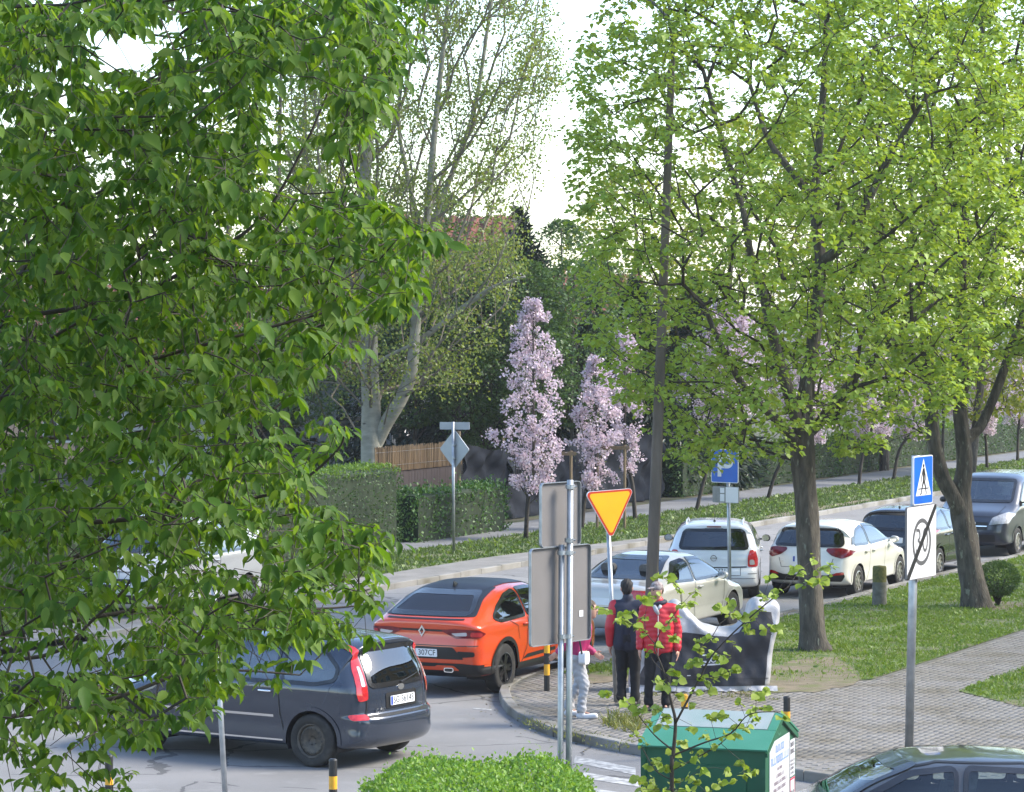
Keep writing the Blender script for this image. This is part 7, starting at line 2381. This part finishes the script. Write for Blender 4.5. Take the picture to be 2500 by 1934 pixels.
def blob(name, prims, voxel, mat, parent, smooth=6, quilt=None):
    bm = bmesh.new()
    for p in prims:
        if p[0] == 'c':
            _, a, ra_, b, rb_ = p
            b0 = bmesh.new()
            bmesh.ops.create_icosphere(b0, subdivisions=2, radius=ra_, matrix=Matrix.Translation(Vector(a)))
            bmesh.ops.create_icosphere(b0, subdivisions=2, radius=rb_, matrix=Matrix.Translation(Vector(b)))
            r = bmesh.ops.convex_hull(b0, input=b0.verts)
            bmesh.ops.delete(b0, geom=[v for v in b0.verts if not v.link_faces], context='VERTS')
            kill = [g for g in set(r['geom_interior']) | set(r['geom_unused']) if isinstance(g, bmesh.types.BMVert) and g.is_valid]
            bmesh.ops.delete(b0, geom=kill, context='VERTS')
        else:
            _, c, rad, rot = p
            b0 = bmesh.new()
            Mx = Matrix.Translation(Vector(c)) @ (Matrix.Rotation(rot, 4, 'X')) @ Matrix.Diagonal((*rad, 1))
            bmesh.ops.create_icosphere(b0, subdivisions=3, radius=1, matrix=Mx)
        tmp = bpy.data.meshes.new('t'); b0.to_mesh(tmp); b0.free()
        bm.from_mesh(tmp); bpy.data.meshes.remove(tmp)
    me = bpy.data.meshes.new(name); bm.to_mesh(me); bm.free()
    o = bpy.data.objects.new(name, me); COL.objects.link(o)
    md = o.modifiers.new('r', 'REMESH'); md.mode = 'VOXEL'; md.voxel_size = voxel; md.use_smooth_shade = True
    if smooth:
        s_ = o.modifiers.new('s', 'SMOOTH'); s_.iterations = smooth; s_.factor = .5
    dg = bpy.context.evaluated_depsgraph_get()
    me2 = bpy.data.meshes.new_from_object(o.evaluated_get(dg))
    bpy.data.objects.remove(o); bpy.data.meshes.remove(me)
    me2.name = name
    me2.materials.clear()
    if quilt:
        me2.update()
        cs = [(v.co.copy(), v.normal.copy()) for v in me2.vertices]
        for v, (c, n) in zip(me2.vertices, cs):
            v.co = c + n * quilt(c)
    return link_mesh(name, me2, mat, parent, True)
def hand(wrist, d, sgn, curl=.35):
    """palm, four unequal bent fingers and a thumb along direction d (mostly down); returns primitives"""
    w = Vector(wrist); d = Vector(d).normalized()
    side = Vector((0, -1, 0)); side = (side - d * side.dot(d)).normalized()          # finger spread direction (towards the front)
    inn = d.cross(side).normalized() * sgn
    pr = [('c', w, .026, w + d * .05, .028), ('c', w + d * .05 + side * .022, .019, w + d * .085 + side * .024, .015), ('c', w + d * .05 - side * .022, .018, w + d * .085 - side * .024, .014), ('c', w + d * .04, .024, w + d * .085, .020)]
    for k, (off, ln_) in enumerate(((.030, .072), (.010, .082), (-.010, .076), (-.030, .058))):
        a = w + d * .088 + side * off
        b = a + (d + inn * curl * .5) .normalized() * ln_ * .5
        c = b + (d + inn * curl * 1.6).normalized() * ln_ * .5
        pr += [('c', a, .0095, b, .0088), ('c', b, .0088, c, .0072)]
    a = w + d * .03 + side * .026
    b = a + (d * .6 + side * .75 + inn * .3).normalized() * .038
    c = b + (d * .9 + side * .3 + inn * .3).normalized() * .030
    pr += [('c', a, .0125, b, .0110), ('c', b, .0105, c, .0082)]
    return pr
def person(label, loc, rz, J, mats, scale=1.0):
    """J: joints in metres, facing -y, feet at z=0"""
    root = thing('person', label, 'person', loc, rz)
    root.scale = (scale,) * 3
    hd, nk, pel = Vector(J['head']), Vector(J['neck']), Vector(J['pelvis'])
    yaw = J.get('yaw', 0.0)
    fw = Vector((math.sin(yaw), -math.cos(yaw), 0)); rt = Vector((math.cos(yaw), math.sin(yaw), 0))
    body = []
    body.append(('e', hd, (.078, .095, .118), 0)); body.append(('c', hd + fw * .03 + Vector((0, 0, -.05)), .060, hd + fw * .045 + Vector((0, 0, -.085)), .038))
    body.append(('c', hd + fw * .088 + Vector((0, 0, .012)), .010, hd + fw * .108 + Vector((0, 0, -.024)), .015))
    for s_ in (-1, 1): body.append(('e', hd + rt * s_ * .080 - fw * .005 + Vector((0, 0, -.01)), (.012, .020, .032), 0))
    body.append(('c', hd + Vector((0, 0, -.08)), .056, nk, .060))
    mid = (nk + pel) / 2
    body += [('c', nk + Vector((0, 0, -.08)), .10, mid, .125), ('c', mid, .125, pel, .125)]
    tr_, jk, sl, sh = [], [], [], []
    for s_, nm in ((-1, 'r'), (1, 'l')):
        sho, elb, wri = (Vector(p) for p in J['arm_' + nm]); hip, kne, ank = (Vector(p) for p in J['leg_' + nm])
        toe = Vector(J['toe_' + nm])
        body += [('c', nk + Vector((0, 0, -.07)), .07, sho, .062), ('c', sho, .058, elb, .042), ('c', elb, .041, wri, .028)]
        body += hand(wri, (wri - elb), s_)
        body += [('c', pel, .11, hip, .10), ('c', hip, .088, kne, .058), ('c', kne, .040, ank, .022), ('c', ank, .024, toe, .012)]
        tl = J.get('tw', 1.0)
        tr_ += [('c', pel + Vector((0, 0, .02)), .135, hip, .122), ('c', hip, .106 * tl, kne, .074 * tl), ('c', kne, .072 * tl, ank + Vector((0, 0, .10)), .060 * tl), ('c', ank + Vector((0, 0, .10)), .064 * tl, ank + Vector((0, 0, .035)), .072 * tl)]
        jw_ = J.get('jw', 1.0)
        sl += [('c', sho, .085 * jw_, elb, .076 * jw_), ('c', elb, .075 * jw_, wri + (elb - wri).normalized() * .02, .056 * jw_)]
        jk += [('c', nk + Vector((0, 0, -.09)), .115, sho, .090)]
        hl = (ank - toe); hl.z = 0; hl.normalize()
        base_a = Vector((ank.x, ank.y, ank.z - .055)); 
        sh.append((nm, [('c', base_a + hl * .035, .042, base_a - hl * .08, .042), ('c', base_a - hl * .08, .042, toe + Vector((0, 0, -.006)), .040), ('c', base_a, .046, ank + Vector((0, 0, .03)), .056)]))
    hem = Vector((pel.x, pel.y, J.get('hem', .80)))
    dp = J.get('jd', 1.0)
    jk += [('e', (nk * .72 + pel * .28) + Vector((0, 0, -.04)), (.205 * J.get('jw', 1), .142 * dp, .21), 0), ('e', mid, (.19 * J.get('jw', 1), .145 * dp, .22), 0)]
    for sx in (-.085, 0, .085): jk += [('c', mid + Vector((sx, 0, 0)), .135 * dp, hem + Vector((sx, 0, .11)), .128 * dp)]
    jk += [('c', nk + Vector((0, .0, -.02)), .085, nk + Vector((0, .0, .045)), .080)]
    blob('body', body, .0085, m_skin, root, 3)
    blob('trousers', tr_, .014, mats['trousers'], root, 5, quilt=J.get('tq') or (lambda c: .005 * math.sin(c.z * 33 + c.x * 25) * math.sin(c.z * 17 - c.y * 22)))
    q = J.get('quilt')
    if mats.get('sleeve'):
        blob('jacket', jk, .014, mats['jacket'], root, 5, J.get('jq') or (lambda c: .006 * math.sin(c.z * 21 + c.x * 16) * math.sin(c.x * 13 - c.z * 7)))
        blob('sleeves', sl, .013, mats['sleeve'], root, 4, q)
    else:
        blob('jacket', jk + sl, .013, mats['jacket'], root, 4, q)
    for nm, pr in sh: blob('shoe', pr, .010, mats['shoe'], root, 4)
    # hair or cap
    if mats.get('cap'):
        blob('cap', [('e', hd + Vector((0, 0, .045)) - fw * .006, (.090, .104, .088), 0), ('c', hd + fw * .085 + rt * -.035 + Vector((0, 0, .048)), .011, hd + fw * .165 + rt * -.02 + Vector((0, 0, .036)), .008), ('c', hd + fw * .085 + rt * .035 + Vector((0, 0, .048)), .011, hd + fw * .165 + rt * .02 + Vector((0, 0, .036)), .008), ('c', hd + fw * .085 + Vector((0, 0, .05)), .011, hd + fw * .175 + Vector((0, 0, .036)), .008)], .009, mats['cap'], root, 2)
        blob('hair', [('e', hd - fw * .030 + Vector((0, 0, .01)), (.082, .080, .085), 0)], .012, m_hairb, root, 2)
    else:
        hp = [('e', hd - fw * .016 + Vector((0, 0, .034)), (.088, .098, .104), 0), ('e', hd - fw * .045 + Vector((0, 0, -.015)), (.078, .062, .085), 0)]
        if J.get('longhair'): hp += [('c', hd - fw * .06, .07, hd - fw * .09 + Vector((0, 0, -.25)), .05)]
        blob('hair', hp, .011, mats['hair'], root, 2, quilt=lambda c: .004 * math.sin(c.x * 160 + c.z * 40))
    mb = MB()
    for s_ in (-1, 1): mb.lathe([(.011, 0), (.009, .004), (.001, .006)], 10, 'y')
    eyes = MB()
    for s_ in (-1, 1):
        c = hd + fw * .090 + rt * s_ * .031 + Vector((0, 0, .014))
        bm0 = bmesh.new(); bmesh.ops.create_icosphere(bm0, subdivisions=1, radius=.010, matrix=Matrix.Translation(c))
        eyes.add([v.co for v in bm0.verts], [tuple(v.index for v in f.verts) for f in bm0.faces]); bm0.free()
    eyes.build('eyes', m_eye, root)
    mo = MB(); a = hd + fw * .100 + Vector((0, 0, -.056)); mo.tube([a - rt * .024 - fw * .008, a, a + rt * .024 - fw * .008], [.003, .006, .003], 6); mo.build('mouth', m_lip, root)
    return root
quilt_p = lambda c: (0.0065 * abs(math.sin(PI * (c.z + .12 * abs(c.x) + .01 * math.sin(c.x * 17)) / .068)) - .003 + .004 * math.sin(c.x * 23 + c.z * 9) * math.sin(c.z * 19 - c.x * 11)) if c.z < 1.5 else 0
g = G(1608, 1737, .112)
pr_ = person('man in a red puffer jacket and grey cap facing us beside the covered motorbike', g, math.radians(-4), dict(
    head=(-.03, -.03, 1.655), neck=(-.01, 0, 1.47), pelvis=(0, .01, .93), yaw=math.radians(-42),
    arm_r=((-.185, .01, 1.40), (-.245, .05, 1.11), (-.255, -.02, .86)), arm_l=((.185, .01, 1.40), (.245, .05, 1.11), (.255, -.02, .85)),
    leg_r=((-.09, .01, .90), (-.125, -.02, .50), (-.14, .02, .085)), toe_r=(-.19, -.16, .04), leg_l=((.09, .01, .90), (.10, -.02, .50), (.095, .03, .085)), toe_l=(.10, -.16, .04),
    hem=.77, jw=.98, jd=1.0, quilt=quilt_p, jq=quilt_p), dict(trousers=m_blkt, jacket=m_redj, sleeve=m_redj, cap=m_cap, shoe=m_shb))
# scarf, collar, zip of the red jacket
mb = MB()
ring_ = [(math.cos(a) * .098 - .01, math.sin(a) * .095 - .01, 1.485 + .02 * math.cos(a)) for a in np.linspace(0, 2 * PI, 17)]
mb.tube(ring_, .030, 8, cap=False); mb.build('collar', m_navy, pr_, True)
mb = MB(); mb.tube([(-.06, -.115, 1.46), (-.03, -.145, 1.40), (.0, -.16, 1.34)], [.025, .034, .018], 8); mb.tube([(.03, -.12, 1.46), (-.01, -.148, 1.41)], [.025, .02], 8); mb.build('scarf', m_csil, pr_, True)
mb = MB(); mb.tube([(-.005, -.172, 1.33), (-.005, -.168, 1.1), (-.005, -.155, .90), (-.005, -.14, .78)], .006, 6); mb.build('zip', m_csil, pr_, True)
g = G(1533, 1722, .112)
person('man in navy jacket with red sleeves seen from behind by the leaning pole', g, math.radians(172), dict(
    head=(.02, -.02, 1.63), neck=(0, 0, 1.45), pelvis=(0, .01, .92), yaw=math.radians(12),
    arm_r=((-.185, .01, 1.385), (-.25, .03, 1.10), (-.235, -.10, .88)), arm_l=((.185, .01, 1.385), (.245, .05, 1.09), (.25, .0, .84)),
    leg_r=((-.085, .01, .89), (-.10, -.01, .49), (-.10, .02, .085)), toe_r=(-.13, -.16, .04), leg_l=((.085, .01, .89), (.09, -.03, .49), (.085, .03, .085)), toe_l=(.11, -.15, .04),
    hem=.74, jw=1.04, tw=1.08), dict(trousers=m_blkt, jacket=m_navy, sleeve=m_redj, hair=m_hair, shoe=m_shb))
g = G(1412, 1752, .112)
wrinkle = lambda c: .005 * math.sin(c.z * 47 + c.y * 38 + 3 * math.sin(c.z * 13 + c.x * 21)) * (1 if c.z < .4 else .45) + .003 * math.sin(c.z * 91 + c.x * 70 - c.y * 40)
person('woman in a magenta top and pale grey trousers walking behind the sign poles', g, math.radians(78), dict(
    head=(0, -.16, 1.46), neck=(0, -.08, 1.29), pelvis=(0, .02, .86), yaw=0,
    arm_r=((-.165, -.06, 1.24), (-.22, .10, 1.03), (-.22, .24, .90)), arm_l=((.165, -.06, 1.24), (.22, .02, .98), (.18, -.18, .86)),
    leg_r=((-.08, .02, .83), (-.09, -.10, .46), (-.08, -.06, .085)), toe_r=(-.09, -.25, .045), leg_l=((.08, .02, .83), (.09, .0, .46), (.08, .14, .10)), toe_l=(.09, -.04, .04),
    hem=.78, jw=.92, jd=.9, tw=1.0, tq=wrinkle, longhair=True), dict(trousers=m_gryt, jacket=m_mag, hair=m_hairb, shoe=m_shw))
bgp = P(1426, 1606, g.y - .22)
t = thing('shoulder_bag', 'small white bag with black strap on the hip of the walking woman', 'bag', bgp, math.radians(70))
mb = MB(); mb.prism(rrect(.20, .17, .05, 5), -.045, .045); auto_smooth(mb.build('pouch', m_shw, t))
mb = MB(); mb.tube([(-.09, 0, .06), (-.10, .04, .3), (-.06, .12, .52)], .012, 6); mb.tube([(.08, 0, .07), (.06, -.02, -.12), (.02, -.06, -.20)], .008, 6); mb.build('strap', m_black, t)
# ================================================================== EVENING HAZE
mh = bpy.data.materials.new('haze')
mh.use_nodes = True
nt = mh.node_tree
nt.nodes.remove(nt.nodes['Principled BSDF'])
pv = nt.nodes.new('ShaderNodeVolumePrincipled')
pv.inputs['Density'].default_value = 0.00022
pv.inputs['Color'].default_value = (.90, .92, 1.0, 1)
pv.inputs['Anisotropy'].default_value = 0.0
nt.links.new(pv.outputs['Volume'], nt.nodes['Material Output'].inputs['Volume'])
mb = MB(); mb.box((350, 1265, 13.5), (2560, 2720, 29.0))
o = mb.build('haze', mh); o['kind'] = 'stuff'
tag(o, 'thin pale evening haze filling the air over the whole street', 'haze')
